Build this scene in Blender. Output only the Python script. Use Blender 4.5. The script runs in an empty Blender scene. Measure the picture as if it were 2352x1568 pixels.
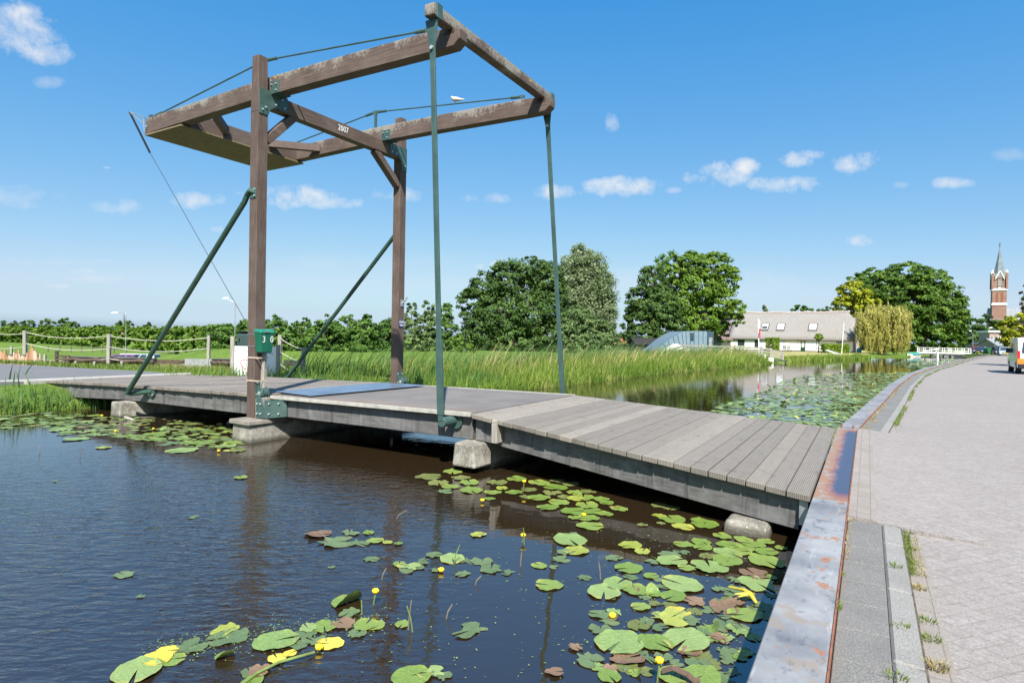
import bpy, bmesh, math, random
import numpy as np
from mathutils import Vector, Matrix

S = bpy.context.scene
COL = S.collection
R = math.radians
RNG = np.random.default_rng(7)
random.seed(7)

# ------------------------------------------------------------------ camera
ZC = 2.0                                   # eye height above the water (water is z = 0)
PITCH, ROLL, YAW = R(-0.454), R(0.996), R(-30.584)
FW = Vector((0, math.cos(PITCH), math.sin(PITCH)))
R0 = Vector((1, 0, 0)); U0 = Vector((0, -math.sin(PITCH), math.cos(PITCH)))
RT = R0 * math.cos(ROLL) + U0 * math.sin(ROLL)
UP = U0 * math.cos(ROLL) - R0 * math.sin(ROLL)
EYE = Vector((0, 0, ZC))
cd = bpy.data.cameras.new('camera'); cam = bpy.data.objects.new('camera', cd); COL.objects.link(cam)
cd.sensor_width = 36; cd.lens = 36 * 1382.6 / 2352
cd.clip_start = 0.05; cd.clip_end = 12000
cam.matrix_world = Matrix((
    (RT.x, UP.x, -FW.x, 0), (RT.y, UP.y, -FW.y, 0), (RT.z, UP.z, -FW.z, ZC), (0, 0, 0, 1)))
S.camera = cam

def ray(px, py):
    return FW + RT * ((px - 1176) / 1382.6) - UP * ((py - 784) / 1382.6)
def at(px, py, z=0.0):                     # point of a horizontal level seen at a spot of the photograph
    d = ray(px, py); return EYE + d * ((z - ZC) / d.z)
def atY(px, py, Y):                        # point at a given distance ahead
    d = ray(px, py); return EYE + d * (Y / d.y)

# ------------------------------------------------------------------ sun, sky, exposure
SUN_EL, SUN_AZ = R(49), R(177)             # azimuth clockwise from +Y: the sun stands behind the camera
sl = bpy.data.lights.new('sun', 'SUN'); sun = bpy.data.objects.new('sun', sl); COL.objects.link(sun)
sl.energy = 5.0; sl.angle = R(0.53); sl.color = (1.0, 0.955, 0.875)
sdir = Vector((math.sin(SUN_AZ) * math.cos(SUN_EL), math.cos(SUN_AZ) * math.cos(SUN_EL), math.sin(SUN_EL)))
sun.rotation_euler = sdir.to_track_quat('Z', 'Y').to_euler()

W = bpy.data.worlds.new('World'); S.world = W; W.use_nodes = True
wn = W.node_tree; wn.nodes.clear()
def wnode(t, **k):
    n = wn.nodes.new(t)
    for a, b in k.items(): setattr(n, a, b)
    return n
sky = wnode('ShaderNodeTexSky', sky_type='NISHITA', sun_disc=False, sun_elevation=SUN_EL, sun_rotation=SUN_AZ,
            altitude=0, air_density=1.0, dust_density=1.0, ozone_density=6.0)
bg = wnode('ShaderNodeBackground'); bg.inputs['Strength'].default_value = 0.15
wo = wnode('ShaderNodeOutputWorld')
tc = wnode('ShaderNodeTexCoord')
n1 = wnode('ShaderNodeTexNoise'); n1.inputs['Scale'].default_value = 26; n1.inputs['Detail'].default_value = 10; n1.inputs['Roughness'].default_value = 0.66
wn.links.new(tc.outputs['Generated'], n1.inputs['Vector'])
# small fair-weather clouds: direction, half-size (photo pixels), density
CLOUDS = [(45, 75, 80, 60, 1.0), (95, 120, 50, 26, .8), (20, 50, 50, 40, .8), (110, 188, 40, 13, .35), (40, 450, 85, 24, .33), (60, 470, 40, 12, .3), (20, 432, 60, 16, .25),
          (275, 475, 62, 20, .55), (455, 462, 62, 20, .75), (600, 442, 50, 16, .7), (690, 452, 95, 28, 1.0), (760, 465, 70, 16, .8), (915, 448, 62, 17, .6), (500, 526, 22, 8, .5),
          (1125, 456, 66, 13, .5), (1280, 440, 56, 17, .7), (1430, 428, 98, 22, 1.0), (1375, 420, 40, 12, .9), (1545, 438, 20, 9, .5),
          (1655, 400, 72, 30, 1.0), (1710, 385, 44, 20, 1.0), (1800, 422, 78, 22, 1.0), (1830, 368, 42, 18, .75), (1865, 355, 26, 13, .7), (1965, 374, 48, 28, 1.05),
          (2160, 420, 26, 13, .6), (2205, 421, 38, 13, .65), (2065, 425, 22, 9, .4), (1963, 552, 34, 18, 1.0), (1403, 290, 18, 30, .6),
          (1140, 605, 22, 12, 1.0), (1100, 612, 14, 8, .6), (132, 657, 24, 8, .8), (190, 622, 30, 8, .3), (245, 385, 8, 3, .3), (2320, 355, 40, 14, .25),
          (230, 640, 60, 10, .25), (1500, 640, 330, 30, .16), (800, 600, 250, 22, .12), (100, 600, 160, 12, .12)]
acc = None
def wmath(op, a, b=None, clamp=False):
    n = wnode('ShaderNodeMath', operation=op); n.use_clamp = clamp
    for i, q in enumerate((a, b)):
        if q is None: continue
        if isinstance(q, (int, float)): n.inputs[i].default_value = q
        else: wn.links.new(q, n.inputs[i])
    return n.outputs[0]
for px, py, rx, ry, dens in CLOUDS:
    d = ray(px, py); k = d.length; d = d.normalized()
    e1 = RT - d * RT.dot(d); e1.normalize(); e2 = d.cross(e1) * -1
    if e2.z < 0: e2 = -e2
    ax, ay = rx / 1382.6 / k, ry / 1382.6 / k
    s = []
    for e, a_ in ((e1, ax), (e2, ay)):
        vm = wnode('ShaderNodeVectorMath', operation='DOT_PRODUCT'); wn.links.new(tc.outputs['Generated'], vm.inputs[0])
        vm.inputs[1].default_value = e / a_
        off = d.dot(e) / a_
        s.append(wmath('POWER', wmath('ABSOLUTE', wmath('SUBTRACT', vm.outputs['Value'], off)), 2.0))
    q = wmath('SUBTRACT', 1.0, wmath('ADD', s[0], s[1]))
    q = wmath('MULTIPLY', q, 0.60); q = wmath('MAXIMUM', q, -1.5)
    q = wmath('ADD', q, wmath('MULTIPLY', wmath('SUBTRACT', n1.outputs['Fac'], 0.5), 2.9))
    q = wmath('MULTIPLY', wmath('MULTIPLY', q, .95, True), dens * .95)
    acc = q if acc is None else wmath('MAXIMUM', acc, q)
mx = wnode('ShaderNodeMix', data_type='RGBA'); mx.inputs['B'].default_value = (3.0, 3.02, 3.08, 1)
# grade the physical sky per channel (gamma and gain), as the photograph's processing did
sp = wnode('ShaderNodeSeparateColor'); cb = wnode('ShaderNodeCombineColor'); wn.links.new(sky.outputs[0], sp.inputs[0])
EXPO = 1.0; G_ = 2 ** -EXPO / .15
red = None
for i, cap in enumerate((.58, .80, .92)):
    q = wmath('MULTIPLY', sp.outputs[i], .15)
    if i == 0: q = wmath('MAXIMUM', wmath('MULTIPLY', wmath('SUBTRACT', q, .078), 1.28), .03)
    else: q = wmath('MULTIPLY', wmath('POWER', q, (0, .732, .310)[i]), (0, .92, .94)[i])
    q = wmath('MINIMUM', q, cap)
    if i == 0: red = q
    else: q = wmath('MAXIMUM', q, wmath('MULTIPLY', red, (0, 1.29, 1.50)[i]))
    wn.links.new(wmath('MULTIPLY', q, G_), cb.inputs[i])
wn.links.new(acc, mx.inputs['Factor']); wn.links.new(cb.outputs[0], mx.inputs['A'])
wn.links.new(mx.outputs['Result'], bg.inputs['Color']); wn.links.new(bg.outputs[0], wo.inputs['Surface'])
W.cycles.sampling_method = 'MANUAL'; W.cycles.sample_map_resolution = 512

S.view_settings.view_transform = 'Standard'; S.view_settings.look = 'None'
S.view_settings.exposure = EXPO; S.view_settings.gamma = 1.0; S.view_settings.use_curve_mapping = False
S.render.engine = 'CYCLES'
S.cycles.max_bounces = 6; S.cycles.diffuse_bounces = 2; S.cycles.glossy_bounces = 3; S.cycles.transmission_bounces = 3; S.cycles.transparent_max_bounces = 6
S.cycles.caustics_reflective = False; S.cycles.caustics_refractive = False
S.cycles.use_denoising = True

# ------------------------------------------------------------------ helpers
def tag(o, label=None, cat=None, group=None, kind=None):
    if label: o['label'] = label
    if cat: o['category'] = cat
    if group: o['group'] = group
    if kind: o['kind'] = kind
    return o
def empty(name, loc=(0, 0, 0), rz=0.0, label=None, cat=None, group=None):
    o = bpy.data.objects.new(name, None); COL.objects.link(o)
    o.location = loc; o.rotation_euler = (0, 0, rz); o.empty_display_size = .2
    return tag(o, label, cat, group)
class MB:
    """collects shapes, builds ONE mesh object"""
    def __init__(s): s.v = []; s.f = []
    def add(s, vs, fs):
        n = len(s.v); s.v += [tuple(p) for p in vs]; s.f += [tuple(i + n for i in f) for f in fs]; return s
    def box(s, x0, x1, y0, y1, z0, z1):
        return s.add([(x0, y0, z0), (x1, y0, z0), (x1, y1, z0), (x0, y1, z0), (x0, y0, z1), (x1, y0, z1), (x1, y1, z1), (x0, y1, z1)],
                     [(3, 2, 1, 0), (4, 5, 6, 7), (0, 1, 5, 4), (1, 2, 6, 5), (2, 3, 7, 6), (3, 0, 4, 7)])
    def hexa(s, lo, hi):                   # two quads (4 points each, counter-clockwise from above)
        return s.add(list(lo) + list(hi), [(3, 2, 1, 0), (4, 5, 6, 7), (0, 1, 5, 4), (1, 2, 6, 5), (2, 3, 7, 6), (3, 0, 4, 7)])
    def bar(s, p0, p1, w, h, up=(0, 0, 1), w1=None, h1=None):
        p0 = Vector(p0); p1 = Vector(p1); d = (p1 - p0).normalized(); up = Vector(up)
        x = d.cross(up).normalized(); y = x.cross(d).normalized()
        w1 = w if w1 is None else w1; h1 = h if h1 is None else h1
        q = []
        for p, a, b in ((p0, w, h), (p1, w1, h1)):
            q += [p - x * a / 2 - y * b / 2, p + x * a / 2 - y * b / 2, p + x * a / 2 + y * b / 2, p - x * a / 2 + y * b / 2]
        return s.add(q, [(0, 1, 2, 3), (7, 6, 5, 4), (1, 0, 4, 5), (2, 1, 5, 6), (3, 2, 6, 7), (0, 3, 7, 4)])
    def tube(s, pts, r, n=10, caps=True):
        pts = [Vector(p) for p in pts]; m = len(pts)
        rs = r if isinstance(r, (list, tuple)) else [r] * m
        rings = []; prev = None
        for i, p in enumerate(pts):
            d = (pts[min(i + 1, m - 1)] - pts[max(i - 1, 0)]).normalized()
            if prev is None:
                a = Vector((0, 0, 1)) if abs(d.z) < .9 else Vector((1, 0, 0))
                x = d.cross(a).normalized()
            else:
                x = (prev - d * prev.dot(d)).normalized()
            prev = x; y = d.cross(x)
            rings.append([p + (x * math.cos(t) + y * math.sin(t)) * rs[i] for t in [2 * math.pi * k / n for k in range(n)]])
        vs = [q for rr in rings for q in rr]; fs = []
        for i in range(m - 1):
            for k in range(n):
                k2 = (k + 1) % n
                fs.append((i * n + k, i * n + k2, (i + 1) * n + k2, (i + 1) * n + k))
        if caps: fs += [tuple(range(n))[::-1], tuple(range((m - 1) * n, m * n))]
        return s.add(vs, fs)
    def prism(s, poly, ext):               # closed polygon of 3-d points, extruded
        e = Vector(ext); n = len(poly); a = [Vector(p) for p in poly]; b = [p + e for p in a]
        return s.add(a + b, [tuple(range(n))[::-1], tuple(range(n, 2 * n))] + [(i, (i + 1) % n, (i + 1) % n + n, i + n) for i in range(n)])
    def quad(s, *p): return s.add(p, [tuple(range(len(p)))])
    def ball(s, c, rx, ry=None, rz=None, n=10, m=7):
        ry = ry or rx; rz = rz or rx; c = Vector(c); vs = []; fs = []
        for i in range(m + 1):
            a = math.pi * i / m
            for k in range(n):
                t = 2 * math.pi * k / n
                vs.append(c + Vector((rx * math.sin(a) * math.cos(t), ry * math.sin(a) * math.sin(t), rz * math.cos(a))))
        for i in range(m):
            for k in range(n):
                fs.append((i * n + k, (i + 1) * n + k, (i + 1) * n + (k + 1) % n, i * n + (k + 1) % n))
        return s.add(vs, fs)
    def build(s, name, mat, parent=None, bevel=0, smooth=False, seg=1):
        me = bpy.data.meshes.new(name); me.from_pydata(s.v, [], s.f)
        bm = bmesh.new(); bm.from_mesh(me); bmesh.ops.recalc_face_normals(bm, faces=bm.faces); bm.to_mesh(me); bm.free()
        me.materials.append(mat)
        o = bpy.data.objects.new(name, me); COL.objects.link(o)
        if smooth:
            me.polygons.foreach_set('use_smooth', [True] * len(me.polygons))
        if bevel:
            b = o.modifiers.new('bevel', 'BEVEL'); b.width = bevel; b.segments = seg; b.limit_method = 'ANGLE'; b.angle_limit = R(40)
        if parent is not None: o.parent = parent
        return o
def npmesh(name, mat, V, F, parent=None, tint=None, smooth=False):
    """V (n,3) F (m,k) numpy -> mesh object, optional per-vertex float attribute 'tint'"""
    me = bpy.data.meshes.new(name); V = np.asarray(V, np.float32); F = np.asarray(F, np.int32); k = F.shape[1]
    me.vertices.add(len(V)); me.vertices.foreach_set('co', V.ravel())
    me.loops.add(F.size); me.loops.foreach_set('vertex_index', F.ravel())
    me.polygons.add(len(F)); me.polygons.foreach_set('loop_start', np.arange(0, F.size, k, dtype=np.int32))
    try: me.polygons.foreach_set('loop_total', np.full(len(F), k, np.int32))
    except Exception: pass
    if tint is not None:
        a = me.attributes.new('tint', 'FLOAT', 'POINT'); a.data.foreach_set('value', np.asarray(tint, np.float32))
    me.update(calc_edges=True); me.validate()
    if smooth: me.polygons.foreach_set('use_smooth', [True] * len(me.polygons))
    me.materials.append(mat)
    o = bpy.data.objects.new(name, me); COL.objects.link(o)
    if parent is not None: o.parent = parent
    return o
def copy_tree(o, parent=None):
    c = o.copy(); COL.objects.link(c)
    if parent is not None: c.parent = parent
    for ch in list(o.children): copy_tree(ch, c)
    return c
def text(name, body, size, mat, M, parent=None, extrude=.002, shear=0, align='CENTER', spacing=1.0, sx=1.0):
    cu = bpy.data.curves.new(name, 'FONT'); cu.body = body; cu.size = size; cu.extrude = extrude; cu.shear = shear
    cu.align_x = align; cu.align_y = 'CENTER'; cu.space_character = spacing; cu.resolution_u = 3
    cu.materials.append(mat)
    tmp = bpy.data.objects.new(name, cu); COL.objects.link(tmp)
    me = bpy.data.meshes.new_from_object(tmp, depsgraph=bpy.context.evaluated_depsgraph_get()); me.name = name
    bpy.data.objects.remove(tmp); bpy.data.curves.remove(cu)
    if not me.materials: me.materials.append(mat)
    o = bpy.data.objects.new(name, me); COL.objects.link(o)
    o.matrix_local = M @ Matrix.Diagonal((sx, 1, 1, 1))
    if parent is not None: o.parent = parent
    return o
def frame(o, x, y):                        # text plane: origin o, text runs along x, letters stand along y
    x = Vector(x).normalized(); y = Vector(y).normalized(); z = x.cross(y)
    return Matrix(((x.x, y.x, z.x, o[0]), (x.y, y.y, z.y, o[1]), (x.z, y.z, z.z, o[2]), (0, 0, 0, 1)))

# ------------------------------------------------------------------ materials
class NM:
    def __init__(s, name):
        s.m = bpy.data.materials.new(name); s.m.use_nodes = True; s.t = s.m.node_tree; s.t.nodes.clear()
        s.out = s.t.nodes.new('ShaderNodeOutputMaterial'); s.b = s.t.nodes.new('ShaderNodeBsdfPrincipled')
        s.t.links.new(s.b.outputs[0], s.out.inputs['Surface']); s._tc = None
    def n(s, t, **k):
        o = s.t.nodes.new(t)
        for a, b in k.items(): setattr(o, a, b)
        return o
    def put(s, v, sock):
        if hasattr(v, 'is_output') or isinstance(v, bpy.types.NodeSocket): s.t.links.new(v, sock)
        else:
            if isinstance(v, (tuple, list)) and len(v) == 3 and getattr(sock, 'type', '') == 'RGBA': v = (*v, 1)
            sock.default_value = v
    def co(s, which='Object'):
        if s._tc is None: s._tc = s.n('ShaderNodeTexCoord')
        return s._tc.outputs[which]
    def pos(s): return s.n('ShaderNodeNewGeometry').outputs['Position']
    def isl(s): return s.n('ShaderNodeNewGeometry').outputs['Random Per Island']
    def rnd(s): return s.n('ShaderNodeObjectInfo').outputs['Random']
    def mapp(s, vec=None, scale=(1, 1, 1), rot=(0, 0, 0), loc=(0, 0, 0)):
        m = s.n('ShaderNodeMapping'); s.put(vec or s.co(), m.inputs['Vector'])
        m.inputs['Scale'].default_value = scale; m.inputs['Rotation'].default_value = rot; m.inputs['Location'].default_value = loc
        return m.outputs[0]
    def noise(s, scale, vec=None, detail=4, rough=.55, dist=0):
        q = s.n('ShaderNodeTexNoise'); s.put(vec or s.co(), q.inputs['Vector'])
        q.inputs['Scale'].default_value = scale; q.inputs['Detail'].default_value = detail; q.inputs['Roughness'].default_value = rough; q.inputs['Distortion'].default_value = dist
        return q.outputs['Fac']
    def vor(s, scale, vec=None, feature='F1', out='Distance', rand=1):
        q = s.n('ShaderNodeTexVoronoi', feature=feature); s.put(vec or s.co(), q.inputs['Vector']); q.inputs['Scale'].default_value = scale
        q.inputs['Randomness'].default_value = rand
        return q.outputs[out]
    def ramp(s, f, stops, interp='LINEAR'):
        q = s.n('ShaderNodeValToRGB'); s.put(f, q.inputs[0]); e = q.color_ramp.elements; q.color_ramp.interpolation = interp
        while len(e) > len(stops): e.remove(e[-1])
        while len(e) < len(stops): e.new(1)
        for i, (p, c) in enumerate(stops):
            e[i].position = p; e[i].color = (*c, 1) if isinstance(c, (tuple, list)) else (c, c, c, 1)
        return q.outputs['Color']
    def mix(s, f, a, b, blend='MIX'):
        q = s.n('ShaderNodeMix', data_type='RGBA', blend_type=blend); s.put(f, q.inputs['Factor']); s.put(a, q.inputs['A']); s.put(b, q.inputs['B']); return q.outputs['Result']
    def math(s, op, a, b=0.0, clamp=False):
        q = s.n('ShaderNodeMath', operation=op); q.use_clamp = clamp; s.put(a, q.inputs[0]); s.put(b, q.inputs[1]); return q.outputs[0]
    def sep(s, vec=None):
        q = s.n('ShaderNodeSeparateXYZ'); s.put(vec or s.co(), q.inputs[0]); return q.outputs
    def attr(s, name='tint'):
        q = s.n('ShaderNodeAttribute'); q.attribute_name = name; return q.outputs['Fac']
    def bump(s, h, strength=.3, dist=.01, normal=None):
        q = s.n('ShaderNodeBump'); s.put(h, q.inputs['Height']); q.inputs['Strength'].default_value = strength; q.inputs['Distance'].default_value = dist
        if normal is not None: s.put(normal, q.inputs['Normal'])
        return q.outputs[0]
    def set(s, **k):
        nm = dict(color='Base Color', rough='Roughness', metal='Metallic', normal='Normal', spec='Specular IOR Level', ior='IOR', alpha='Alpha', coat='Coat Weight', trans='Transmission Weight')
        for a, b in k.items(): s.put(b, s.b.inputs[nm[a]])
        return s.m
def plain(name, c, rough=.6, metal=0, var=.12, scale=6, bump=.05):
    n = NM(name); f = n.noise(scale, detail=5)
    lo = tuple(max(0, q * (1 - var)) for q in c); hi = tuple(min(1, q * (1 + var)) for q in c)
    return n.set(color=n.ramp(f, [(.3, lo), (.7, hi)]), rough=rough, metal=metal, normal=n.bump(n.noise(scale * 8), bump, .005))

MT = {}
def make_materials():
    # brown-stained posts and beams: long grain, pale scratches, lichen on the upper edge of the balance beams
    def brown(name, axis, lichen):
        n = NM(name)
        sc = {'x': (.8, 14, 14), 'y': (14, .8, 14), 'z': (14, 14, .8)}[axis]
        g = n.noise(3.2, n.mapp(scale=sc), 8, .65)
        base = n.ramp(g, [(.25, (.040, .026, .021)), (.5, (.085, .056, .045)), (.72, (.135, .094, .076))])
        fade = n.noise(1.6, detail=5)
        base = n.mix(n.math('MULTIPLY', n.ramp(fade, [(.45, 0), (.75, 1)]), .35), base, (.20, .165, .14))
        fl = n.ramp(n.noise(7, n.mapp(scale=(sc[0] * .8, sc[1] * .8, sc[2] * .8)), 7, .8), [(.66, 0), (.7, 1)])
        base = n.mix(n.math('MULTIPLY', fl, .45), base, (.36, .30, .26))
        if lichen:
            z = n.sep()[2]
            top = n.n('ShaderNodeMapRange'); n.put(z, top.inputs['Value']); top.inputs['From Min'].default_value = 6.48; top.inputs['From Max'].default_value = 6.86
            m1 = n.math('ADD', n.math('MULTIPLY', top.outputs[0], .78), n.math('MULTIPLY', n.math('SUBTRACT', n.noise(2.2, n.mapp(scale=(1, 1, .5)), 4), .5), 1.6))
            m1 = n.math('ADD', m1, n.math('MULTIPLY', n.math('SUBTRACT', n.noise(26, detail=5), .5), 1.1))
            base = n.mix(n.math('MULTIPLY', n.ramp(m1, [(.50, 0), (.82, 1)]), .65), base, (.30, .29, .26))
            top2 = n.n('ShaderNodeMapRange'); n.put(z, top2.inputs['Value']); top2.inputs['From Min'].default_value = 6.70; top2.inputs['From Max'].default_value = 6.86
            m2 = n.math('ADD', n.math('MULTIPLY', top2.outputs[0], .5), n.math('MULTIPLY', n.math('SUBTRACT', n.noise(9, detail=5), .5), 2.2))
            base = n.mix(n.ramp(m2, [(.62, 0), (.8, 1)]), base, (.40, .28, .06))
        return n.set(color=base, rough=.75, normal=n.bump(g, .45, .006))
    MT['brown_z'] = brown('brown timber upright', 'z', False)
    MT['brown_y'] = brown('brown timber crosswise', 'y', False)
    MT['brown_x'] = brown('brown timber lengthwise with lichen', 'x', True)
    MT['brown_yl'] = brown('brown timber crosswise with lichen', 'y', True)
    # weathered grey deck planks with fine grooves running along each plank
    def deck(name, c0, c1, groove, freq=55):
        n = NM(name)
        isl = n.isl()
        g = n.noise(2.2, n.mapp(scale=(12, 1.1, 4)), 7, .7)
        base = n.ramp(g, [(.25, c0), (.7, c1)])
        base = n.mix(.55, base, n.ramp(isl, [(0, tuple(q * .72 for q in c0)), (.5, c0), (1, tuple(q * 1.12 for q in c1))]))
        dirt = n.ramp(n.noise(1.1, detail=6), [(.35, 0), (.62, 1)])
        base = n.mix(n.math('MULTIPLY', dirt, .45), base, (.24, .215, .185))
        dk = n.ramp(n.noise(5, detail=7, rough=.75), [(.56, 0), (.66, 1)])
        base = n.mix(n.math('MULTIPLY', dk, .55), base, (.06, .055, .05))
        w = n.n('ShaderNodeTexWave', wave_type='BANDS', bands_direction='X', wave_profile='SIN'); n.put(n.mapp(scale=(1, 1, 1)), w.inputs['Vector']); w.inputs['Scale'].default_value = freq
        w.inputs['Distortion'].default_value = .2
        base = n.mix(n.math('MULTIPLY', n.math('SUBTRACT', 1.0, w.outputs['Fac']), groove), base, (.07, .065, .06))
        h = n.math('ADD', n.math('MULTIPLY', w.outputs['Fac'], .5), n.math('MULTIPLY', g, .5))
        return n.set(color=base, rough=.85, normal=n.bump(h, .5, .006))
    MT['deck'] = deck('weathered grey deck planks', (.175, .155, .132), (.36, .315, .262), .75, 17)
    MT['deck_old'] = deck('brown grey approach planks', (.135, .115, .098), (.235, .205, .18), .3, 24)
    n = NM('dark anti-slip leaf surface')
    b = n.ramp(n.noise(1.3, detail=6, rough=.6), [(.3, (.115, .105, .097)), (.7, (.175, .16, .15))])
    v = n.sep()[1]
    er = n.n('ShaderNodeMapRange'); n.put(v, er.inputs['Value']); er.inputs['From Min'].default_value = .75; er.inputs['From Max'].default_value = .02
    b = n.mix(n.math('MULTIPLY', n.math('MULTIPLY', er.outputs[0], n.ramp(n.noise(2, detail=5), [(.3, .2), (.7, 1)])), .75), b, (.22, .15, .10))
    b = n.mix(n.ramp(n.noise(4, n.mapp(scale=(.7, 2.5, 1)), 8, .75), [(.66, 0), (.70, .55)]), b, (.45, .44, .42))
    MT['leaf_top'] = n.set(color=b, rough=.8, normal=n.bump(n.noise(160), .5, .004))
    # tarred side boards
    n = NM('tarred grey side board')
    g = n.noise(2, n.mapp(scale=(1.2, 10, 16)), 7, .65)
    b = n.ramp(g, [(.3, (.066, .064, .063)), (.7, (.155, .150, .146))])
    st = n.noise(3.4, n.mapp(scale=(3.2, 1, .25)), 6, .6)
    b = n.mix(n.math('MULTIPLY', n.ramp(st, [(.52, 0), (.66, 1)]), .75), b, (.04, .04, .04))
    b = n.mix(n.math('MULTIPLY', n.ramp(n.noise(1.4, detail=6, dist=1.5), [(.5, 0), (.75, 1)]), .5), b, (.26, .26, .265))
    sc_ = n.noise(10, n.mapp(scale=(9, 1, .5)), 5, .6)
    b = n.mix(n.math('MULTIPLY', n.ramp(sc_, [(.55, 0), (.7, 1)]), .4), b, (.22, .22, .225))
    MT['fascia'] = n.set(color=b, rough=.7, normal=n.bump(g, .3, .005))
    n = NM('rough pier concrete')
    b = n.ramp(n.noise(3, detail=8, rough=.7), [(.3, (.075, .068, .055)), (.48, (.22, .205, .175)), (.62, (.36, .34, .30)), (.8, (.46, .44, .39))])
    b = n.mix(n.ramp(n.noise(1.6, n.mapp(scale=(1.5, 1.5, .7)), 5), [(.55, 0), (.75, .6)]), b, (.10, .09, .075))
    b = n.mix(n.ramp(n.noise(38, detail=4), [(.6, 0), (.68, .8)]), b, (.55, .53, .48))
    z = n.sep(n.pos())[2]
    wet = n.n('ShaderNodeMapRange'); n.put(z, wet.inputs['Value']); wet.inputs['From Min'].default_value = .10; wet.inputs['From Max'].default_value = .02
    b = n.mix(n.math('MULTIPLY', wet.outputs[0], .8), b, (.035, .035, .02))
    MT['concrete'] = n.set(color=b, rough=.9, normal=n.bump(n.noise(22, detail=8, rough=.75), .7, .02))
    MT['cap'] = plain('brown grey cap slab', (.20, .18, .155), .9, var=.3, scale=5, bump=.3)
    n = NM('dark green painted steel')
    b = n.ramp(n.noise(4, detail=6), [(.3, (.032, .066, .060)), (.7, (.058, .108, .099))])
    b = n.mix(n.ramp(n.noise(14, detail=6, rough=.7), [(.66, 0), (.74, .6)]), b, (.12, .165, .145))
    MT['green'] = n.set(color=b, rough=.42, normal=n.bump(n.noise(40), .06, .004))
    n = NM('mossy green painted tube')
    b = n.ramp(n.noise(4, detail=6), [(.3, (.018, .052, .036)), (.7, (.034, .085, .060))])
    b = n.mix(n.ramp(n.noise(18, detail=6, rough=.75), [(.6, 0), (.72, .7)]), b, (.16, .17, .09))
    MT['green_tube'] = n.set(color=b, rough=.5)
    n = NM('bluish steel plate')
    b = n.ramp(n.noise(2, detail=6), [(.3, (.12, .17, .24)), (.7, (.20, .265, .35))])
    b = n.mix(n.ramp(n.noise(3.4, detail=7, rough=.7), [(.6, 0), (.72, .6)]), b, (.30, .36, .42))
    MT['steel_plate'] = n.set(color=b, rough=.38, metal=.4, spec=.6)
    MT['galv'] = plain('galvanised steel', (.42, .44, .46), .4, .7, .15)
    MT['bolt'] = plain('zinc bolt heads', (.45, .50, .48), .4, .4, .15, 20)
    MT['trim'] = plain('pale aluminium edge strip', (.36, .35, .31), .6, .0, .25, 7, .15)
    MT['grey_wood'] = None
    n = NM('bleached grey timber')
    g = n.noise(3, n.mapp(scale=(9, 9, 1.0)), 7, .7)
    MT['grey_wood'] = n.set(color=n.ramp(g, [(.25, (.15, .135, .115)), (.5, (.29, .27, .235)), (.75, (.42, .40, .36))]), rough=.85, normal=n.bump(g, .5, .008))
    n = NM('underside boards')
    w = n.n('ShaderNodeTexWave', wave_type='BANDS', bands_direction='Y', wave_profile='SAW'); n.put(n.co(), w.inputs['Vector']); w.inputs['Scale'].default_value = 4.2; w.inputs['Distortion'].default_value = .3
    b = n.ramp(n.noise(3, n.mapp(scale=(1, 9, 9)), 6), [(.3, (.12, .095, .055)), (.7, (.24, .19, .115))])
    b = n.mix(n.ramp(w.outputs['Fac'], [(.03, .8), (.09, 0)]), b, (.03, .022, .015))
    MT['underside'] = n.set(color=b, rough=.85)
    # quay capping beam: blue-grey mill scale steel with rust blooms; dark heat-tinted plate in front of the ramp
    n = NM('blue grey quay steel')
    x, y, z = n.sep()
    b = n.ramp(n.noise(1.8, detail=7, rough=.62), [(.32, (.12, .125, .138)), (.5, (.20, .204, .214)), (.68, (.275, .278, .284))])
    b = n.mix(n.ramp(n.noise(5, detail=5, rough=.5), [(.56, 0), (.64, .75)]), b, (.225, .185, .145))
    b = n.mix(n.ramp(n.noise(11, n.mapp(scale=(1, .6, 1)), 6, .7), [(.56, 0), (.66, .75)]), b, (.085, .095, .115))
    b = n.mix(n.ramp(n.noise(3, n.mapp(scale=(6, .8, 1)), 5, .6), [(.60, 0), (.75, .45)]), b, (.42, .43, .44))
    r1 = n.noise(4.2, n.mapp(scale=(1.8, 1.0, 1)), 6, .6)
    b = n.mix(n.ramp(r1, [(.615, 0), (.65, .85)]), b, n.ramp(n.noise(20, detail=4), [(.3, (.22, .085, .04)), (.7, (.33, .165, .085))]))
    inr = n.math('MULTIPLY', n.math('GREATER_THAN', y, -1.0), n.math('LESS_THAN', y, 4.42))
    wob = n.math('MULTIPLY', n.math('SUBTRACT', n.noise(3.5, detail=5), .5), .12)
    edge = n.n('ShaderNodeMapRange'); n.put(n.math('ADD', x, wob), edge.inputs['Value']); edge.inputs['From Min'].default_value = 9.46; edge.inputs['From Max'].default_value = 9.58
    ey = n.n('ShaderNodeMapRange'); n.put(n.math('ADD', n.math('ABSOLUTE', n.math('SUBTRACT', y, 1.72)), wob), ey.inputs['Value']); ey.inputs['From Min'].default_value = 2.25; ey.inputs['From Max'].default_value = 2.75
    core = n.math('MULTIPLY', edge.outputs[0], n.math('SUBTRACT', 1.0, ey.outputs[0]))
    tint = n.ramp(core, [(0, (.26, .15, .09)), (.3, (.24, .115, .075)), (.6, (.15, .075, .085)), (.85, (.05, .055, .10)), (1, (.045, .055, .095))])
    tint = n.mix(n.math('MULTIPLY', n.math('SUBTRACT', 1.0, edge.outputs[0]), n.ramp(n.noise(12, n.mapp(scale=(1, .5, 1)), 6, .7), [(.50, 0), (.58, .8)])), tint, (.23, .235, .245))
    b = n.mix(inr, b, tint)
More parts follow.
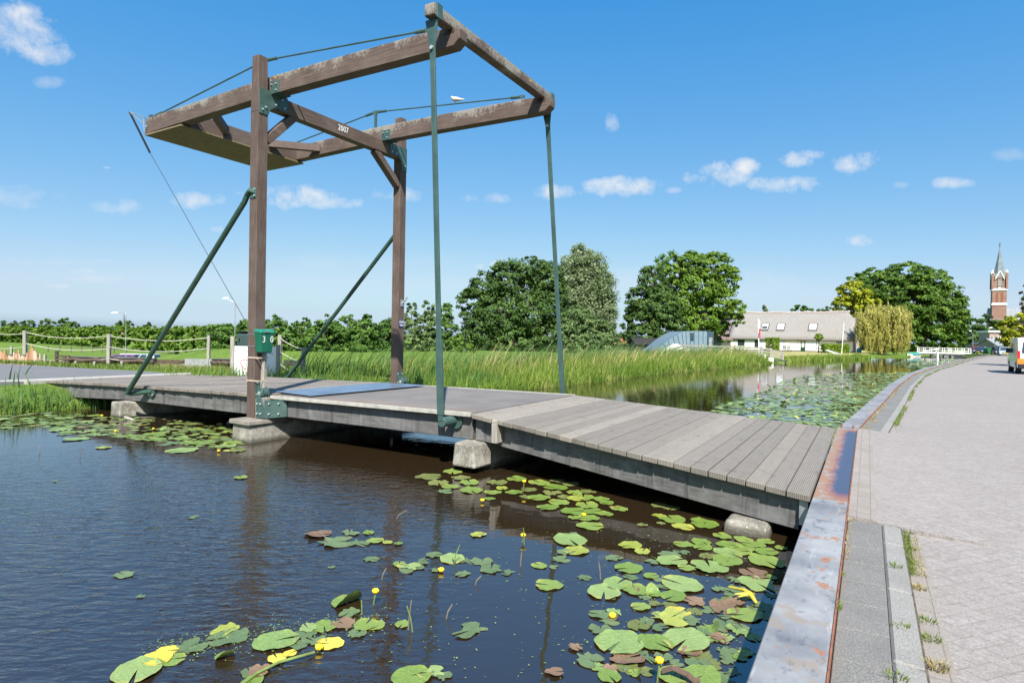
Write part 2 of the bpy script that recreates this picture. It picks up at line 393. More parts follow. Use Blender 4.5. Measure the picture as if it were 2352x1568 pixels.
    MT['quay'] = n.set(color=b, rough=n.mix(core, (.55,) * 3, (.34,) * 3), metal=0, spec=.4, normal=n.bump(n.noise(6, detail=6), .12, .01))
    MT['rust'] = plain('red brown rust', (.22, .085, .05), .9, 0, .35, 14, .3)
    # pavement
    n = NM('grey paving slabs')
    sp = n.noise(130, detail=4, rough=.8)
    b = n.ramp(sp, [(.30, (.06, .057, .052)), (.5, (.14, .135, .126)), (.68, (.32, .31, .293))])
    b = n.mix(n.math('MULTIPLY', n.isl(), .3), b, (.17, .163, .155))
    b = n.mix(n.ramp(n.noise(2.4, detail=6), [(.45, 0), (.7, .5)]), b, (.10, .10, .095))
    MT['slab'] = n.set(color=b, rough=.9, normal=n.bump(sp, .5, .004))
    n = NM('pale kerb stone')
    b = n.ramp(n.noise(120, detail=4, rough=.8), [(.32, (.12, .116, .106)), (.5, (.21, .203, .19)), (.68, (.35, .34, .32))])
    b = n.mix(n.ramp(n.noise(2, detail=6), [(.45, 0), (.7, .45)]), b, (.13, .126, .118))
    MT['kerb'] = n.set(color=b, rough=.9)
    n = NM('herringbone road pavers')
    # herringbone from two interleaved brick grids, turned 45 degrees to the quay
    vec = n.mapp(rot=(0, 0, R(40)), scale=(1, 1, 1))
    wv = n.noise(.5, detail=3)
    s_ = n.sep(vec); px_ = n.math('DIVIDE', s_[0], .105); py_ = n.math('DIVIDE', s_[1], .105)
    fx = n.math('FLOOR', px_); fy = n.math('FLOOR', py_)
    ph = n.math('FLOORED_MODULO', n.math('SUBTRACT', fx, fy), 4.0)      # 0,1: lying brick  2,3: standing brick
    lx = n.math('FRACT', px_); ly = n.math('FRACT', py_)
    e = .04
    lo_x = n.math('LESS_THAN', lx, e); hi_x = n.math('GREATER_THAN', lx, 1 - e); lo_y = n.math('LESS_THAN', ly, e); hi_y = n.math('GREATER_THAN', ly, 1 - e)
    is0 = n.math('COMPARE', ph, 0.0); is1 = n.math('COMPARE', ph, 1.0); is2 = n.math('COMPARE', ph, 2.0); is3 = n.math('COMPARE', ph, 3.0)
    for q in (is0, is1, is2, is3): q.node.inputs[2].default_value = .4
    jx = n.math('MAXIMUM', n.math('MULTIPLY', lo_x, n.math('SUBTRACT', 1.0, is1)), n.math('MULTIPLY', hi_x, n.math('SUBTRACT', 1.0, is0)))
    jy = n.math('MAXIMUM', n.math('MULTIPLY', lo_y, n.math('SUBTRACT', 1.0, is2)), n.math('MULTIPLY', hi_y, n.math('SUBTRACT', 1.0, is3)))
    joint = n.math('MAXIMUM', jx, jy)
    cx_ = n.math('SUBTRACT', fx, is1); cy_ = n.math('SUBTRACT', fy, is2)
    cmb = n.n('ShaderNodeCombineXYZ'); n.put(cx_, cmb.inputs[0]); n.put(cy_, cmb.inputs[1])
    wn_ = n.n('ShaderNodeTexWhiteNoise', noise_dimensions='2D'); n.put(cmb.outputs[0], wn_.inputs['Vector'])
    col = n.ramp(wn_.outputs['Value'], [(0, (.225, .20, .187)), (.5, (.24, .216, .203)), (.93, (.255, .231, .218)), (1, (.265, .222, .217))])
    sp = n.noise(95, detail=4, rough=.8)
    col = n.mix(n.ramp(sp, [(.32, .8), (.5, 0)]), col, (.15, .125, .11))
    col = n.mix(n.ramp(sp, [(.54, 0), (.66, .8)]), col, (.40, .375, .36))
    col = n.mix(n.ramp(n.noise(.7, detail=7, rough=.6), [(.4, 0), (.7, .35)]), col, (.19, .165, .147))
    col = n.mix(n.ramp(n.noise(17, detail=6, rough=.75), [(.38, .5), (.5, 0)]), col, (.16, .14, .128)); col = n.mix(n.ramp(n.noise(23, detail=5, rough=.75), [(.53, 0), (.66, .5)]), col, (.33, .315, .303))
    col = n.mix(n.math('MULTIPLY', joint, n.ramp(n.noise(14, detail=5), [(.35, .15), (.62, .75)])), col, (.15, .125, .10))
    MT['pavers'] = n.set(color=col, rough=.92, normal=n.bump(n.math('SUBTRACT', n.math('MULTIPLY', sp, .25), joint), .45, .006))
    n = NM('gutter course pavers'); b_ = n.n('ShaderNodeTexBrick'); n.put(n.co(), b_.inputs['Vector']); b_.inputs['Scale'].default_value = 1; b_.offset = 0
    b_.inputs['Brick Width'].default_value = .105; b_.inputs['Row Height'].default_value = .21; b_.inputs['Mortar Size'].default_value = .004; b_.inputs['Mortar Smooth'].default_value = .4
    b_.inputs['Color1'].default_value = (.225, .20, .182, 1); b_.inputs['Color2'].default_value = (.25, .226, .207, 1); b_.inputs['Mortar'].default_value = (.13, .11, .085, 1)
    sp = n.noise(95, detail=4, rough=.8); col = n.mix(n.ramp(sp, [(.32, .8), (.5, 0)]), b_.outputs['Color'], (.15, .125, .11)); col = n.mix(n.ramp(sp, [(.54, 0), (.66, .8)]), col, (.38, .355, .335))
    col = n.mix(n.ramp(n.noise(3, detail=6), [(.45, 0), (.7, .5)]), col, (.18, .15, .115))
    MT['course'] = n.set(color=col, rough=.92)
    n = NM('grey asphalt lane')
    b = n.ramp(n.noise(120, detail=3), [(.3, (.10, .10, .105)), (.7, (.165, .165, .172))])
    b = n.mix(n.ramp(n.noise(.9, n.mapp(scale=(.4, 1.8, 1)), 5), [(.4, 0), (.7, .45)]), b, (.11, .11, .115))
    MT['asphalt'] = n.set(color=b, rough=.9)
    MT['straw_bed'] = plain('sandy joint filling', (.075, .064, .048), 1, 0, .6, 30, .3)
    MT['apron'] = plain('pale concrete strip', (.33, .315, .285), .9, 0, .16, 3, .2)
    # ground, grass
    n = NM('grass land')
    b = n.ramp(n.noise(.35, detail=7, rough=.65), [(.3, (.062, .125, .018)), (.55, (.105, .18, .028)), (.75, (.16, .21, .05))])
    b = n.mix(n.ramp(n.noise(3, detail=6, rough=.7), [(.45, 0), (.8, .6)]), b, (.24, .25, .08))
    MT['grass'] = n.set(color=b, rough=1, spec=.1, normal=n.bump(n.noise(9, detail=8, rough=.8), 1, .08))
    n = NM('dry lawn')
    b = n.ramp(n.noise(.6, detail=7, rough=.7), [(.3, (.22, .22, .07)), (.7, (.36, .31, .14))])
    MT['dry'] = n.set(color=b, rough=1, spec=.1)
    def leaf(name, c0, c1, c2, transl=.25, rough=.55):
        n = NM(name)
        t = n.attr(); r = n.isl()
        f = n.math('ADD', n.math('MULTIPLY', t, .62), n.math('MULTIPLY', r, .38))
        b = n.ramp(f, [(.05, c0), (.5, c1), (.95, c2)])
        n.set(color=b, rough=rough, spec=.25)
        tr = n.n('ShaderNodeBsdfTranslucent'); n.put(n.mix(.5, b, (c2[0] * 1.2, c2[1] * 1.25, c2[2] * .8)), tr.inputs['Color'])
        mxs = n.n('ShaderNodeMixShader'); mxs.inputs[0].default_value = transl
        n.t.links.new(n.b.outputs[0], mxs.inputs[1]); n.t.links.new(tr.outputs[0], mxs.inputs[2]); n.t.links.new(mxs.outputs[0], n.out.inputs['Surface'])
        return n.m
    MT['lf_dark'] = leaf('ash leaves', (.026, .060, .016), (.062, .122, .027), (.120, .195, .042))
    MT['lf_mid'] = leaf('alder leaves', (.034, .085, .015), (.078, .160, .026), (.145, .245, .042))
    MT['lf_bright'] = leaf('fresh green leaves', (.048, .105, .012), (.115, .205, .022), (.20, .305, .040))
    MT['lf_silver'] = leaf('silvery willow leaves', (.08, .125, .06), (.19, .25, .125), (.36, .42, .25), .4)
    MT['lf_birch'] = leaf('birch leaves', (.050, .095, .034), (.115, .18, .06), (.20, .27, .11))
    MT['lf_chest'] = leaf('chestnut leaves', (.026, .070, .010), (.075, .150, .018), (.175, .265, .036))
    MT['lf_yellow'] = leaf('yellow green leaves', (.10, .15, .010), (.26, .29, .014), (.44, .43, .03))
    MT['lf_gold'] = leaf('golden willow leaves', (.24, .24, .055), (.42, .40, .11), (.60, .55, .20), .4)
    MT['lf_hedge'] = leaf('clipped hedge leaves', (.07, .13, .012), (.16, .25, .02), (.26, .36, .04))
    MT['lf_purple'] = leaf('dark purple leaves', (.03, .018, .018), (.075, .03, .03), (.13, .05, .045))
    MT['reed'] = leaf('reed blades', (.06, .12, .015), (.16, .255, .034), (.38, .40, .11), .35)
    MT['rush'] = leaf('bulrush blades', (.05, .12, .035), (.09, .19, .05), (.16, .26, .08), .3)
    MT['turf'] = leaf('turf blades', (.06, .12, .015), (.13, .205, .03), (.28, .29, .095), .3)
    MT['straw'] = leaf('dry grass', (.20, .16, .06), (.36, .29, .13), (.50, .42, .22), .2)
    n = NM('bark')
    MT['bark'] = n.set(color=n.ramp(n.noise(6, n.mapp(scale=(3, 3, .6)), 6), [(.3, (.06, .05, .04)), (.7, (.17, .145, .115))]), rough=.95)
    # water lilies
    def pad(name, c0, c1, edge, dull=0):
        n = NM(name)
        r = n.rnd(); gx = n.co()
        l = n.n('ShaderNodeVectorMath', operation='LENGTH'); n.put(gx, l.inputs[0]); rad = l.outputs['Value']
        sx, sy, _ = n.sep(gx); ang = n.math('ARCTAN2', sy, sx)
        vein = n.math('ABSOLUTE', n.math('SINE', n.math('MULTIPLY', ang, 11.0)))
        b = n.mix(r, c0, c1)
        b = n.mix(n.ramp(n.noise(9, detail=6, rough=.6), [(.4, 0), (.75, .6)]), b, tuple(min(1, q * 1.35 + .02) for q in c1))
        b = n.mix(n.ramp(vein, [(.0, .35), (.12, 0)]), b, tuple(min(1, q * 1.3 + .03) for q in c1))
        eg = n.math('ADD', n.math('MULTIPLY', rad, 1.0), n.math('MULTIPLY', n.math('SUBTRACT', n.noise(6, detail=5), .5), 1.0))
        b = n.mix(n.math('MULTIPLY', n.ramp(eg, [(.86, 0), (1.12, 1)]), n.ramp(r, [(.3, .2), (.9, .8)])), b, edge)
        hole = n.ramp(n.noise(34, detail=4), [(.70, 0), (.73, .7)])
        b = n.mix(hole, b, (.06, .06, .02))
        return n.set(color=b, rough=.38 if not dull else .55, spec=.5, normal=n.bump(n.math('ADD', n.math('MULTIPLY', n.ramp(vein, [(0, 0), (.3, 1)]), .4), n.noise(7, detail=3)), .35, .02))
    MT['pad'] = pad('green lily pad', (.095, .165, .024), (.17, .235, .052), (.30, .28, .04))
    MT['pad_pale'] = pad('pale lily pad', (.135, .215, .055), (.205, .275, .095), (.33, .30, .07))
    MT['pad_yellow'] = pad('yellowed lily pad', (.42, .36, .03), (.52, .47, .07), (.30, .14, .03))
    MT['pad_ygreen'] = pad('yellow green lily pad', (.19, .23, .026), (.27, .30, .06), (.42, .33, .05))
    MT['pad_olive'] = pad('sunken olive lily pad', (.085, .105, .025), (.14, .16, .045), (.09, .07, .02), 1)
    MT['pad_dull'] = pad('half sunken grey green lily pad', (.065, .105, .042), (.105, .155, .068), (.12, .12, .05), 1)
    MT['pad_brown'] = pad('withered brown lily pad', (.12, .07, .04), (.19, .125, .075), (.10, .06, .04), 1)
    n = NM('far lily leaves'); f = n.math('ADD', n.math('MULTIPLY', n.attr(), .6), n.math('MULTIPLY', n.isl(), .4))
    MT['pad_far'] = n.set(color=n.ramp(f, [(.05, (.09, .14, .035)), (.45, (.16, .24, .07)), (.8, (.24, .31, .11)), (.95, (.36, .33, .06))]), rough=.4, spec=.5)
    MT['petal'] = plain('yellow petals', (.75, .52, .015), .5, 0, .15, 30, 0)
    MT['stalk'] = plain('green brown stalk', (.14, .19, .05), .5, 0, .3, 10, 0)
    MT['twig'] = plain('dead stalk', (.16, .13, .09), .8, 0, .3, 10, 0)
    # water
    n = NM('dark canal water')
    p = n.pos()
    x, y, z = n.sep(p)
    big = n.noise(.22, n.mapp(p, scale=(1, 1, 1)), 3)
    # wind ripples are strong out in the open left part, weak in the lee of the quay and lilies
    lee = n.n('ShaderNodeMapRange'); n.put(n.math('ADD', n.math('MULTIPLY', x, 1.0), n.math('MULTIPLY', n.math('SUBTRACT', big, .5), 2.6)), lee.inputs['Value'])
    lee.inputs['From Min'].default_value = .1; lee.inputs['From Max'].default_value = -1.9
    near = n.n('ShaderNodeMapRange'); n.put(y, near.inputs['Value']); near.inputs['From Min'].default_value = 10.5; near.inputs['From Max'].default_value = 6
    r1 = n.noise(1.0, n.mapp(p, rot=(0, 0, R(-14)), scale=(5.5, 15, 1)), 3, .5, .5)
    r2 = n.noise(1.0, n.mapp(p, rot=(0, 0, R(12)), scale=(4, 9, 1)), 2, .5, .4)
    calm = n.noise(1.0, n.mapp(p, scale=(2.2, 3.4, 1)), 2, .5, .3)
    a1 = n.math('ADD', n.math('MULTIPLY', lee.outputs[0], n.math('ADD', n.math('MULTIPLY', near.outputs[0], .92), .08)), .012)
    far_ = n.noise(1.0, n.mapp(p, scale=(1.1, 3.2, 1)), 3, .5, .2)
    h = n.math('ADD', n.math('MULTIPLY', n.math('ADD', r1, n.math('MULTIPLY', r2, .7)), n.math('MULTIPLY', a1, .012)), n.math('MULTIPLY', calm, .0025))
    h = n.math('ADD', h, n.math('MULTIPLY', far_, .0014))
    MT['water'] = n.set(color=(.021, .0135, .0066), rough=.012, ior=2.25, spec=.5, normal=n.bump(h, 1.0, 1.0))
    # buildings and small things
    MT['white'] = plain('whitewash', (.80, .79, .76), .8, 0, .06, 3, .1)
    n = NM('thatch')
    g = n.noise(3, n.mapp(scale=(3, 1, .6)), 8, .75)
    b = n.ramp(g, [(.25, (.15, .14, .13)), (.5, (.235, .224, .212)), (.75, (.315, .30, .285))])
    b = n.mix(n.ramp(n.noise(.5, n.mapp(scale=(.6, 1, 1.6)), 5), [(.45, 0), (.75, .5)]), b, (.22, .185, .155))
    MT['thatch'] = n.set(color=b, rough=1, spec=.05, normal=n.bump(g, .6, .06))
    MT['ridge'] = plain('ridge tiles', (.33, .28, .25), .9, 0, .3, 4)
    MT['dgreen'] = plain('dark green paint', (.012, .045, .026), .4, 0, .1)
    MT['glass'] = NM('window glass').set(color=(.03, .045, .06), rough=.05, spec=.8)
    MT['blind'] = plain('white blind', (.62, .66, .68), .4, 0, .06)
    MT['black'] = plain('black', (.012, .012, .013), .6, 0, .2)
    MT['plinth'] = plain('dark plinth', (.06, .058, .058), .8)
    def brick(name, c0, c1, mort=(.35, .32, .29), sc=1.0):
        n = NM(name); b_ = n.n('ShaderNodeTexBrick'); n.put(n.mapp(rot=(R(90), 0, 0)), b_.inputs['Vector']); b_.inputs['Scale'].default_value = 5 * sc
        b_.inputs['Color1'].default_value = (*c0, 1); b_.inputs['Color2'].default_value = (*c1, 1); b_.inputs['Mortar'].default_value = (*mort, 1); b_.inputs['Mortar Size'].default_value = .012
        c = n.mix(n.ramp(n.noise(.5, detail=5), [(.4, 0), (.7, .35)]), b_.outputs['Color'], tuple(q * .6 for q in c0))
        return n.set(color=c, rough=.9)
    MT['brick'] = brick('red brown brick', (.22, .105, .08), (.30, .16, .12))
    MT['brick_pale'] = brick('pale pink brick', (.36, .23, .19), (.43, .29, .245))
    n = NM('red and white painted boards'); w = n.n('ShaderNodeTexWave', wave_type='BANDS', bands_direction='Y', wave_profile='SIN'); n.put(n.co(), w.inputs['Vector']); w.inputs['Scale'].default_value = .55
    MT['striped'] = n.set(color=n.ramp(w.outputs['Fac'], [(.45, (.36, .12, .11)), (.55, (.72, .68, .66))], 'CONSTANT'), rough=.7)
    MT['slate'] = plain('grey slate', (.22, .235, .25), .6, 0, .25, 1.5)
    MT['slate_blue'] = plain('blue grey slate spire', (.16, .19, .21), .5, 0, .25, .8)
    n = NM('brown pantiles'); w = n.n('ShaderNodeTexWave', wave_type='BANDS', bands_direction='X', wave_profile='SIN'); n.put(n.co(), w.inputs['Vector']); w.inputs['Scale'].default_value = 1.2
    MT['tiles'] = n.set(color=n.ramp(w.outputs['Fac'], [(.2, (.075, .05, .045)), (.7, (.22, .15, .135))]), rough=.8)
    MT['redroof'] = plain('red roof tiles', (.35, .11, .06), .8, 0, .25, 3)
    n = NM('solar panel'); MT['solar'] = n.set(color=(.012, .016, .03), rough=.15, spec=.6)
    n = NM('blue grey zinc cladding'); MT['zinc'] = n.set(color=n.ramp(n.noise(.8, detail=4), [(.3, (.165, .235, .295)), (.7, (.22, .30, .365))]), rough=.45, metal=.3)
    MT['zinc_dark'] = plain('slate blue sign panel', (.055, .085, .115), .5, 0, .1)
    MT['lettering'] = plain('white lettering', (.80, .80, .78), .6, 0, .03)
    MT['white_rail'] = plain('white painted rail', (.78, .78, .76), .5, 0, .05)
    MT['rope'] = plain('pale rope', (.52, .49, .43), .9, 0, .12, 20)
    MT['orange_pale'] = None
    n = NM('picket palings'); MT['paling'] = n.set(color=n.ramp(n.isl(), [(0, (.20, .12, .08)), (.35, (.40, .20, .11)), (.65, (.46, .32, .22)), (1, (.44, .38, .31))]), rough=.85)
    n = NM('dark bund boards'); MT['bund'] = n.set(color=n.ramp(n.noise(3, n.mapp(scale=(.6, 8, 8)), 6), [(.3, (.02, .018, .018)), (.7, (.075, .062, .055))]), rough=.85)
    n = NM('bund log edge'); MT['log'] = n.set(color=n.ramp(n.noise(5, n.mapp(scale=(1, 6, 6)), 6), [(.3, (.035, .026, .02)), (.7, (.13, .085, .065))]), rough=.9)
    MT['grey_panel'] = plain('grey concrete panel', (.25, .26, .27), .85, 0, .2, 5)
    n = NM('teal tarpaulin'); MT['teal'] = n.set(color=n.ramp(n.noise(3, detail=5), [(.3, (.008, .19, .165)), (.7, (.02, .33, .29))]), rough=.5, normal=n.bump(n.noise(4, detail=5, dist=1), .8, .08))
    MT['teal_flat'] = plain('turquoise plastic', (.02, .36, .40), .4)
    for k, c, r_ in (('car_purple', (.20, .025, .20), .2), ('car_white', (.75, .76, .77), .25), ('car_silver', (.42, .50, .56), .22), ('car_blue', (.03, .045, .085), .2), ('car_black', (.02, .025, .035), .2), ('car_red', (.45, .03, .025), .25)):
        n = NM(k.replace('car_', '') + ' car paint'); MT[k] = n.set(color=n.ramp(n.noise(3), [(.3, tuple(q * .94 for q in c)), (.7, c)]), rough=r_, coat=.6)
    MT['tyre'] = plain('tyre rubber', (.018, .018, .018), .9, 0, .2)
    MT['rim'] = plain('wheel rim', (.40, .41, .42), .35, .6, .1)
    MT['lamp_red'] = plain('red tail lamp', (.50, .015, .02), .2)
    MT['lamp_clear'] = plain('clear headlamp', (.72, .75, .78), .15)
    MT['plate_y'] = plain('yellow number plate', (.80, .55, .02), .5)
    MT['orange'] = plain('orange striping', (.85, .22, .02), .45)
    MT['bin_green'] = plain('green plastic bin', (.025, .14, .05), .5)
    MT['mail_green'] = plain('green plastic mailbox', (.008, .115, .072), .34, 0, .12, 3, .03)
    MT['mail_lid'] = plain('lighter green lid', (.02, .19, .125), .34, 0, .12, 3, .03)
    MT['mail_grey'] = plain('dark grey green metal box', (.055, .085, .085), .4, .2, .15)
    MT['strap'] = plain('beige strap', (.42, .34, .27), .7)
    MT['sign_white'] = plain('white sign board', (.80, .82, .83), .5, 0, .03)
    MT['sg_green'] = plain('green sign lettering', (.20, .48, .22), .6)
    MT['sg_teal'] = plain('teal sign lettering', (.12, .40, .27), .6)
    MT['sg_pink'] = plain('magenta sign mark', (.62, .03, .17), .6)
    MT['sg_blue'] = plain('blue sign mark', (.01, .28, .62), .6)
    MT['enamel'] = plain('navy enamel', (.012, .03, .12), .25)
    MT['bird'] = None
    n = NM('collared dove plumage'); zz = n.sep()[2]
    MT['bird'] = n.set(color=n.mix(n.ramp(n.noise(14, detail=4), [(.35, 0), (.65, .4)]), (.60, .52, .46), (.40, .34, .30)), rough=.8)
    MT['bird_head'] = plain('pale dove head', (.74, .69, .68), .8, 0, .06, 20)
    MT['flag_w'] = plain('white flag band', (.80, .80, .80), .8); MT['flag_r'] = plain('red flag band', (.55, .03, .03), .8); MT['flag_b'] = plain('blue flag band', (.05, .10, .35), .8)
    MT['louvre'] = plain('pale louvres', (.55, .55, .53), .8)
    MT['stone'] = plain('pale stone band', (.66, .65, .62), .8, 0, .1)
    MT['timber_dark'] = plain('black tarred boards', (.022, .020, .020), .8, 0, .3)
make_materials()
# ------------------------------------------------------------------ the place: bridge frame (u along the bridge, v across it and along the canal)
UX, UY = math.cos(YAW), math.sin(YAW)
OX, OY = -(8.183015 * 1.2) * UX - (-6.197702 * 1.2) * (-UY), -(8.183015 * 1.2) * UY - (-6.197702 * 1.2) * UX
BM = Matrix.Translation((OX, OY, 0)) @ Matrix.Rotation(YAW, 4, 'Z')
BI = BM.inverted()
def w2(u, v, z=0.0): return BM @ Vector((u, v, z))
def uvat(px, py, z=0.0): return BI @ at(px, py, z)
def interp(tab, t):
    if t <= tab[0][0]: return tab[0][1]
    for (a, b), (c, d) in zip(tab, tab[1:]):
        if t <= c: return b + (d - b) * (t - a) / (c - a)
    return tab[-1][1]
LEFT = [(-400, -60), (-60, -14), (-20, -8.6), (-1.4, -7.6), (1.2, -7.0), (4, -5.0), (8, -2.6), (12.7, -1.6), (16, -1.4), (26.5, -1.0), (34, -.2), (48, 1.9), (56, 3.0), (68, 6.0), (77, 9.0), (92, 10.8), (110, 15), (140, 24)]
QUAY = [(-30, 9.39), (4.7, 9.39), (10.8, 9.91), (17.8, 10.47), (27.3, 11.42), (36.9, 12.74), (46.7, 14.45), (63.6, 17.24), (96, 23.27), (122, 29.3), (135, 36), (150, 52)]
def lu(v): return interp(LEFT, v)
def qu(v): return interp(QUAY, v)
def bframe(o): o.matrix_world = BM; return o

def build_water():
    vs = [-400, -150, -60, -30, -12, 0, 6, 12, 20, 30, 45, 60, 75, 92, 110, 128, 140]
    m = MB()
    for v in vs: m.v += [(lu(v) - 1.2, v, 0), (qu(v) + .15, v, 0)]
    for i in range(len(vs) - 1): m.f.append((2 * i, 2 * i + 1, 2 * i + 3, 2 * i + 2))
    o = bframe(m.build('canal_water', MT['water'])); tag(o, kind='structure')
build_water()

def build_land():
    # far-reaching ground sheet, polder level
    m = MB(); m.quad((-7000, -7000, -2.85), (7000, -7000, -2.85), (7000, 7000, -2.85), (-7000, 7000, -2.85))
    tag(m.build('ground', MT['grass']), kind='structure')
    # left bank: dike profile swept along the shore
    S_ = [0.6, 0.15, 0, -.25, -.7, -2, -5, -8, -11, -14, -18, -26, -36, -45, -56, -75, -140, -300]
    def prof(s, v):
        k = min(1, max(0, (v - 14) / 14))                       # beyond the bridge the land stays at bank level
        dike = interp([(-300, -2.8), (-30, -2.8), (-19, -1.9), (-13.5, .35), (-10, .60), (-8, .60), (-2, .60), (-.7, .45), (-.25, .22), (0, .04), (.15, -.1), (.6, -.6)], s)
        flat = interp([(-300, -2.8 if v < 85 else .2), (-75, -2.8 if v < 85 else .2), (-56, -1.2 if v < 85 else .3), (-45, .3), (-26, .45), (-5, .4), (-2, .35), (-.7, .25), (-.25, .12), (0, .02), (.15, -.1), (.6, -.6)], s)
        z = dike * (1 - k) + flat * k
        return z
    vs = list(np.concatenate([np.arange(-120, -20, 10), np.arange(-20, 30, 1.0), np.arange(30, 150, 4), [170, 220, 320]]))
    m = MB(); ns = len(S_)
    for v in vs:
        a = lu(v)
        for s in S_:
            # the dike widens towards the asphalt lane
            m.v.append((a + s, v, prof(s, v)))
    for i in range(len(vs) - 1):
        for j in range(ns - 1): m.f.append((i * ns + j, i * ns + j + 1, (i + 1) * ns + j + 1, (i + 1) * ns + j))
    o = bframe(m.build('left_bank', MT['grass'], smooth=True)); tag(o, kind='structure')
    # right bank behind the road, and the land where the canal ends
    m = MB()
    vs = list(np.arange(-30, 136, 6.0))
    for v in vs:
        a = qu(v)
        for s, z in ((.25, .30), (8.6, .30), (9.0, .40), (12, .44), (60, .4), (600, .2)): m.v.append((a + s, v, z))
    for i in range(len(vs) - 1):
        for j in range(5): m.f.append((i * 6 + j, i * 6 + j + 1, (i + 1) * 6 + j + 1, (i + 1) * 6 + j))
    o = bframe(m.build('right_bank', MT['grass'])); tag(o, kind='structure')
    m = MB(); m.box(14, 900, 134, 900, -1, .31)
    o = bframe(m.build('far_land', MT['grass'])); tag(o, kind='structure')
build_land()

def sweep(name, s0, s1, z0, z1, mat, v0, v1, dv=1.0, bottom=None, gap=None, split=None, bevel=0, parent=None):
    """strip along the quay between offsets s0..s1 (m landwards of the water edge)"""
    m = MB(); v = v0
    while v < v1 - 1e-6:
        L = dv; b = min(v1, v + L)
        e = b - (gap or 0)
        a0, a1 = qu(v), qu(e)
        lo = bottom if bottom is not None else z0 - .15
        m.hexa([(a0 + s0, v, lo), (a0 + s1, v, lo), (a1 + s1, e, lo), (a1 + s0, e, lo)],
               [(a0 + s0, v, z0), (a0 + s1, v, z1), (a1 + s1, e, z1), (a1 + s0, e, z0)])
        v = b
    o = m.build(name, mat, parent, bevel=bevel)
    if parent is None: bframe(o)
    return o
def build_quay():
    q = empty('quay_wall', label='blue grey steel quay beam with rust blooms along the water', cat='quay wall'); q.matrix_world = BM
    ident = Matrix.Identity(4)
    def piece(n, *a, **k):
        o = sweep(n, *a, parent=q, **k); return o
    vs = [-14, -1.0, 4.45]
    m = MB()
    def seg(v0, v1):
        a0, a1 = qu(v0), qu(v1)
        m.hexa([(a0, v0, .16), (a0 + .30, v0, .16), (a1 + .30, v1, .16), (a1, v1, .16)], [(a0, v0, .51), (a0 + .30, v0, .51), (a1 + .30, v1, .51), (a1, v1, .51)])
    seg(-14, 4.45)
    o = m.build('capping_beam', MT['quay'], q, bevel=.006)
    m = MB()
    vv = [4.47, 10.8, 17.8, 27.3, 36.9, 46.7, 63.6, 80, 96, 110, 122]
    for a, b in zip(vv, vv[1:]): seg(a, b - .01)
    m.build('capping_beam', MT['quay'], q, bevel=.006)
    m = MB()
    for a, b in zip([-14, 4.47] + vv[1:], [4.46] + vv[1:]): 
        a0, a1 = qu(a), qu(b)
        m.hexa([(a0 + .06, a, -.8), (a0 + .24, a, -.8), (a1 + .24, b, -.8), (a1 + .06, b, -.8)], [(a0 + .06, a, .158), (a0 + .24, a, .158), (a1 + .24, b, .158), (a1 + .06, b, .158)])
    m.build('sheet_piling', MT['rust'], q)
    m = MB()
    for a, b in zip([-14] + vv[:-1], [4.45] + [x - .01 for x in vv[1:]]):
        a0, a1 = qu(a), qu(b)
        m.hexa([(a0 + .301, a, .40), (a0 + .308, a, .40), (a1 + .308, b, .40), (a1 + .301, b, .40)], [(a0 + .301, a, .515), (a0 + .308, a, .515), (a1 + .308, b, .515), (a1 + .301, b, .515)])
    m.build('rusty_edge', MT['rust'], q)
    for du in (.06, .24):
        for k in range(3):
            b = MB(); b.tube([(9.39 + du, 4.52 + k * .17, .508), (9.39 + du, 4.52 + k * .17, .525)], .022, 6); b.build('bolt', MT['rust'], q)
build_quay()
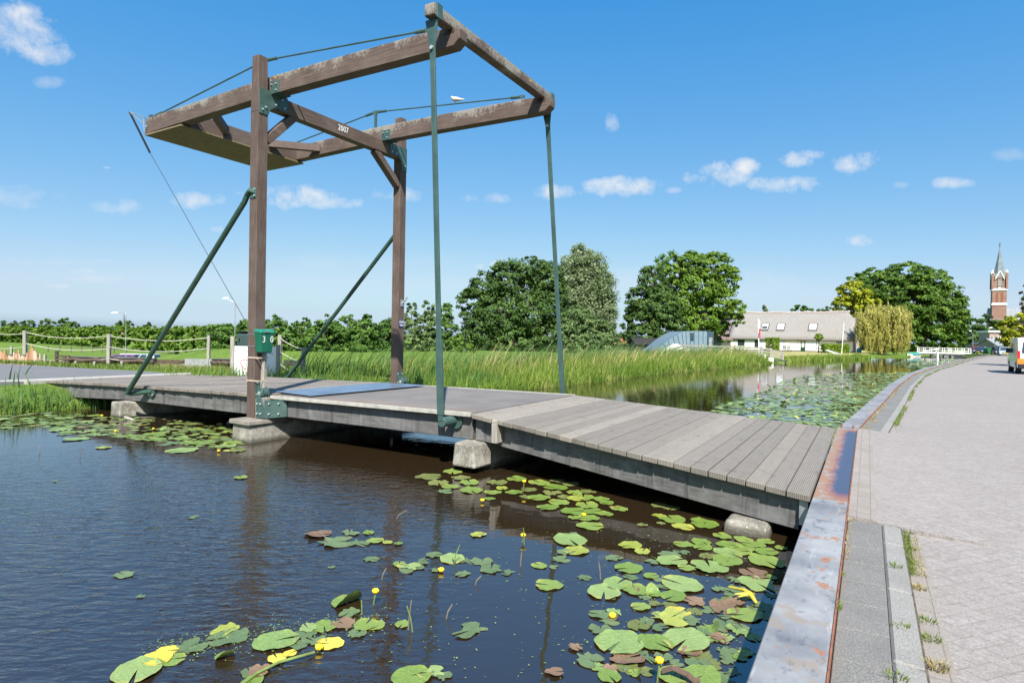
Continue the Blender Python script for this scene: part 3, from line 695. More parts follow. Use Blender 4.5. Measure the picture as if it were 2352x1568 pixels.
def build_paving():
    for a_, b_, t, k0, k1, c1 in ((-14, -1.47, .556, .561, .70, .82), (4.75, 112, .63, .635, .75, .865)):
        near = b_ < 0
        tag(sweep('pavement', .312, t, .47, .475, MT['slab'], a_, b_, .38 if near else .8, .2, .007, bevel=.004 if near else 0), kind='structure')
        tag(sweep('kerb', k0, k1, .4765, .465, MT['kerb'], a_, b_, 1.0, .2, .008, bevel=.014 if near else 0), kind='structure')
        tag(sweep('gutter_course', k1 + .006, c1, .434, .434, MT['course'], a_, b_, 2.0, .43), kind='structure')
        tag(sweep('joint_bed', .31, k1 + .004, .458, .458, MT['straw_bed'], a_, b_, 2.0, .3), kind='structure')
    tag(sweep('gutter_course', .31, .52, .505, .492, MT['course'], -1.45, 4.72, 2.0, .44), kind='structure')
    # road, paved in a herringbone
    m = MB(); vs = [-30, -14, -6, 0, 4.7, 7.7, 10.8, 17.8, 27.3, 36.9, 46.7, 63.6, 80, 96, 110, 122, 135]
    for v in vs:
        m.v += [(qu(v) + .31, v, .425), (qu(v) + 8.6, v, .43)]
    for i in range(len(vs) - 1): m.f.append((2 * i, 2 * i + 1, 2 * i + 3, 2 * i + 2))
    tag(bframe(m.build('road', MT['pavers'])), kind='structure')
    # ramp of pavers up to the bridge
    m = MB(); m.hexa([(9.70, -1.46, .3), (10.7, -1.46, .3), (10.7, 4.74, .3), (9.70, 4.74, .3)], [(9.70, -1.46, .495), (10.7, -1.46, .43), (10.7, 4.74, .43), (9.70, 4.74, .495)])
    tag(bframe(m.build('road', MT['pavers'])), kind='structure')
    # asphalt lane and concrete strip on the left bank
    m = MB(); z = .632
    m.hexa([(-8.875 - .75, -.9, .3), (-8.875, -.4, .3), (-8.875, 4.0, .3), (-8.875 - .55, 4.3, .3)], [(-8.875 - .75, -.9, z), (-8.875, -.4, z), (-8.875, 4.0, z), (-8.875 - .55, 4.3, z)])
    m.hexa([(-14, -5.6, .3), (-8.9, -.41, .3), (-9.62, -.9 + .02, .3), (-14.6, -4.2, .3)], [(-14, -5.6, z), (-8.9, -.41, z), (-9.62, -.9 + .02, z), (-14.6, -4.2, z)])
    tag(bframe(m.build('concrete_strip', MT['apron'])), kind='structure')
    P = [at(-60, 878, .625), at(100, 872.6, .625), at(245, 862, .625), at(395, 859, .625), at(440, 864, .625)]
    Q = [at(-60, 832, .625), at(60, 838, .625), at(170, 844, .625), at(290, 850, .625), at(400, 857, .625)]
    m = MB(); n = len(P)
    lane = [BI @ p for p in Q] + [(BI @ p) for p in (at(400, 861, .625), at(245, 868, .625), at(100, 874, .625), at(-60, 880, .625))]
    m.prism([(p.x, p.y, .3) for p in lane], (0, 0, .322))
    tag(bframe(m.build('asphalt_lane', MT['asphalt'])), kind='structure')
build_paving()

# ------------------------------------------------------------------ the drawbridge
def build_bridge():
    B = empty('drawbridge', label='brown timber drawbridge with raised balance beams over the lily canal', cat='drawbridge'); B.matrix_world = BM
    def lz(u): return interp([(-8.88, .63), (-5.085, .74), (-.4, .819), (0, .822)], u)
    def rz(u): return interp([(4.73, .84), (8.02, .597), (9.37, .497)], u)
    Wd = 3.72
    # planks: each plank its own island
    m = MB(); u = -8.87
    while u < -.05:
        b = min(u + .136, -.02); j = RNG.uniform(-.012, .012, 2)
        m.hexa([(u, j[0], lz(u) - .07), (b, j[0], lz(b) - .07), (b, Wd + j[1], lz(b) - .07), (u, Wd + j[1], lz(u) - .07)], [(u, j[0], lz(u)), (b, j[0], lz(b)), (b, Wd + j[1], lz(b)), (u, Wd + j[1], lz(u))]); u += .144
    m.build('approach_deck', MT['deck_old'], B, bevel=.006)
    m = MB()
    edges = [4.745, 4.93, 5.135] + [5.34 + .2 * k for k in range(19)]
    edges = [4.745 + .2 * k for k in range(22)] + [9.13]
    edges = [e for e in edges if e < 9.0] + [8.945 + .2, 9.37]
    edges = sorted(set(round(e, 3) for e in edges))
    for a, b in zip(edges, edges[1:]):
        b -= .011; j = RNG.uniform(-.012, .012, 2)
        n = lambda u: -.188 * (u - 4.73) ; f = lambda u: Wd + .181 * (u - 4.73)
        lo = [(a, n(a) + j[0], rz(a) - .07), (b, n(b) + j[0], rz(b) - .07), (b, f(b) + j[1], rz(b) - .07), (a, f(a) + j[1], rz(a) - .07)]
        t = RNG.uniform(-.003, .003)
        m.hexa(lo, [(p[0], p[1], p[2] + .07 + t) for p in lo])
    m.build('ramp_deck', MT['deck'], B, bevel=.007)
    m = MB(); m.hexa([(.07, .035, .74), (4.72, .035, .78), (4.72, Wd - .03, .78), (.07, Wd - .03, .74)], [(.07, .035, .803), (4.72, .035, .842), (4.72, Wd - .03, .842), (.07, Wd - .03, .803)])
    m.build('leaf_deck', MT['leaf_top'], B)
    for v0, v1 in ((-.015, .032), (Wd - .027, Wd + .015)):
        m = MB(); m.hexa([(.07, v0, .755), (4.725, v0, .79), (4.725, v1, .79), (.07, v1, .755)], [(.07, v0, .815), (4.725, v0, .853), (4.725, v1, .853), (.07, v1, .815)])
        m.build('edge_strip', MT['trim'], B, bevel=.004)
    # side beams
    for v0, v1 in ((.075, .195), (Wd - .195, Wd - .075)):
        m = MB(); P = [(-8.92, lz(-8.92) - .075), (-5.1, lz(-5.1) - .075), (-.03, lz(-.03) - .075), (-.03, .40), (-5.1, .37), (-8.92, .20)]
        m.prism([(p[0], v0, p[1]) for p in P], (0, v1 - v0, 0)); m.build('side_beam', MT['fascia'], B, bevel=.008)
        m = MB(); P = [(.05, .738), (4.70, .776), (4.70, .435), (.05, .43)]
        m.prism([(p[0], v0 + .02, p[1]) for p in P], (0, v1 - v0, 0)); m.build('side_beam', MT['fascia'], B, bevel=.008)
    m = MB(); m.prism([(4.76, .09, .765), (5.2, .08, .74), (5.2, .08, .41), (4.76, .09, .44)], (0, .12, 0)); m.build('side_beam', MT['fascia'], B, bevel=.006)
    def rampbeam(sgn):
        e0 = (.085, -.77) if sgn > 0 else (Wd - .085 - .12, Wd + .64)
        m = MB()
        a0, a1 = 5.205, 9.26
        y0, y1 = e0
        lo = [(a0, y0, .39), (a1, y1, .11), (a1, y1 + .12, .11), (a0, y0 + .12, .39)]
        hi = [(a0, y0, rz(a0) - .073), (a1, y1, rz(a1) - .073), (a1, y1 + .12, rz(a1) - .073), (a0, y0 + .12, rz(a0) - .073)]
        m.hexa(lo, hi); m.build('side_beam', MT['fascia'], B, bevel=.008)
    rampbeam(1); rampbeam(-1)
    m = MB(); m.box(5.165, 5.255, -.105, .10, .46, .745); m.box(5.165, 5.255, -.105, -.085, .745, .80); m.build('batten', MT['grey_wood'], B, bevel=.006)
    m = MB(); m.box(9.262, 9.34, -.82, -.70, .18, .45); m.build('batten', MT['galv'], B)
    for v in (1.0, 1.86, 2.7):                                     # inner joists, in the dark underneath
        m = MB(); m.box(-8.8, -.1, v, v + .12, .40, .56); m.box(.1, 4.7, v, v + .12, .45, .73); m.build('joist', MT['fascia'], B)
        m = MB(); m.hexa([(4.8, v, .42), (9.3, v, .12), (9.3, v + .12, .12), (4.8, v + .12, .42)], [(4.8, v, .74), (9.3, v, .40), (9.3, v + .12, .40), (4.8, v + .12, .74)]); m.build('joist', MT['fascia'], B)
    # piers
    def pier(lo, hi, name='pier'):
        m = MB(); m.hexa(lo, hi); return m.build(name, MT['concrete'], B, bevel=.03, seg=2)
    p = pier([(-.27, -.52, -.5), (.36, -.55, -.5), (.42, 4.4, -.5), (-.27, 4.4, -.5)], [(-.25, -.49, .318), (.30, -.52, .318), (.30, 4.4, .318), (-.25, 4.4, .318)])
    m = MB(); m.hexa([(-.29, -.545, .32), (.34, -.58, .32), (.30, 4.4, .32), (-.27, 4.4, .32)], [(-.285, -.54, .40), (.33, -.575, .40), (.29, 4.4, .40), (-.265, 4.4, .40)]); m.build('pier_cap', MT['cap'], p, bevel=.012)
    pier([(4.57, -.24, .085), (4.99, -.26, .085), (5.16, 4.1, .085), (4.6, 4.1, .085)], [(4.58, -.20, .43), (4.93, -.22, .42), (5.02, 4.1, .42), (4.64, 4.1, .42)])
    pier([(4.68, .25, -.6), (4.98, .25, -.6), (4.98, 3.6, -.6), (4.68, 3.6, -.6)], [(4.68, .25, .084), (4.98, .25, .084), (4.98, 3.6, .084), (4.68, 3.6, .084)])
    pier([(-5.15, -.22, .01), (-4.70, -.24, .01), (-4.0, 4.1, .01), (-5.1, 4.1, .01)], [(-5.15, -.20, .352), (-4.72, -.22, .352), (-4.45, 4.1, .355), (-5.1, 4.1, .355)])
    pier([(-4.9, .1, -.6), (-4.35, .1, -.6), (-4.35, 3.6, -.6), (-4.9, 3.6, -.6)], [(-4.9, .1, .009), (-4.35, .1, .009), (-4.35, 3.6, .009), (-4.9, 3.6, .009)])
    # posts
    def post(v0, z0, z1, mat):
        m = MB(); a = .217
        m.box(-a, 0, v0, v0 + a, z0, z1 - 1.05)
        q = .012
        m.hexa([(-a, v0, z1 - 1.05), (0, v0, z1 - 1.05), (0, v0 + a, z1 - 1.05), (-a, v0 + a, z1 - 1.05)], [(-a + q, v0 + q, z1), (-q, v0 + q, z1), (-q, v0 + a - q, z1), (-a + q, v0 + a - q, z1)])
        return m.build('post', MT['brown_z'], B, bevel=.006)
    pn = post(-.226, .40, 7.165, 0); pf = post(3.73, .30, 7.27, 0)
    for zc in (1.49, 1.70): pass
    # portal beam and date
    m = MB(); m.box(-.19, .002, -.005, 3.728, 6.25, 6.525); pb = m.build('portal_beam', MT['brown_y'], B, bevel=.006)
    t = text('year_lettering', '2007', .175, MT['lettering'], frame((.006, 1.87, 6.40), (0, 1, 0), (0, 0, 1)), None, .001, spacing=1.05, sx=.82)
    t.parent = pb
    for y0, y1 in ((.62, -.0), (2.92, 3.72)):
        m = MB(); m.bar((-.095, y0, 6.26), (-.095, y1, 5.62), .15, .17, up=(1, 0, 0)); m.build('knee_brace', MT['brown_y'], B, bevel=.005)
    # corner plates of painted steel
    def bolts(par, pts, ax, r=.018):
        for p in pts:
            m = MB(); q = Vector(p); m.tube([q, q + Vector(ax) * .022], r, 8); m.build('bolt', MT['bolt'], par)
    m = MB(); m.box(.003, .017, -.215, .42, 6.27, 6.55); m.prism([(.003, -.215, 6.27), (.003, -.215, 6.08), (.003, -.02, 6.08), (.003, .03, 6.2), (.003, .12, 6.27)], (.014, 0, 0))
    cp = m.build('corner_plate', MT['green'], B, bevel=.003); bolts(cp, [(.017, -.15, 6.16), (.017, -.08, 6.22), (.017, .14, 6.33), (.017, .34, 6.33), (.017, .28, 6.47)], (1, 0, 0))
    m = MB(); m.prism([(-.205, -.228, 6.27), (-.205, -.228, 6.08), (.017, -.228, 6.08), (.017, -.228, 6.55), (-.09, -.228, 6.55)], (0, -.012, 0))
    m.box(.003, .017, 3.33, 3.94, 6.28, 6.54); m.prism([(.003, 3.94, 6.28), (.003, 3.94, 5.98), (.003, 3.78, 5.98), (.003, 3.73, 6.2), (.003, 3.62, 6.28)], (.014, 0, 0))
    m.v = m.v[10:]; m.f = [tuple(i - 10 for i in f) for f in m.f if min(f) >= 10]
    cp = m.build('corner_plate', MT['green'], B, bevel=.003); bolts(cp, [(.017, 3.40, 6.34), (.017, 3.46, 6.47), (.017, 3.55, 6.33), (.017, 3.86, 6.1)], (1, 0, 0))
    # balance beams: sag a little towards both ends
    ZT = [(-4.35, 6.785), (-2, 6.825), (0, 6.855), (1.5, 6.835), (3.8, 6.785), (4.35, 6.72)]
    def zt(u): return interp(ZT, u)
    for v0 in (.06, 3.1):
        m = MB(); us = [-4.35, -3, -2, -1, 0, .75, 1.5, 2.3, 3.0, 3.8, 4.2]
        top = [(u, v0, zt(u)) for u in us] + [(4.36, v0, 6.70)]
        bot = [(4.36, v0, 6.55), (4.24, v0, 6.455)] + [(u, v0, zt(u) - interp([(-4.35, .345), (0, .34), (4.2, .33)], u)) for u in us[::-1][1:]]
        m.prism(top + bot, (0, .215, 0)); bb = m.build('balance_beam', MT['brown_x'], B, bevel=.008)
        m = MB(); m.box(-.02, .22, v0 - .016, v0 - .002, 6.515, 6.74); m.box(-.06, .26, v0 - .03, v0 + .24, 6.50, 6.517); pl = m.build('pivot_bracket', MT['green'], B, bevel=.003)
        bolts(pl, [(.03, v0 - .016, 6.68), (.15, v0 - .016, 6.68), (.15, v0 - .016, 6.56)], (0, -1, 0), .014)
        # tie rod with its little mast
        vc = v0 + .11
        e1, e2 = (-4.22, vc, zt(-4.2) + .05), (3.72, vc, zt(3.7) + .09)
        top_ = (-.34, vc, 7.27)
        m = MB(); m.tube([e1, top_], .016, 8); m.tube([top_, e2], .016, 8)
        for a, b in ((e1, top_), (e2, top_), (top_, e1), (top_, e2)):
            A = Vector(a); D = (Vector(b) - A).normalized(); m.tube([A + D * .10, A + D * .32], .032, 8); m.bar(A, A + D * .12, .03, .06)
        m.build('tie_rod', MT['green'], B)
        m = MB(); m.box(-.365, -.315, vc - .025, vc + .025, zt(-.34), 7.30); m.build('tie_mast', MT['green'], B)
        m = MB(); m.bar((-4.28, vc, zt(-4.2) - .02), (-4.28, vc, zt(-4.2) + .09), .10, .10, up=(1, 0, 0)); m.build('tie_anchor', MT['green'], B)
    # end cross beam carrying the hangers
    m = MB(); m.box(4.06, 4.24, -.42, 3.58, 6.722, 6.90); cb = m.build('cross_beam', MT['brown_yl'], B, bevel=.012)
    m = MB(); m.box(4.04, 4.26, .06, .275, 6.64, 6.72); m.box(4.04, 4.26, 3.1, 3.315, 6.64, 6.72); m.v = m.v[:8]; m.f = m.f[:6]; m.build('saddle', MT['brown_x'], B); m = MB(); m.box(4.04, 4.26, 3.1, 3.315, 6.64, 6.72); m.build('saddle', MT['brown_x'], B)
    # ballast box
    bx = None
    m = MB(); m.box(-4.36, -2.95, .062, 3.313, 6.405, 6.438); bx = m.build('ballast_box', MT['underside'], B)
    m = MB(); m.box(-3.03, -2.97, .277, 3.098, 6.44, 6.76); m.build('wall_board', MT['brown_y'], bx, bevel=.004)
    m = MB(); m.box(-4.33, -4.25, .277, 3.098, 6.44, 6.76); m.build('wall_board', MT['brown_y'], bx, bevel=.004)
    m = MB(); m.box(-4.24, -3.04, .277, 3.098, 6.44, 6.70); m.build('ballast', MT['fascia'], bx)
    m = MB(); m.bar((-2.12, .26, 6.60), (-2.96, 1.12, 6.60), .13, .17); m.build('diagonal_strut', MT['brown_y'], B, bevel=.004)
    m = MB(); m.bar((-2.12, 3.12, 6.64), (-2.96, 2.26, 6.64), .13, .17); m.build('diagonal_strut', MT['brown_y'], B, bevel=.004)
    # hangers
    for top_, bot, cp_ in (((4.12, -.31, 6.74), (4.34, -.22, .72), 0), ((4.12, 3.42, 6.74), (4.36, 3.93, .72), 1)):
        T = Vector(top_); Bt = Vector(bot); D = (Bt - T)
        m = MB(); m.bar(T + D * .118, Bt, .035, .085, up=(1, 0, 0)); m.bar(T + D * .80, T + D * .985, .05, .105, up=(1, 0, 0)); h = m.build('hanger', MT['green'], B, bevel=.004)
        m = MB(); m.bar(T + Vector((0, 0, -.02)), T + D * .075, .022, .24, up=(1, 0, 0), h1=.10); m.bar(T + D * .075, T + D * .125, .022, .10, up=(1, 0, 0)); m.box(4.05, 4.25, T.y - .05, T.y - .035, 6.73, 6.915); m.box(4.245, 4.26, T.y - .05, T.y + .08, 6.70, 6.915)
        pl = m.build('hanger_plate', MT['green'], h, bevel=.003)
        m = MB(); q = T + D * .075 + Vector((0, -.012, 0)); m.tube([q, q - Vector((0, .03, 0))], .03, 8); m.build('bolt', MT['bolt'], h)
        s = -1 if cp_ == 0 else 1; f = .07 if cp_ == 0 else Wd - .07
        m = MB(); m.tube([(4.36, f + s * .30, .705), (4.38, f, .705)], .075, 18); m.tube([(4.42, f + s * .022, .695), (4.42, f, .695)], .115, 18); bo = m.build('pivot_boss', MT['green'], h, bevel=.003)
    # stay tubes
    for s in (-1, 1):
        v = -.23 if s < 0 else Wd + .23; vb = .06 if s < 0 else Wd - .06; vp = -.20 if s < 0 else 3.92
        m = MB(); m.tube([(-.06, vp, 4.60), (-.17, vp + s * .05, 4.64), (-.28, v, 4.57), (-.36, v, 4.45), (-4.30, v, .69), (-4.40, v, .585), (-4.36, v * .7 + vb * .3, .575), (-3.92, vb, .64)], .052, 12)
        st = m.build('stay_tube', MT['green_tube'], B, smooth=False, bevel=0)
        m = MB(); m.tube([(-3.92, vb + s * .012 * -1, .64), (-3.92, vb + s * .03, .64)], .13, 16); m.box(-.20, -.02, vp + (s * .028), vp + s * .045, 4.49, 4.71) if False else None
        fl = m.build('flange', MT['green'], st)
        bolts(fl, [(-3.92 + a, vb + s * .03, .64 + b) for a, b in ((.07, .07), (-.07, .07), (.07, -.07), (-.07, -.07))], (0, s, 0), .016)
        m = MB(); a = (-.226 if s < 0 else 3.947); m.box(-.19, -.015, min(a, a + s * .014), max(a, a + s * .014), 4.50, 4.70); fp = m.build('flange', MT['green'], st, bevel=.003)
        bolts(fp, [(-.15, a + s * .014, 4.66), (-.05, a + s * .014, 4.54), (-.05, a + s * .014, 4.66)], (0, s, 0), .016)
    # hinges at the leaf heel
    m = MB(); m.box(.02, .20, -.215, -.02, .405, .79); m.build('heel_block', MT['grey_wood'], B, bevel=.008)
    m = MB(); m.prism([(.06, -.217, .42), (.06, -.217, .80), (.20, -.217, .80), (.215, -.217, .76), (.30, -.217, .62), (.30, -.217, .42)], (0, -.014, 0)); m.prism([(.30, -.23, .42), (.30, -.23, .62), (.30, -.23, .755), (.55, .055, .755), (.55, .055, .44)], (.006, .012, 0))
    hb = m.build('hinge_plate', MT['green'], B, bevel=.003)
    bolts(hb, [(.11, -.232, .50), (.11, -.232, .68), (.20, -.232, .50), (.20, -.232, .68), (.36, -.17, .50), (.47, -.045, .50), (.36, -.17, .69), (.47, -.045, .69)], (.2, -1, 0), .017)
    for v0 in (-.12, 3.80):
        m = MB(); m.box(.003, .018, v0 - .09, v0 + .10, .80, 1.10)
        m.prism([(.018, v0 - .07, 1.02), (.13, v0 - .07, .98), (.20, v0 - .07, .93), (.20, v0 - .07, .82), (.018, v0 - .07, .79)], (0, .02, 0)); m.prism([(.018, v0 + .05, 1.02), (.13, v0 + .05, .98), (.20, v0 + .05, .93), (.20, v0 + .05, .82), (.018, v0 + .05, .79)], (0, .02, 0))
        m.tube([(.12, v0 - .09, .87), (.12, v0 + .09, .87)], .075, 16)
        hg = m.build('hinge', MT['green'], B, bevel=.003); m = MB(); m.tube([(.12, v0 - .098, .87), (.12, v0 + .1, .87)], .035, 10); m.build('hinge_pin', MT['bolt'], hg)
        bolts(hg, [(.018, v0 - .07, .84), (.018, v0 - .07, 1.05), (.018, v0 + .08, 1.05)], (1, 0, 0), .015)
    m = MB(); m.box(.003, .02, 3.80, 3.90, 2.69, 2.86); hk = m.build('hook_plate', MT['galv'], B); m = MB(); m.tube([(.02, 3.85, 2.77), (.09, 3.87, 2.83), (.13, 3.90, 2.92)], .022, 8); m.build('hook', MT['galv'], hk)
    return B
bridge = build_bridge()

def on_bridge():
    def T(name, label, cat, loc):
        o = empty(name, label=label, cat=cat); o.matrix_world = BM @ Matrix.Translation(loc); return o
    # steel plate on the deck
    m = MB(); m.hexa([(-.24, .40, .834), (.96, .26, .834), (1.08, 3.46, .845), (-.10, 3.36, .845)], [(-.24, .40, .846), (.96, .26, .846), (1.08, 3.46, .857), (-.10, 3.36, .857)])
    tag(bframe(m.build('steel_plate', MT['steel_plate'], bevel=.002)), 'blue grey steel plate lying on the deck beside the near post', 'steel plate')
    # green mailbox
    o = T('mailbox', 'green plastic mailbox with white digits on the near bridge post', 'mailbox', (.12, -.115, 1.64))
    m = MB(); m.hexa([(-.09, -.115, -.02), (.08, -.13, -.02), (.08, .115, -.02), (-.09, .10, -.02)], [(-.10, -.15, .36), (.11, -.165, .36), (.11, .145, .36), (-.10, .13, .36)]); m.build('body', MT['mail_green'], o, bevel=.018, seg=2)
    m = MB(); m.hexa([(-.10, -.16, .345), (.125, -.175, .345), (.125, .155, .345), (-.10, .14, .345)], [(-.10, -.15, .425), (.10, -.16, .41), (.10, .14, .41), (-.10, .13, .425)]); m.build('lid', MT['mail_lid'], o, bevel=.02, seg=2)
    m = MB(); m.box(.122, .132, -.08, .0, .362, .385); m.build('name_slot', MT['cap'], o)
    m = MB(); m.hexa([(.08, -.02, 0.005), (.088, -.02, 0.005), (.088, .025, 0.005), (.08, .025, 0.005)], [(.10, -.02, .33), (.112, -.02, .33), (.112, .025, .33), (.10, .025, .33)]); m.build('front_groove', MT['mail_green'], o)
    for ch, y in (('3', -.085), ('0', .085)):
        t = text('digit', ch, .17, MT['lettering'], frame((.1045, y, .225), (0, 1, 0), (.09, 0, 1)), None, .002, sx=.85); t.parent = o
    # grey mailbox behind the post
    o = T('mailbox', 'dark grey metal mailbox with a lock strapped behind the near post', 'mailbox', (-.40, .02, 1.74))
    m = MB(); P = [(-.24, -.17, 0), (-.24, .17, 0), (-.24, .15, .22), (-.24, -.09, .27), (-.24, -.17, .20)]
    m.prism(P, (.42, 0, 0)); m.build('body', MT['mail_grey'], o, bevel=.006)
    m = MB(); m.bar((-.25, .0, .275), (.19, .0, .275), .34, .012); m.build('lid', MT['mail_grey'], o)
    m = MB(); m.tube([(-.16, -.172, .12), (-.16, -.19, .12)], .016, 8); m.box(-.167, -.153, -.185, -.175, .07, .12); m.build('lock', MT['black'], o)
    o = T('strap', 'pair of thin steel straps around the near post behind the mailboxes', 'strap', (-.108, -.117, 1.73))
    for z in (0, .22):
        m = MB(); a = .116; m.box(-a, a, -a, -a + .007, z, z + .012); m.box(-a, a, a - .007, a, z, z + .012); m.box(-a, -a + .007, -a + .007, a - .007, z, z + .012); m.box(a - .007, a, -a + .007, a - .007, z, z + .012); m.build('steel_band', MT['galv'], o)
    # weathered stake tied to the post
    o = T('stake', 'split weathered stake tied to the near post below the green mailbox', 'stake', (.075, -.09, .95))
    m = MB(); m.bar((0, 0, 0), (0, .01, .36), .085, .07); m.bar((0, .01, .355), (.005, .012, .72), .075, .065); m.build('pole', MT['grey_wood'], o, bevel=.006)
    for z in (.13, .56):
        m = MB(); x0, x1, y0, y1 = -.30, .045, -.145, .06; m.box(x0, x1, y0, y0 + .006, z, z + .03); m.box(x1 - .006, x1, y0 + .006, y1, z, z + .03); m.box(x0, x0 + .006, y0 + .006, y1, z, z + .03); m.build('tie_strap', MT['strap'], o)
    # small enamel sign
    o = T('road_sign', 'small navy enamel plate lettered EIGEN WEG on the far post', 'sign', (.008, 3.845, 2.27))
    m = MB(); m.box(0, .008, -.10, .10, -.085, .085); m.build('plate', MT['enamel'], o, bevel=.003)
    for s_, z in (('EIGEN', .038), ('WEG', -.042)):
        t = text('lettering', s_, .075, MT['lettering'], frame((.0085, 0, z), (0, 1, 0), (0, 0, 1)), None, .001, sx=.85); t.parent = o
    # pull chain and cord
    o = T('pull_cord', 'thin cord on a rusty chain hanging from the left beam end', 'cord', (-4.36, .12, 6.6))
    tip = Vector((-.72, -.03, .47)); end = Vector((.13, -.02, -.58))
    m = MB(); m.tube([(.02, -.07, .20), tip], .014, 6); m.tube([(.10, -.06, -.02), tip], .014, 6); m.tube([(-.02, -.09, .2), (.04, -.09, -.16), (.10, -.09, -.02)], .008, 6); m.build('chain_arm', MT['galv'], o)
    m = MB(); n = 26
    for k in range(n):
        a = tip.lerp(end, k / n); b = tip.lerp(end, (k + 1.25) / n)
        m.bar(a, b, .05 if k % 2 else .015, .015 if k % 2 else .05, up=(0, 1, 0))
    m.build('chain', MT['black'], o)
    m = MB(); m.tube([end, (4.02, -.16, -4.62)], .006, 5); m.build('cord', MT['black'], o)
    # dove on the far tie rod
    d = T('dove', 'pale collared dove perched on the far tie rod', 'bird', (1.98, 3.21, 7.060))
    m = MB(); m.tube([(-.075, 0, .115), (-.05, 0, .105), (0, 0, .085), (.06, 0, .075), (.12, 0, .058), (.19, 0, .045), (.25, 0, .036)], [.022, .042, .052, .044, .03, .018, .008], 12); m.ball((-.085, 0, .142), .027, .024, .027, 10, 8); m.tube([(-.105, 0, .140), (-.132, 0, .132)], [.008, .002], 6)
    bo = m.build('dove_body', MT['bird'], None, smooth=True); bo.parent = d; bo.name = 'plumage'
    m = MB(); m.tube([(-.01, .012, .045), (-.008, .012, .012)], .005, 6); m.tube([(.008, -.012, .045), (.01, -.012, .012)], .005, 6); m.build('leg', MT['rust'], d)
on_bridge()
m = MB(); p = uvat(1722, 1235, 0)
m.hexa([(8.52, -.93, -.3), (9.02, -.90, -.3), (9.05, -.45, -.3), (8.52, -.45, -.3)], [(8.56, -.90, .135), (8.98, -.87, .115), (8.98, -.5, .125), (8.58, -.5, .14)])
tag(bframe(m.build('concrete_block', MT['concrete'], bevel=.05, seg=2)), 'rough concrete block standing in the water under the ramp end', 'concrete block')
# ------------------------------------------------------------------ foliage
def orient(nrm, rng):
    n = nrm / (np.linalg.norm(nrm, axis=1, keepdims=True) + 1e-9)
    a = rng.normal(size=n.shape); x = np.cross(n, a); x /= np.linalg.norm(x, axis=1, keepdims=True) + 1e-9
    return n, x, np.cross(n, x)
def leaf_geo(C, nrm, size, aspect, rng, long_dir=None):
    n, x, y = orient(nrm, rng)
    if long_dir is not None:
        x = long_dir / np.linalg.norm(long_dir, axis=1, keepdims=True); y = np.cross(n, x); y /= np.linalg.norm(y, axis=1, keepdims=True) + 1e-9
    s = size[:, None]
    V = np.stack([C - x * s, C + y * s * aspect + n * s * .12, C + x * s, C - y * s * aspect + n * s * .12], 1).reshape(-1, 3)
    F = np.arange(len(C) * 4).reshape(-1, 4)
    return V, F
def crown_points(lobes, leaf, cover, rng, droop=0, shell=.62, clump=.30, flat=.6):
    """lobes: (center(3), rx, ry, rz) -> leaf centers, normals, tints, long axes"""
    Cs, Ns, Ts, Ls = [], [], [], []
    for c, rx, ry, rz in lobes:
        area = math.pi * rx * rz; nl = int(1.9 * cover * area / (leaf * leaf * .55)); per = 38
        k = max(5, nl // per)
        d = rng.normal(size=(k, 3)); d /= np.linalg.norm(d, axis=1, keepdims=True)
        rad = shell + (1 - shell) * rng.random(k) ** .6
        cc = np.array(c) + d * rad[:, None] * np.array([rx, ry, rz])
        cr = clump * min(rx, rz) * rng.uniform(.55, 1.15, k)
        ct = rng.random(k)
        g = rng.normal(size=(k, per, 3)); g /= np.linalg.norm(g, axis=2, keepdims=True); g *= (rng.random((k, per, 1)) ** .45)
        if droop: g = g * np.array([.55, .55, 1.5 + droop]); g[:, :, 2] -= droop * .5
        else: g = g * np.array([1, 1, flat])
        P = cc[:, None, :] + g * cr[:, None, None]
        N = d[:, None, :] * .7 + g * .5 + np.array([0, 0, .55]) + rng.normal(size=(k, per, 3)) * .55
        if droop: N = d[:, None, :] + rng.normal(size=(k, per, 3)) * .6
        Cs.append(P.reshape(-1, 3)); Ns.append(N.reshape(-1, 3))
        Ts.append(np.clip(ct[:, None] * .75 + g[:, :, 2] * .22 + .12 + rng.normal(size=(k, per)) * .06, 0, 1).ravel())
        Ls.append((np.array([0, 0, -1.]) + rng.normal(size=(k * per, 3)) * .25))
    return np.concatenate(Cs), np.concatenate(Ns), np.concatenate(Ts), np.concatenate(Ls)
def px_lobes(lobes, Y):
    out = []
    for l in lobes:
        px, py, rx, ry = l[:4]; dy = l[4] if len(l) > 4 else 0
        k = (Y + dy) / 1382.6; c = atY(px, py, Y + dy)
        out.append(((c.x, c.y, c.z), rx * k, rx * k * .85, ry * k))
    return out
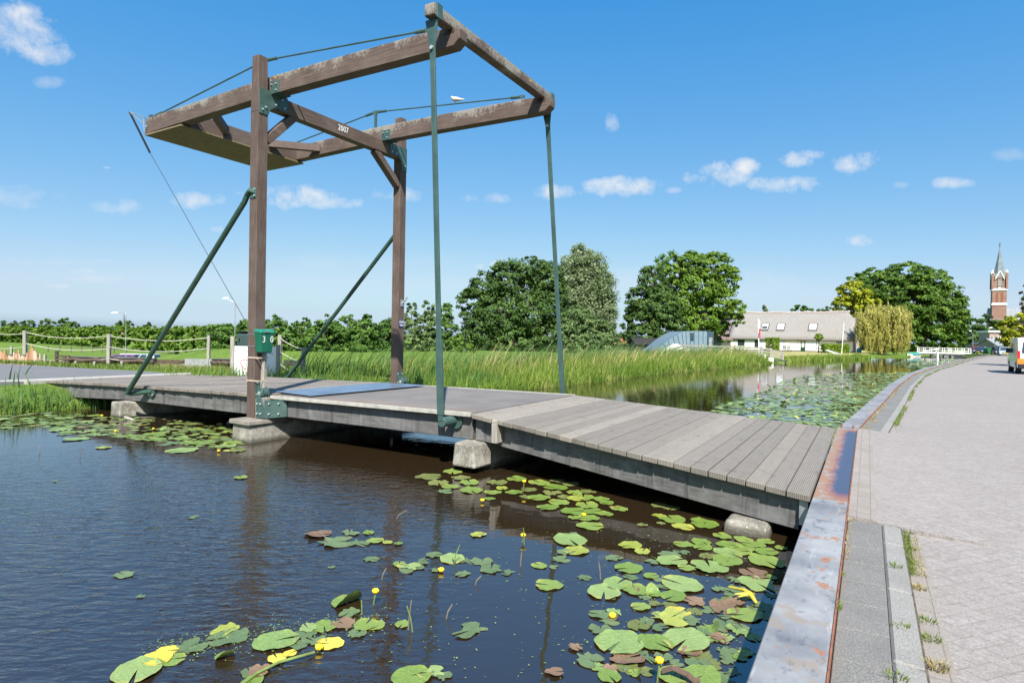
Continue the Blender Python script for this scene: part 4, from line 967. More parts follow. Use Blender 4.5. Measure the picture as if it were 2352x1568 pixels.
def tree(name, label, cat, lobes, Y, mat, base_z=.35, group=None, leaf=None, cover=3.2, seed=1, droop=0, aspect=.42, trunk=None, shell=.62, clump=.30, base_px=None, trunk_r=None, bark='bark', flat=.6):
    rng = np.random.default_rng(seed)
    L = px_lobes(lobes, Y); leaf = leaf or Y * .0030
    cx = sum(l[0][0] * l[1] for l in L) / sum(l[1] for l in L)
    if base_px is not None: cx = atY(base_px, 800, Y).x
    o = empty(name, (cx, Y, base_z), label=label, cat=cat, group=group)
    C, N, T, LD = crown_points(L, leaf, cover, rng, droop, shell, clump, flat)
    keep = C[:, 2] > base_z + .05; C, N, T, LD = C[keep], N[keep], T[keep], LD[keep]
    V, F = leaf_geo(C, N, leaf * rng.uniform(.45, 1.35, len(C)), aspect if not droop else .26, rng, LD if droop else None)
    V = V - np.array([cx, Y, base_z])
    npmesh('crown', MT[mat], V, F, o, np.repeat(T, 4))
    m = MB(); top = max(l[0][2] for l in L); r = trunk_r or max(.12, (top - base_z) * .028)
    mid = Vector((cx, Y, base_z + (top - base_z) * .45)); b = Vector((cx, Y, base_z - .1))
    off = Vector((cx, Y, base_z))
    m.tube([b - off, b.lerp(mid, .5) + Vector((r * .6, 0, 0)) - off, mid - off], [r * 1.25, r, r * .7], 8)
    for c, rx, ry, rz in L:
        e = Vector(c) + Vector((0, 0, rz * .5)); s = b.lerp(mid, rng.uniform(.55, .95))
        q = s.lerp(e, .5) + Vector((0, 0, -rz * .15))
        m.tube([s - off, q - off, e - off], [r * .45, r * .3, r * .08], 6)
        for _ in range(4):
            d = Vector(rng.normal(size=3)); d.normalize(); e2 = Vector(c) + Vector((d.x * rx, d.y * ry, abs(d.z) * rz)) * .85
            m.tube([q - off, q.lerp(e2, .6) + Vector((0, 0, .1 * rz)) - off, e2 - off], [r * .2, r * .12, r * .04], 5)
    m.build('trunk', MT[bark], o)
    return o

def vegetation():
    T = tree
    # alder row behind the fence and reeds
    al = [('alder_tree', 655, 47, 742, 70, 1.00), ('alder_tree', 700, 44, 728, 84, 1), ('alder_tree', 745, 44, 724, 88, 1), ('alder_tree', 792, 44, 724, 88, 1), ('alder_tree', 838, 42, 718, 92, 1), ('alder_tree', 880, 42, 732, 78, 1)]
    names = ['bushy alder just right of the near bridge post', 'alder behind the rope fence end, second from the near post', 'alder above the far stay tube foot', 'alder in the middle of the row behind the stay tube', 'tallest alder with upright twigs left of the far post', 'alder half hidden by the far bridge post']
    for i, (nm, px, rx, top, ht, _) in enumerate(al):
        lb = [(px, top + 46, rx * .8, 38), (px - rx * .45, top + 66, rx * .6, 34, -1), (px + rx * .5, top + 68, rx * .6, 34, 1), (px + rx * .15, top + 20, rx * .3, 24), (px - rx * .4, top + 30, rx * .25, 20), (px, top + 88, rx * .9, 26, -1.5)]
        T(nm, names[i], 'tree', lb, 54 + (i % 2) * 3, 'lf_mid', .35, 'alder row behind the reeds', seed=20 + i, leaf=.17, cover=3.4)
    # pale birches and dark shrub right of the far post
    T('birch_tree', 'pale slender birch just right of the far bridge post', 'tree', [(945, 720, 16, 28), (938, 765, 22, 36), (958, 790, 24, 26)], 58, 'lf_birch', .35, 'birches behind the reeds', seed=31, leaf=.17)
    T('birch_tree', 'taller pale birch between the far post and the near hanger', 'tree', [(985, 708, 14, 22), (978, 745, 26, 34), (990, 785, 30, 32)], 60, 'lf_birch', .35, 'birches behind the reeds', seed=32, leaf=.17)
    T('alder_tree', 'green bushy tree directly behind the near hanger', 'tree', [(1022, 725, 22, 30), (1025, 770, 30, 36), (1040, 800, 22, 22)], 61, 'lf_mid', .35, seed=33, leaf=.17)
    T('bush', 'light green bush at the water meadow under the near hanger', 'bush', [(1052, 785, 13, 22), (1075, 802, 18, 15)], 57, 'lf_bright', .35, seed=34, leaf=.14)
    # the big ash clump
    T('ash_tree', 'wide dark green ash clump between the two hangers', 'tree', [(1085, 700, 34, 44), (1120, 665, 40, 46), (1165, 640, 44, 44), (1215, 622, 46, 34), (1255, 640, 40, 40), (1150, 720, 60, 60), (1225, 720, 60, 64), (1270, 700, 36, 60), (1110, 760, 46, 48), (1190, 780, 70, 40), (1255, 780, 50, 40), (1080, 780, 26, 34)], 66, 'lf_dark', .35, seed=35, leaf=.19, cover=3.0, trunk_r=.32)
    T('willow_tree', 'tall silvery willow with pale leaves behind the far hanger', 'tree', [(1340, 582, 30, 26), (1318, 606, 34, 30), (1362, 612, 34, 32), (1303, 640, 34, 34), (1350, 648, 46, 40), (1382, 660, 32, 38), (1310, 685, 40, 36), (1392, 700, 32, 40), (1355, 705, 44, 38), (1400, 735, 24, 36), (1365, 760, 44, 34), (1312, 740, 40, 36)], 74, 'lf_silver', .35, seed=36, leaf=.17, cover=2.3, trunk_r=.35, clump=.42, shell=.35, flat=.9)
    T('willow_shrub', 'brownish green sallow shrub below the silvery willow', 'bush', [(1330, 745, 44, 44, -2), (1300, 780, 40, 40, -3), (1370, 775, 42, 40, -3), (1400, 792, 28, 28, -3), (1345, 800, 60, 22, -4)], 66, 'lf_birch', .3, seed=37, leaf=.18, cover=3.0)
    # large tree left of the farmhouse
    T('ash_tree', 'large bright green ash tree left of the thatched farmhouse', 'tree', [(1545, 615, 42, 36), (1590, 612, 40, 34), (1640, 615, 44, 36), (1670, 640, 30, 38), (1600, 660, 56, 46), (1655, 690, 36, 40), (1560, 690, 50, 50), (1620, 730, 46, 40), (1690, 708, 24, 24), (1697, 735, 16, 16), (1575, 745, 50, 30)], 84, 'lf_bright', .4, seed=38, leaf=.24, cover=2.7, trunk_r=.45)
    T('ash_tree', 'dark twiggy tree leaning left beside the bright ash', 'tree', [(1500, 645, 34, 38), (1475, 690, 36, 40), (1515, 705, 44, 50), (1465, 735, 30, 36), (1530, 750, 50, 36), (1480, 770, 40, 30), (1450, 720, 16, 22)], 80, 'lf_dark', .4, seed=39, leaf=.22, cover=2.9)
    T('bush', 'green bush hiding the annex beside the pump house', 'bush', [(1650, 745, 24, 26), (1625, 755, 30, 20), (1662, 775, 12, 16)], 86, 'lf_mid', .4, seed=40, leaf=.2)
    # right of the house
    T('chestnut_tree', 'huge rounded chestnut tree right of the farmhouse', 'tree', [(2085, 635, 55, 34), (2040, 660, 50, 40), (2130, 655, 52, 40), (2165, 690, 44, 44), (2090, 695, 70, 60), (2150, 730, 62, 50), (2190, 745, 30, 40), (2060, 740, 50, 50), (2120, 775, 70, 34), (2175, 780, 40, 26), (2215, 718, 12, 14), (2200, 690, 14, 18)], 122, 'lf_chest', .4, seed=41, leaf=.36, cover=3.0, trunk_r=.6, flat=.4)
    T('chestnut_tree', 'darker chestnut peeping out left behind the huge one', 'tree', [(2010, 635, 34, 24), (1975, 650, 30, 22), (1990, 685, 40, 34), (1925, 695, 14, 14)], 132, 'lf_chest', .4, seed=42, leaf=.36, cover=3.0, flat=.4)
    T('acacia_tree', 'yellow green round tree behind the golden willow', 'tree', [(1960, 675, 36, 30), (1945, 705, 34, 26), (1985, 700, 34, 30)], 116, 'lf_yellow', .4, seed=43, leaf=.34, cover=3.0)
    T('weeping_willow', 'golden weeping willow at the right end of the farmhouse', 'tree', [(2030, 718, 40, 18), (1998, 730, 30, 24), (2062, 730, 30, 24), (2030, 742, 44, 24), (1985, 755, 24, 28), (2076, 756, 20, 28), (2010, 768, 36, 28), (2050, 768, 36, 28), (1992, 783, 24, 20), (2030, 788, 36, 20), (2068, 784, 22, 22)], 90, 'lf_gold', .4, seed=44, leaf=.20, cover=2.6, droop=.7, trunk_r=.3, clump=.34, shell=.5)
    T('dark_tree', 'dark round tree in front of the church beside the lane', 'tree', [(2255, 745, 30, 24), (2240, 775, 34, 28), (2275, 765, 24, 22), (2225, 785, 20, 20)], 170, 'lf_dark', .45, seed=45, leaf=.45, cover=3.0)
    T('dark_tree', 'distant dark tree between the church and the yellow street tree', 'tree', [(2305, 750, 26, 16), (2290, 770, 22, 16)], 185, 'lf_dark', .45, seed=46, leaf=.45, cover=2.6)
    T('lime_tree', 'yellow green clipped street tree at the right edge', 'tree', [(2322, 752, 26, 26), (2345, 745, 22, 24), (2318, 778, 22, 18), (2345, 775, 24, 24)], 98, 'lf_yellow', .45, seed=47, leaf=.3, cover=3.2, base_px=2328)
    T('copper_beech', 'dark purple tree just showing at the right edge', 'tree', [(2358, 690, 14, 40), (2362, 735, 16, 30)], 120, 'lf_purple', .45, seed=48, leaf=.34, cover=2.6)
    T('garden_tree', 'round tree top peeping over the thatched ridge', 'tree', [(1842, 712, 24, 12), (1835, 730, 24, 18)], 128, 'lf_chest', .4, seed=49, leaf=.36)
    T('garden_tree', 'dark tree top over the right half of the ridge', 'tree', [(1895, 715, 18, 12), (1925, 718, 18, 12), (1905, 735, 30, 18)], 130, 'lf_dark', .4, seed=50, leaf=.36)
    T('conifer', 'small blue green conifer tip above the thatched ridge', 'tree', [(1756, 704, 3, 6), (1756, 712, 8, 5), (1757, 722, 13, 7), (1757, 740, 16, 14)], 126, 'lf_silver', .4, seed=51, leaf=.3, cover=2.6)
    T('topiary_tree', 'small round clipped tree in front of the farmhouse', 'tree', [(1880.5, 774.5, 9.5, 8.6)], 88, 'lf_hedge', .4, seed=52, leaf=.12, cover=7, shell=.75, clump=.3, trunk_r=.09)
    def box_hedge(name, label, x0, x1, y0, y1, Y, D, seed, mat='lf_hedge', leaf=.16):
        rng = np.random.default_rng(seed); a = atY(x0, y1, Y); b = atY(x1, y0, Y); z0 = a.z; z1 = b.z
        n = int(5.5 * ((b.x - a.x) * (z1 - z0) + (b.x - a.x) * D) / (leaf * leaf * .6))
        P = np.stack([rng.uniform(a.x, b.x, n), Y + rng.uniform(0, D, n), rng.uniform(z0, z1, n)], 1)
        ax = rng.integers(0, 4, n)                                  # push to the faces
        P[ax == 0, 1] = Y + rng.normal(0, .05, (ax == 0).sum()); P[ax == 1, 2] = z1 + rng.normal(0, .04, (ax == 1).sum())
        N = rng.normal(size=(n, 3)) * .8; N[ax == 0, 1] -= 1; N[ax == 1, 2] += 1
        V, F = leaf_geo(P, N, leaf * rng.uniform(.6, 1.2, n), .45, rng)
        c = np.array([(a.x + b.x) / 2, Y, z0]); o = npmesh(name, MT[mat], V - c, F, None, np.repeat(rng.random(n), 4)); o.location = c
        return tag(o, label, 'hedge')
    box_hedge('clipped_hedge', 'long clipped light green hedge before the farmhouse right end', 1894, 1952, 792, 810, 86, 1.4, 60)
    box_hedge('clipped_hedge', 'tall clipped hedge block against the white farmhouse wall', 1774, 1791, 777, 803, 92, 1.0, 61)
    box_hedge('clipped_hedge', 'narrow clipped hedge block left of the taller one', 1761, 1770, 777, 800, 93, .8, 62)
    # polder hedge, far left
    rng = np.random.default_rng(70)
    lob = []
    for px in np.arange(-60, 575, 7.0):
        Y = np.interp(px, [-60, 60, 245, 354, 430, 530, 580], [215, 195, 155, 133, 122, 106, 102]) + rng.uniform(-3, 3)
        hor = 773 + (px - 1176) * .01738
        top = np.interp(px, [-60, 50, 150, 300, 400, 500, 580], [750, 749, 749, 748, 749, 746, 747]) + rng.uniform(-2, 2)
        bot = hor + 4.75 * 1382.6 / Y
        c = (top + bot) / 2; hh = (bot - top) / 2
        k = Y / 1382.6
        p = atY(px, c, Y); lob.append(((p.x, p.y, p.z), 9 * k, 1.6, hh * k))
        p = atY(px + rng.uniform(-4, 4), top + 9, Y); lob.append(((p.x, p.y, p.z), 7 * k, 1.6, 8 * k))
    C, N, Tn, LD = crown_points(lob, .42, 3.2, rng, 0, .5, .42)
    V, F = leaf_geo(C, N, .42 * rng.uniform(.6, 1.2, len(C)), .45, rng)
    o0 = np.array([-60., 140., -2.8]); o = npmesh('field_hedge', MT['lf_bright'], V - o0, F, None, np.repeat(Tn, 4)); o.location = o0
    tag(o, 'long tall green hedge along the far side of the left meadow', 'hedge')
    far = [(9, 745, 9, 8, 'lf_dark', 'small dark tree above the hedge at the left edge'), (30, 744, 10, 8, 'lf_birch', 'pale tree above the hedge, second from the left edge'), (64, 742, 15, 10, 'lf_dark', 'dark domed tree above the hedge left of the first fence post'),
           (108, 741, 18, 10, 'lf_birch', 'loose pale tree above the hedge right of the first fence post'), (157, 740, 22, 11, 'lf_dark', 'largest dark round tree above the left hedge'), (233, 750, 12, 6, 'lf_dark', 'low dark tree top above the hedge left of the lamp'), (287, 742, 17, 8, 'lf_dark', 'tree top at the foot of the tiny distant spire'), (340, 748, 7, 9, 'lf_dark', 'pointed dark tree above the hedge right of the lamp')]
    for i, (px, py, rx, ry, mt, lb) in enumerate(far):
        T('distant_tree', lb, 'tree', [(px, py, rx * .7, ry), (px - rx * .5, py + 4, rx * .6, ry * .8), (px + rx * .5, py + 4, rx * .6, ry * .8), (px, py + 12, rx, ry)], 240, mt, -2.8, 'trees beyond the left hedge', seed=80 + i, leaf=.7, cover=3.0)
    # shrubs closing the gap between hedge and alders
    T('bush', 'rounded bush behind the grey mailbox', 'bush', [(505, 775, 40, 34), (540, 785, 36, 30), (570, 770, 34, 36), (600, 768, 34, 38), (630, 765, 30, 40)], 72, 'lf_mid', -.6, seed=95, leaf=.2, cover=3.0)
    T('bush', 'far bushes joining the trees left of the big ash clump', 'bush', [(905, 760, 30, 34), (1000, 790, 50, 24), (1060, 800, 40, 20), (1420, 790, 26, 26), (1440, 760, 18, 24)], 92, 'lf_dark', .3, seed=96, leaf=.24, cover=3.0)
vegetation()

# ------------------------------------------------------------------ reeds and grasses
def blades(name, mat, B, H, width, lean, rng, tint=None, segs=3, kind='stuff', curve=.35):
    """B (n,3) feet, H heights, lean (n,2) tip offset as a share of the height"""
    n = len(B); ts = np.linspace(0, 1, segs + 1)
    a = rng.uniform(0, math.pi, n); side = np.stack([np.cos(a), np.sin(a), np.zeros(n)], 1)
    V = np.zeros((n, (segs + 1) * 2, 3), np.float32)
    for i, t in enumerate(ts):
        k = (t * (1 - curve) + curve * t * t)
        p = B.copy(); p[:, 0] += lean[:, 0] * H * k * t; p[:, 1] += lean[:, 1] * H * k * t; p[:, 2] += H * t * (1 - .12 * t * np.hypot(lean[:, 0], lean[:, 1]))
        w = width * (1 - .92 * t ** 1.6)
        V[:, 2 * i] = p - side * w[:, None] / 2; V[:, 2 * i + 1] = p + side * w[:, None] / 2
    F = []
    base = (np.arange(n) * (segs + 1) * 2)[:, None]
    for i in range(segs): F.append(base + np.array([2 * i, 2 * i + 1, 2 * i + 3, 2 * i + 2])[None])
    F = np.concatenate(F, 0)
    t = rng.random(n) if tint is None else tint
    o = npmesh(name, MT[mat], V.reshape(-1, 3), F, None, np.repeat(t, (segs + 1) * 2))
    return o
def reeds():
    rng = np.random.default_rng(5)
    def bank(n, v0, v1, w0, w1, p=1.0):
        v = v0 + (v1 - v0) * rng.random(n) ** p; s = rng.uniform(w0, w1, n)
        u = np.array([lu(q) for q in v]) - s
        c, s_ = math.cos(YAW), math.sin(YAW)
        return np.stack([OX + u * c - v * s_, OY + u * s_ + v * c, np.full(n, -.02) + np.clip((s + .1) * .22, 0, .35)], 1), v, s
    def put(name, mat, n, v0, v1, w0, w1, h0, h1, wd, lean, label, p=1.0, patch=1.2):
        B, v, s = bank(n, v0, v1, w0, w1, p)
        f = .5 + .5 * np.sin(v * patch + np.sin(v * .37) * 3 + s * 1.3)
        H = rng.uniform(h0, h1, n) * (.62 + .3 * f + .22 * np.sin(v * 3.7 + s * 2) ** 2)
        L = np.stack([rng.normal(lean, .2, n), rng.normal(0, .2, n)], 1)
        t = np.clip(f * .5 + rng.normal(.25, .2, n), 0, 1)
        o = blades(name, mat, B, H, np.full(n, wd) * rng.uniform(.6, 1.3, n) * (1 + v / 60), L, rng, t)
        tag(o, label, 'reeds', kind='stuff'); return o
    put('reed_bed', 'reed', 15000, 3.0, 50, -.25, 3.2, .62, 1.0, .032, .16, 'light green reeds along the far bank of the canal', .8)
    put('reed_bed', 'rush', 3000, 6, 50, 1.6, 4.2, .95, 1.6, .030, .45, 'dark green bulrushes bent by the wind behind the reeds', .9)
    put('reed_bed', 'rush', 900, 3.2, 12, .1, 1.6, .6, 1.0, .035, .05, 'upright dark green rushes beside the far stay tube')
    put('reed_bed', 'reed', 3800, 57.5, 84, -.4, 1.0, .28, .6, .05, .10, 'bright green reeds before the farmhouse lawn')
    put('bank_grass', 'turf', 9000, 9, 50, .3, 5.5, .35, .75, .03, .15, 'tangled green bank plants among the reeds')
    put('bank_grass', 'straw', 1400, 8, 50, .5, 5.0, .6, 1.1, .02, .3, 'brown dead stalks among the reeds')
    put('seed_heads', 'straw', 700, 12, 50, .6, 3.4, 1.0, 1.5, .035, .35, 'straw coloured reed plumes bent over the reed bed')
    put('bank_plants', 'turf', 5200, 6, 50, -.5, .5, .12, .38, .06, .15, 'low leafy plants at the waterline of the reed bed')
    # near left bank: tall iris blades and grass beside the bridge end
    put('bank_grass', 'turf', 3000, -6.5, .6, -.25, 1.8, .12, .36, .02, .1, 'rough grass on the near left bank')
    put('bank_grass', 'rush', 420, -2.6, .9, -.15, .6, .35, .75, .03, .05, 'dense iris leaves at the left bridge end')
    put('bank_grass', 'rush', 420, .2, 3.6, -.5, .5, .25, .6, .02, .1, 'grass growing in the shade under the approach deck')
    B = []
    for px, py, h in ((20, 905, 1.0), (40, 900, 1.05), (60, 900, .95), (30, 915, .85), (75, 905, .8), (52, 890, 1.0), (95, 905, .75), (12, 920, .7), (85, 915, .7), (68, 912, .75), (45, 915, .8)):
        q = at(px, py, .22); B.append((q.x, q.y, q.z - .1, h))
    B = np.array(B); n = len(B)
    o = blades('iris_leaves', 'rush', B[:, :3], B[:, 3], np.full(n, .065), np.stack([rng.normal(.0, .3, n), rng.normal(0, .1, n)], 1), rng, None, 6, curve=.6); tag(o, 'tall dark iris leaves standing above the left bank grass', 'leaves', kind='stuff')
    # turf on the dike top
    def field(name, mat, n, poly, h0, h1, wd, z, label, lean=.25):
        P = [BI @ at(px, py, z) for px, py in poly]; xs = [p.x for p in P]; ys = [p.y for p in P]
        u = rng.uniform(min(xs), max(xs), n * 3); v = rng.uniform(min(ys), max(ys), n * 3); ins = np.zeros(n * 3, bool); j = len(P) - 1
        for i in range(len(P)):
            a, b = P[i], P[j]
            c = ((a.y > v) != (b.y > v)) & (u < (b.x - a.x) * (v - a.y) / (b.y - a.y + 1e-9) + a.x); ins ^= c; j = i
        u, v = u[ins][:n], v[ins][:n]; n = len(u); c, s_ = math.cos(YAW), math.sin(YAW)
        B = np.stack([OX + u * c - v * s_, OY + u * s_ + v * c, np.full(n, z - .03)], 1)
        H = rng.uniform(h0, h1, n); L = rng.normal(0, lean, (n, 2))
        o = blades(name, mat, B, H, np.full(n, wd), L, rng, None, 2); tag(o, label, 'grass', kind='stuff'); return o
    field('verge_grass', 'turf', 6500, [(400, 858), (440, 848), (640, 842), (900, 850), (900, 872), (620, 862), (440, 862)], .05, .13, .022, .6, 'green verge grass around the sign board')
    field('verge_grass', 'turf', 5200, [(-40, 824), (170, 832), (420, 842), (520, 846), (520, 852), (400, 855), (290, 849), (60, 836), (-40, 831)], .08, .20, .03, .6, 'green verge along the asphalt lane')
    field('verge_grass', 'straw', 1500, [(300, 846), (420, 840), (640, 838), (640, 850), (430, 852)], .08, .2, .02, .6, 'dry yellow grass by the rope fence')
    # weeds in the pavement joints
    def tuft(px, py, n, h, dry, z=.47, spread=.05):
        q = at(px, py, z); a = rng.uniform(0, 2 * math.pi, n); r = spread * np.sqrt(rng.random(n))
        B = np.stack([r * np.cos(a), r * np.sin(a), np.zeros(n)], 1)
        L = np.stack([np.cos(a), np.sin(a)], 1) * rng.uniform(.2, .9, n)[:, None]
        o = blades('weed_tuft', 'straw' if dry else 'turf', B, rng.uniform(.4, 1, n) * h * .7, np.full(n, .006), L, rng, None, 3); o.location = q; return o
    tf = [(1921, 1318, 60, .05, 0, .47, 'tuft at the beam foot nearest the ramp'), (1912, 1394, 90, .07, 0, .47, 'larger tuft with long dry stalks at the beam foot'), (2056, 1302, 36, .05, 0, .47, 'low tuft in the slab joint before the kerb'), (2072, 1440, 30, .04, 0, .47, 'flat tuft across the kerb joint'), (2058, 1556, 50, .055, 0, .47, 'tuft by the kerb at the bottom edge'),
          (2083, 1224, 60, .055, 0, .43, 'tuft at the kerb corner below the ramp paving'), (2089, 1262, 60, .055, 0, .43, 'second tuft along the kerb gutter'), (2093, 1292, 40, .05, 0, .43, 'small green tuft in the kerb gutter'), (2108, 1352, 110, .06, 1, .43, 'dry straw tuft in the kerb gutter'), (2127, 1428, 60, .06, 0, .43, 'green tuft beside the wide kerb stone'), (2137, 1470, 70, .06, 0, .43, 'spreading green tuft in the gutter'), (2152, 1536, 120, .075, 1, .43, 'large yellowish tuft in the gutter at the bottom right'),
          (1942, 1195, 40, .05, 1, .47, 'dry tuft at the end of the slab strip'), (1994, 984, 60, .10, 1, .46, 'dry tuft where the far slab strip begins'), (2012, 972, 60, .09, 1, .46, 'second dry tuft at the far slab strip')]
    for px, py, n, h, dry, z, lb in tf:
        tag(tuft(px, py, n, h, dry, z), lb, 'weed', 'weeds in the pavement joints')
    def line(name, mat, n, v0, v1, s0, s1, h0, h1, label, p=1.5, z=.44):
        v = v0 + (v1 - v0) * rng.random(n) ** p; k = np.sin(v * 2.1) + np.sin(v * .9 + 1) ; v = v[k > -.2]; n = len(v)
        u = np.array([qu(q) for q in v]) + rng.uniform(s0, s1, n); c, s_ = math.cos(YAW), math.sin(YAW)
        B = np.stack([OX + u * c - v * s_, OY + u * s_ + v * c, np.full(n, z)], 1)
        o = blades(name, mat, B, rng.uniform(h0, h1, n), np.full(n, .006) * (1 + v / 12).clip(.6, 5), rng.normal(0, .5, (n, 2)), rng, None, 2); tag(o, label, 'weeds', kind='stuff')
    line('gutter_weeds', 'turf', 2600, 5, 70, .745, .84, .03, .09, 'weeds along the far kerb gutter')
    line('gutter_weeds', 'straw', 1500, 5, 70, .31, .42, .04, .13, 'dry weeds along the far quay beam')
    line('gutter_weeds', 'turf', 1300, -4.6, -1.5, .70, .745, .02, .05, 'small weeds along the near kerb gutter', 1.0)
    line('gutter_weeds', 'straw', 900, -4.6, 4.5, .31, .345, .01, .035, 'dry moss and weeds along the quay beam', 1.0, .465)
    line('gutter_weeds', 'straw', 1900, -4.6, -1.5, .70, .80, .012, .045, 'dry grass in the near gutter', 1.0, .425)
reeds()
# ------------------------------------------------------------------ water lilies
def pad_mesh(seed, ragged=0.0, curl=0.0, n=30):
    rng = np.random.default_rng(seed)
    notch = .11; ang = np.linspace(notch, 2 * math.pi - notch, n)
    ph = rng.uniform(0, 6.28, 4)
    rad = 1 + .035 * np.sin(3 * ang + ph[0]) + .02 * np.sin(7 * ang + ph[1])
    ex = np.cos(ang) * .18                                          # slightly longer towards the lobes
    rad = rad * (1 + ex)
    rad = rad * (1 - .02 * rng.random(n))
    if ragged > .2:
        w = np.zeros(n)
        for f_ in (2, 3, 5, 8): w += rng.normal() / f_ ** .4 * np.sin(f_ * ang + rng.uniform(0, 6.28))
        rad *= 1 - ragged * np.clip(w * .28 + rng.normal(0, .06, n), -.1, .55)
        for b in rng.integers(2, n - 2, 2): rad[b:b + 2] *= .72
    m = MB(); rings = [.0, .45, .8, 1.0]
    m.v.append((.06, 0, .003))
    for r in rings[1:]:
        for a, R_ in zip(ang, rad):
            q = r * R_; z = .014 * r * r * math.sin(2 * a + ph[2]) + .010 * r * math.sin(3 * a + ph[3]) + .026 + (.05 * r ** 3 if r == 1.0 else 0) * (math.sin(5 * a + ph[0]) > .5)
            if curl: z += curl * max(0, q * math.cos(a + 2.0) - .2) ** 1.5
            m.v.append((q * math.cos(a), q * math.sin(a) * .86, z))
    for i in range(n - 1): m.f.append((0, 1 + i, 2 + i))
    for k in range(2):
        o = 1 + k * n
        for i in range(n - 1): m.f.append((o + i, o + n + i, o + n + i + 1, o + i + 1))
    me = bpy.data.meshes.new('lily_pad'); me.from_pydata(m.v, [], m.f); me.update()
    me.polygons.foreach_set('use_smooth', [True] * len(me.polygons))
    return me
PADS = {}
for key, mats in (('g', 'pad'), ('p', 'pad_pale'), ('y', 'pad_ygreen'), ('Y', 'pad_yellow'), ('o', 'pad_olive'), ('d', 'pad_dull'), ('b', 'pad_brown'), ('c', 'pad'), ('r', 'pad_pale'), ('k', 'pad_ygreen')):
    PADS[key] = []
    for i in range(3):
        me = pad_mesh(100 + i * 7 + ord(key), ragged=.75 if key in 'drk' else (.3 if key in 'ob' else 0.04), curl=1.5 if key == 'c' else (.25 if key == 'b' else 0))
        me.materials.append(MT[mats]); PADS[key].append(me)
KIND = {'g': 'green lily pad', 'p': 'pale green lily pad', 'y': 'yellow green lily pad', 'Y': 'bright yellow lily pad', 'o': 'olive half sunken lily pad', 'd': 'ragged dull lily pad', 'b': 'withered brown lily pad', 'c': 'curled up lily pad', 'r': 'ragged pale lily pad', 'k': 'ragged yellow green lily pad'}
def pad(px, py, wpx, k='g', where='', rng=RNG, lvl=None):
    q = at(px, py, .004); d = (q - EYE).length
    r = max(.03, wpx * q.y / 1382.6 / 2.22) * (1.22 if where.startswith(('in the cl', 'below')) else 1.12)
    o = bpy.data.objects.new('lily_pad', PADS[k][rng.integers(0, 3)]); COL.objects.link(o)
    z = .004 + .0006 * (len(bpy.data.objects) % 9) if lvl is None else lvl
    o.location = (q.x, q.y, z - (.002 if k in 'od' else 0)); o.rotation_euler = (rng.normal(0, .012), rng.normal(0, .012), rng.uniform(0, 6.28)); o.scale = (r, r, min(r, .16))
    tag(o, KIND[k] + ' ' + where, 'lily pad', KIND[k] + 's ' + where)
    return o
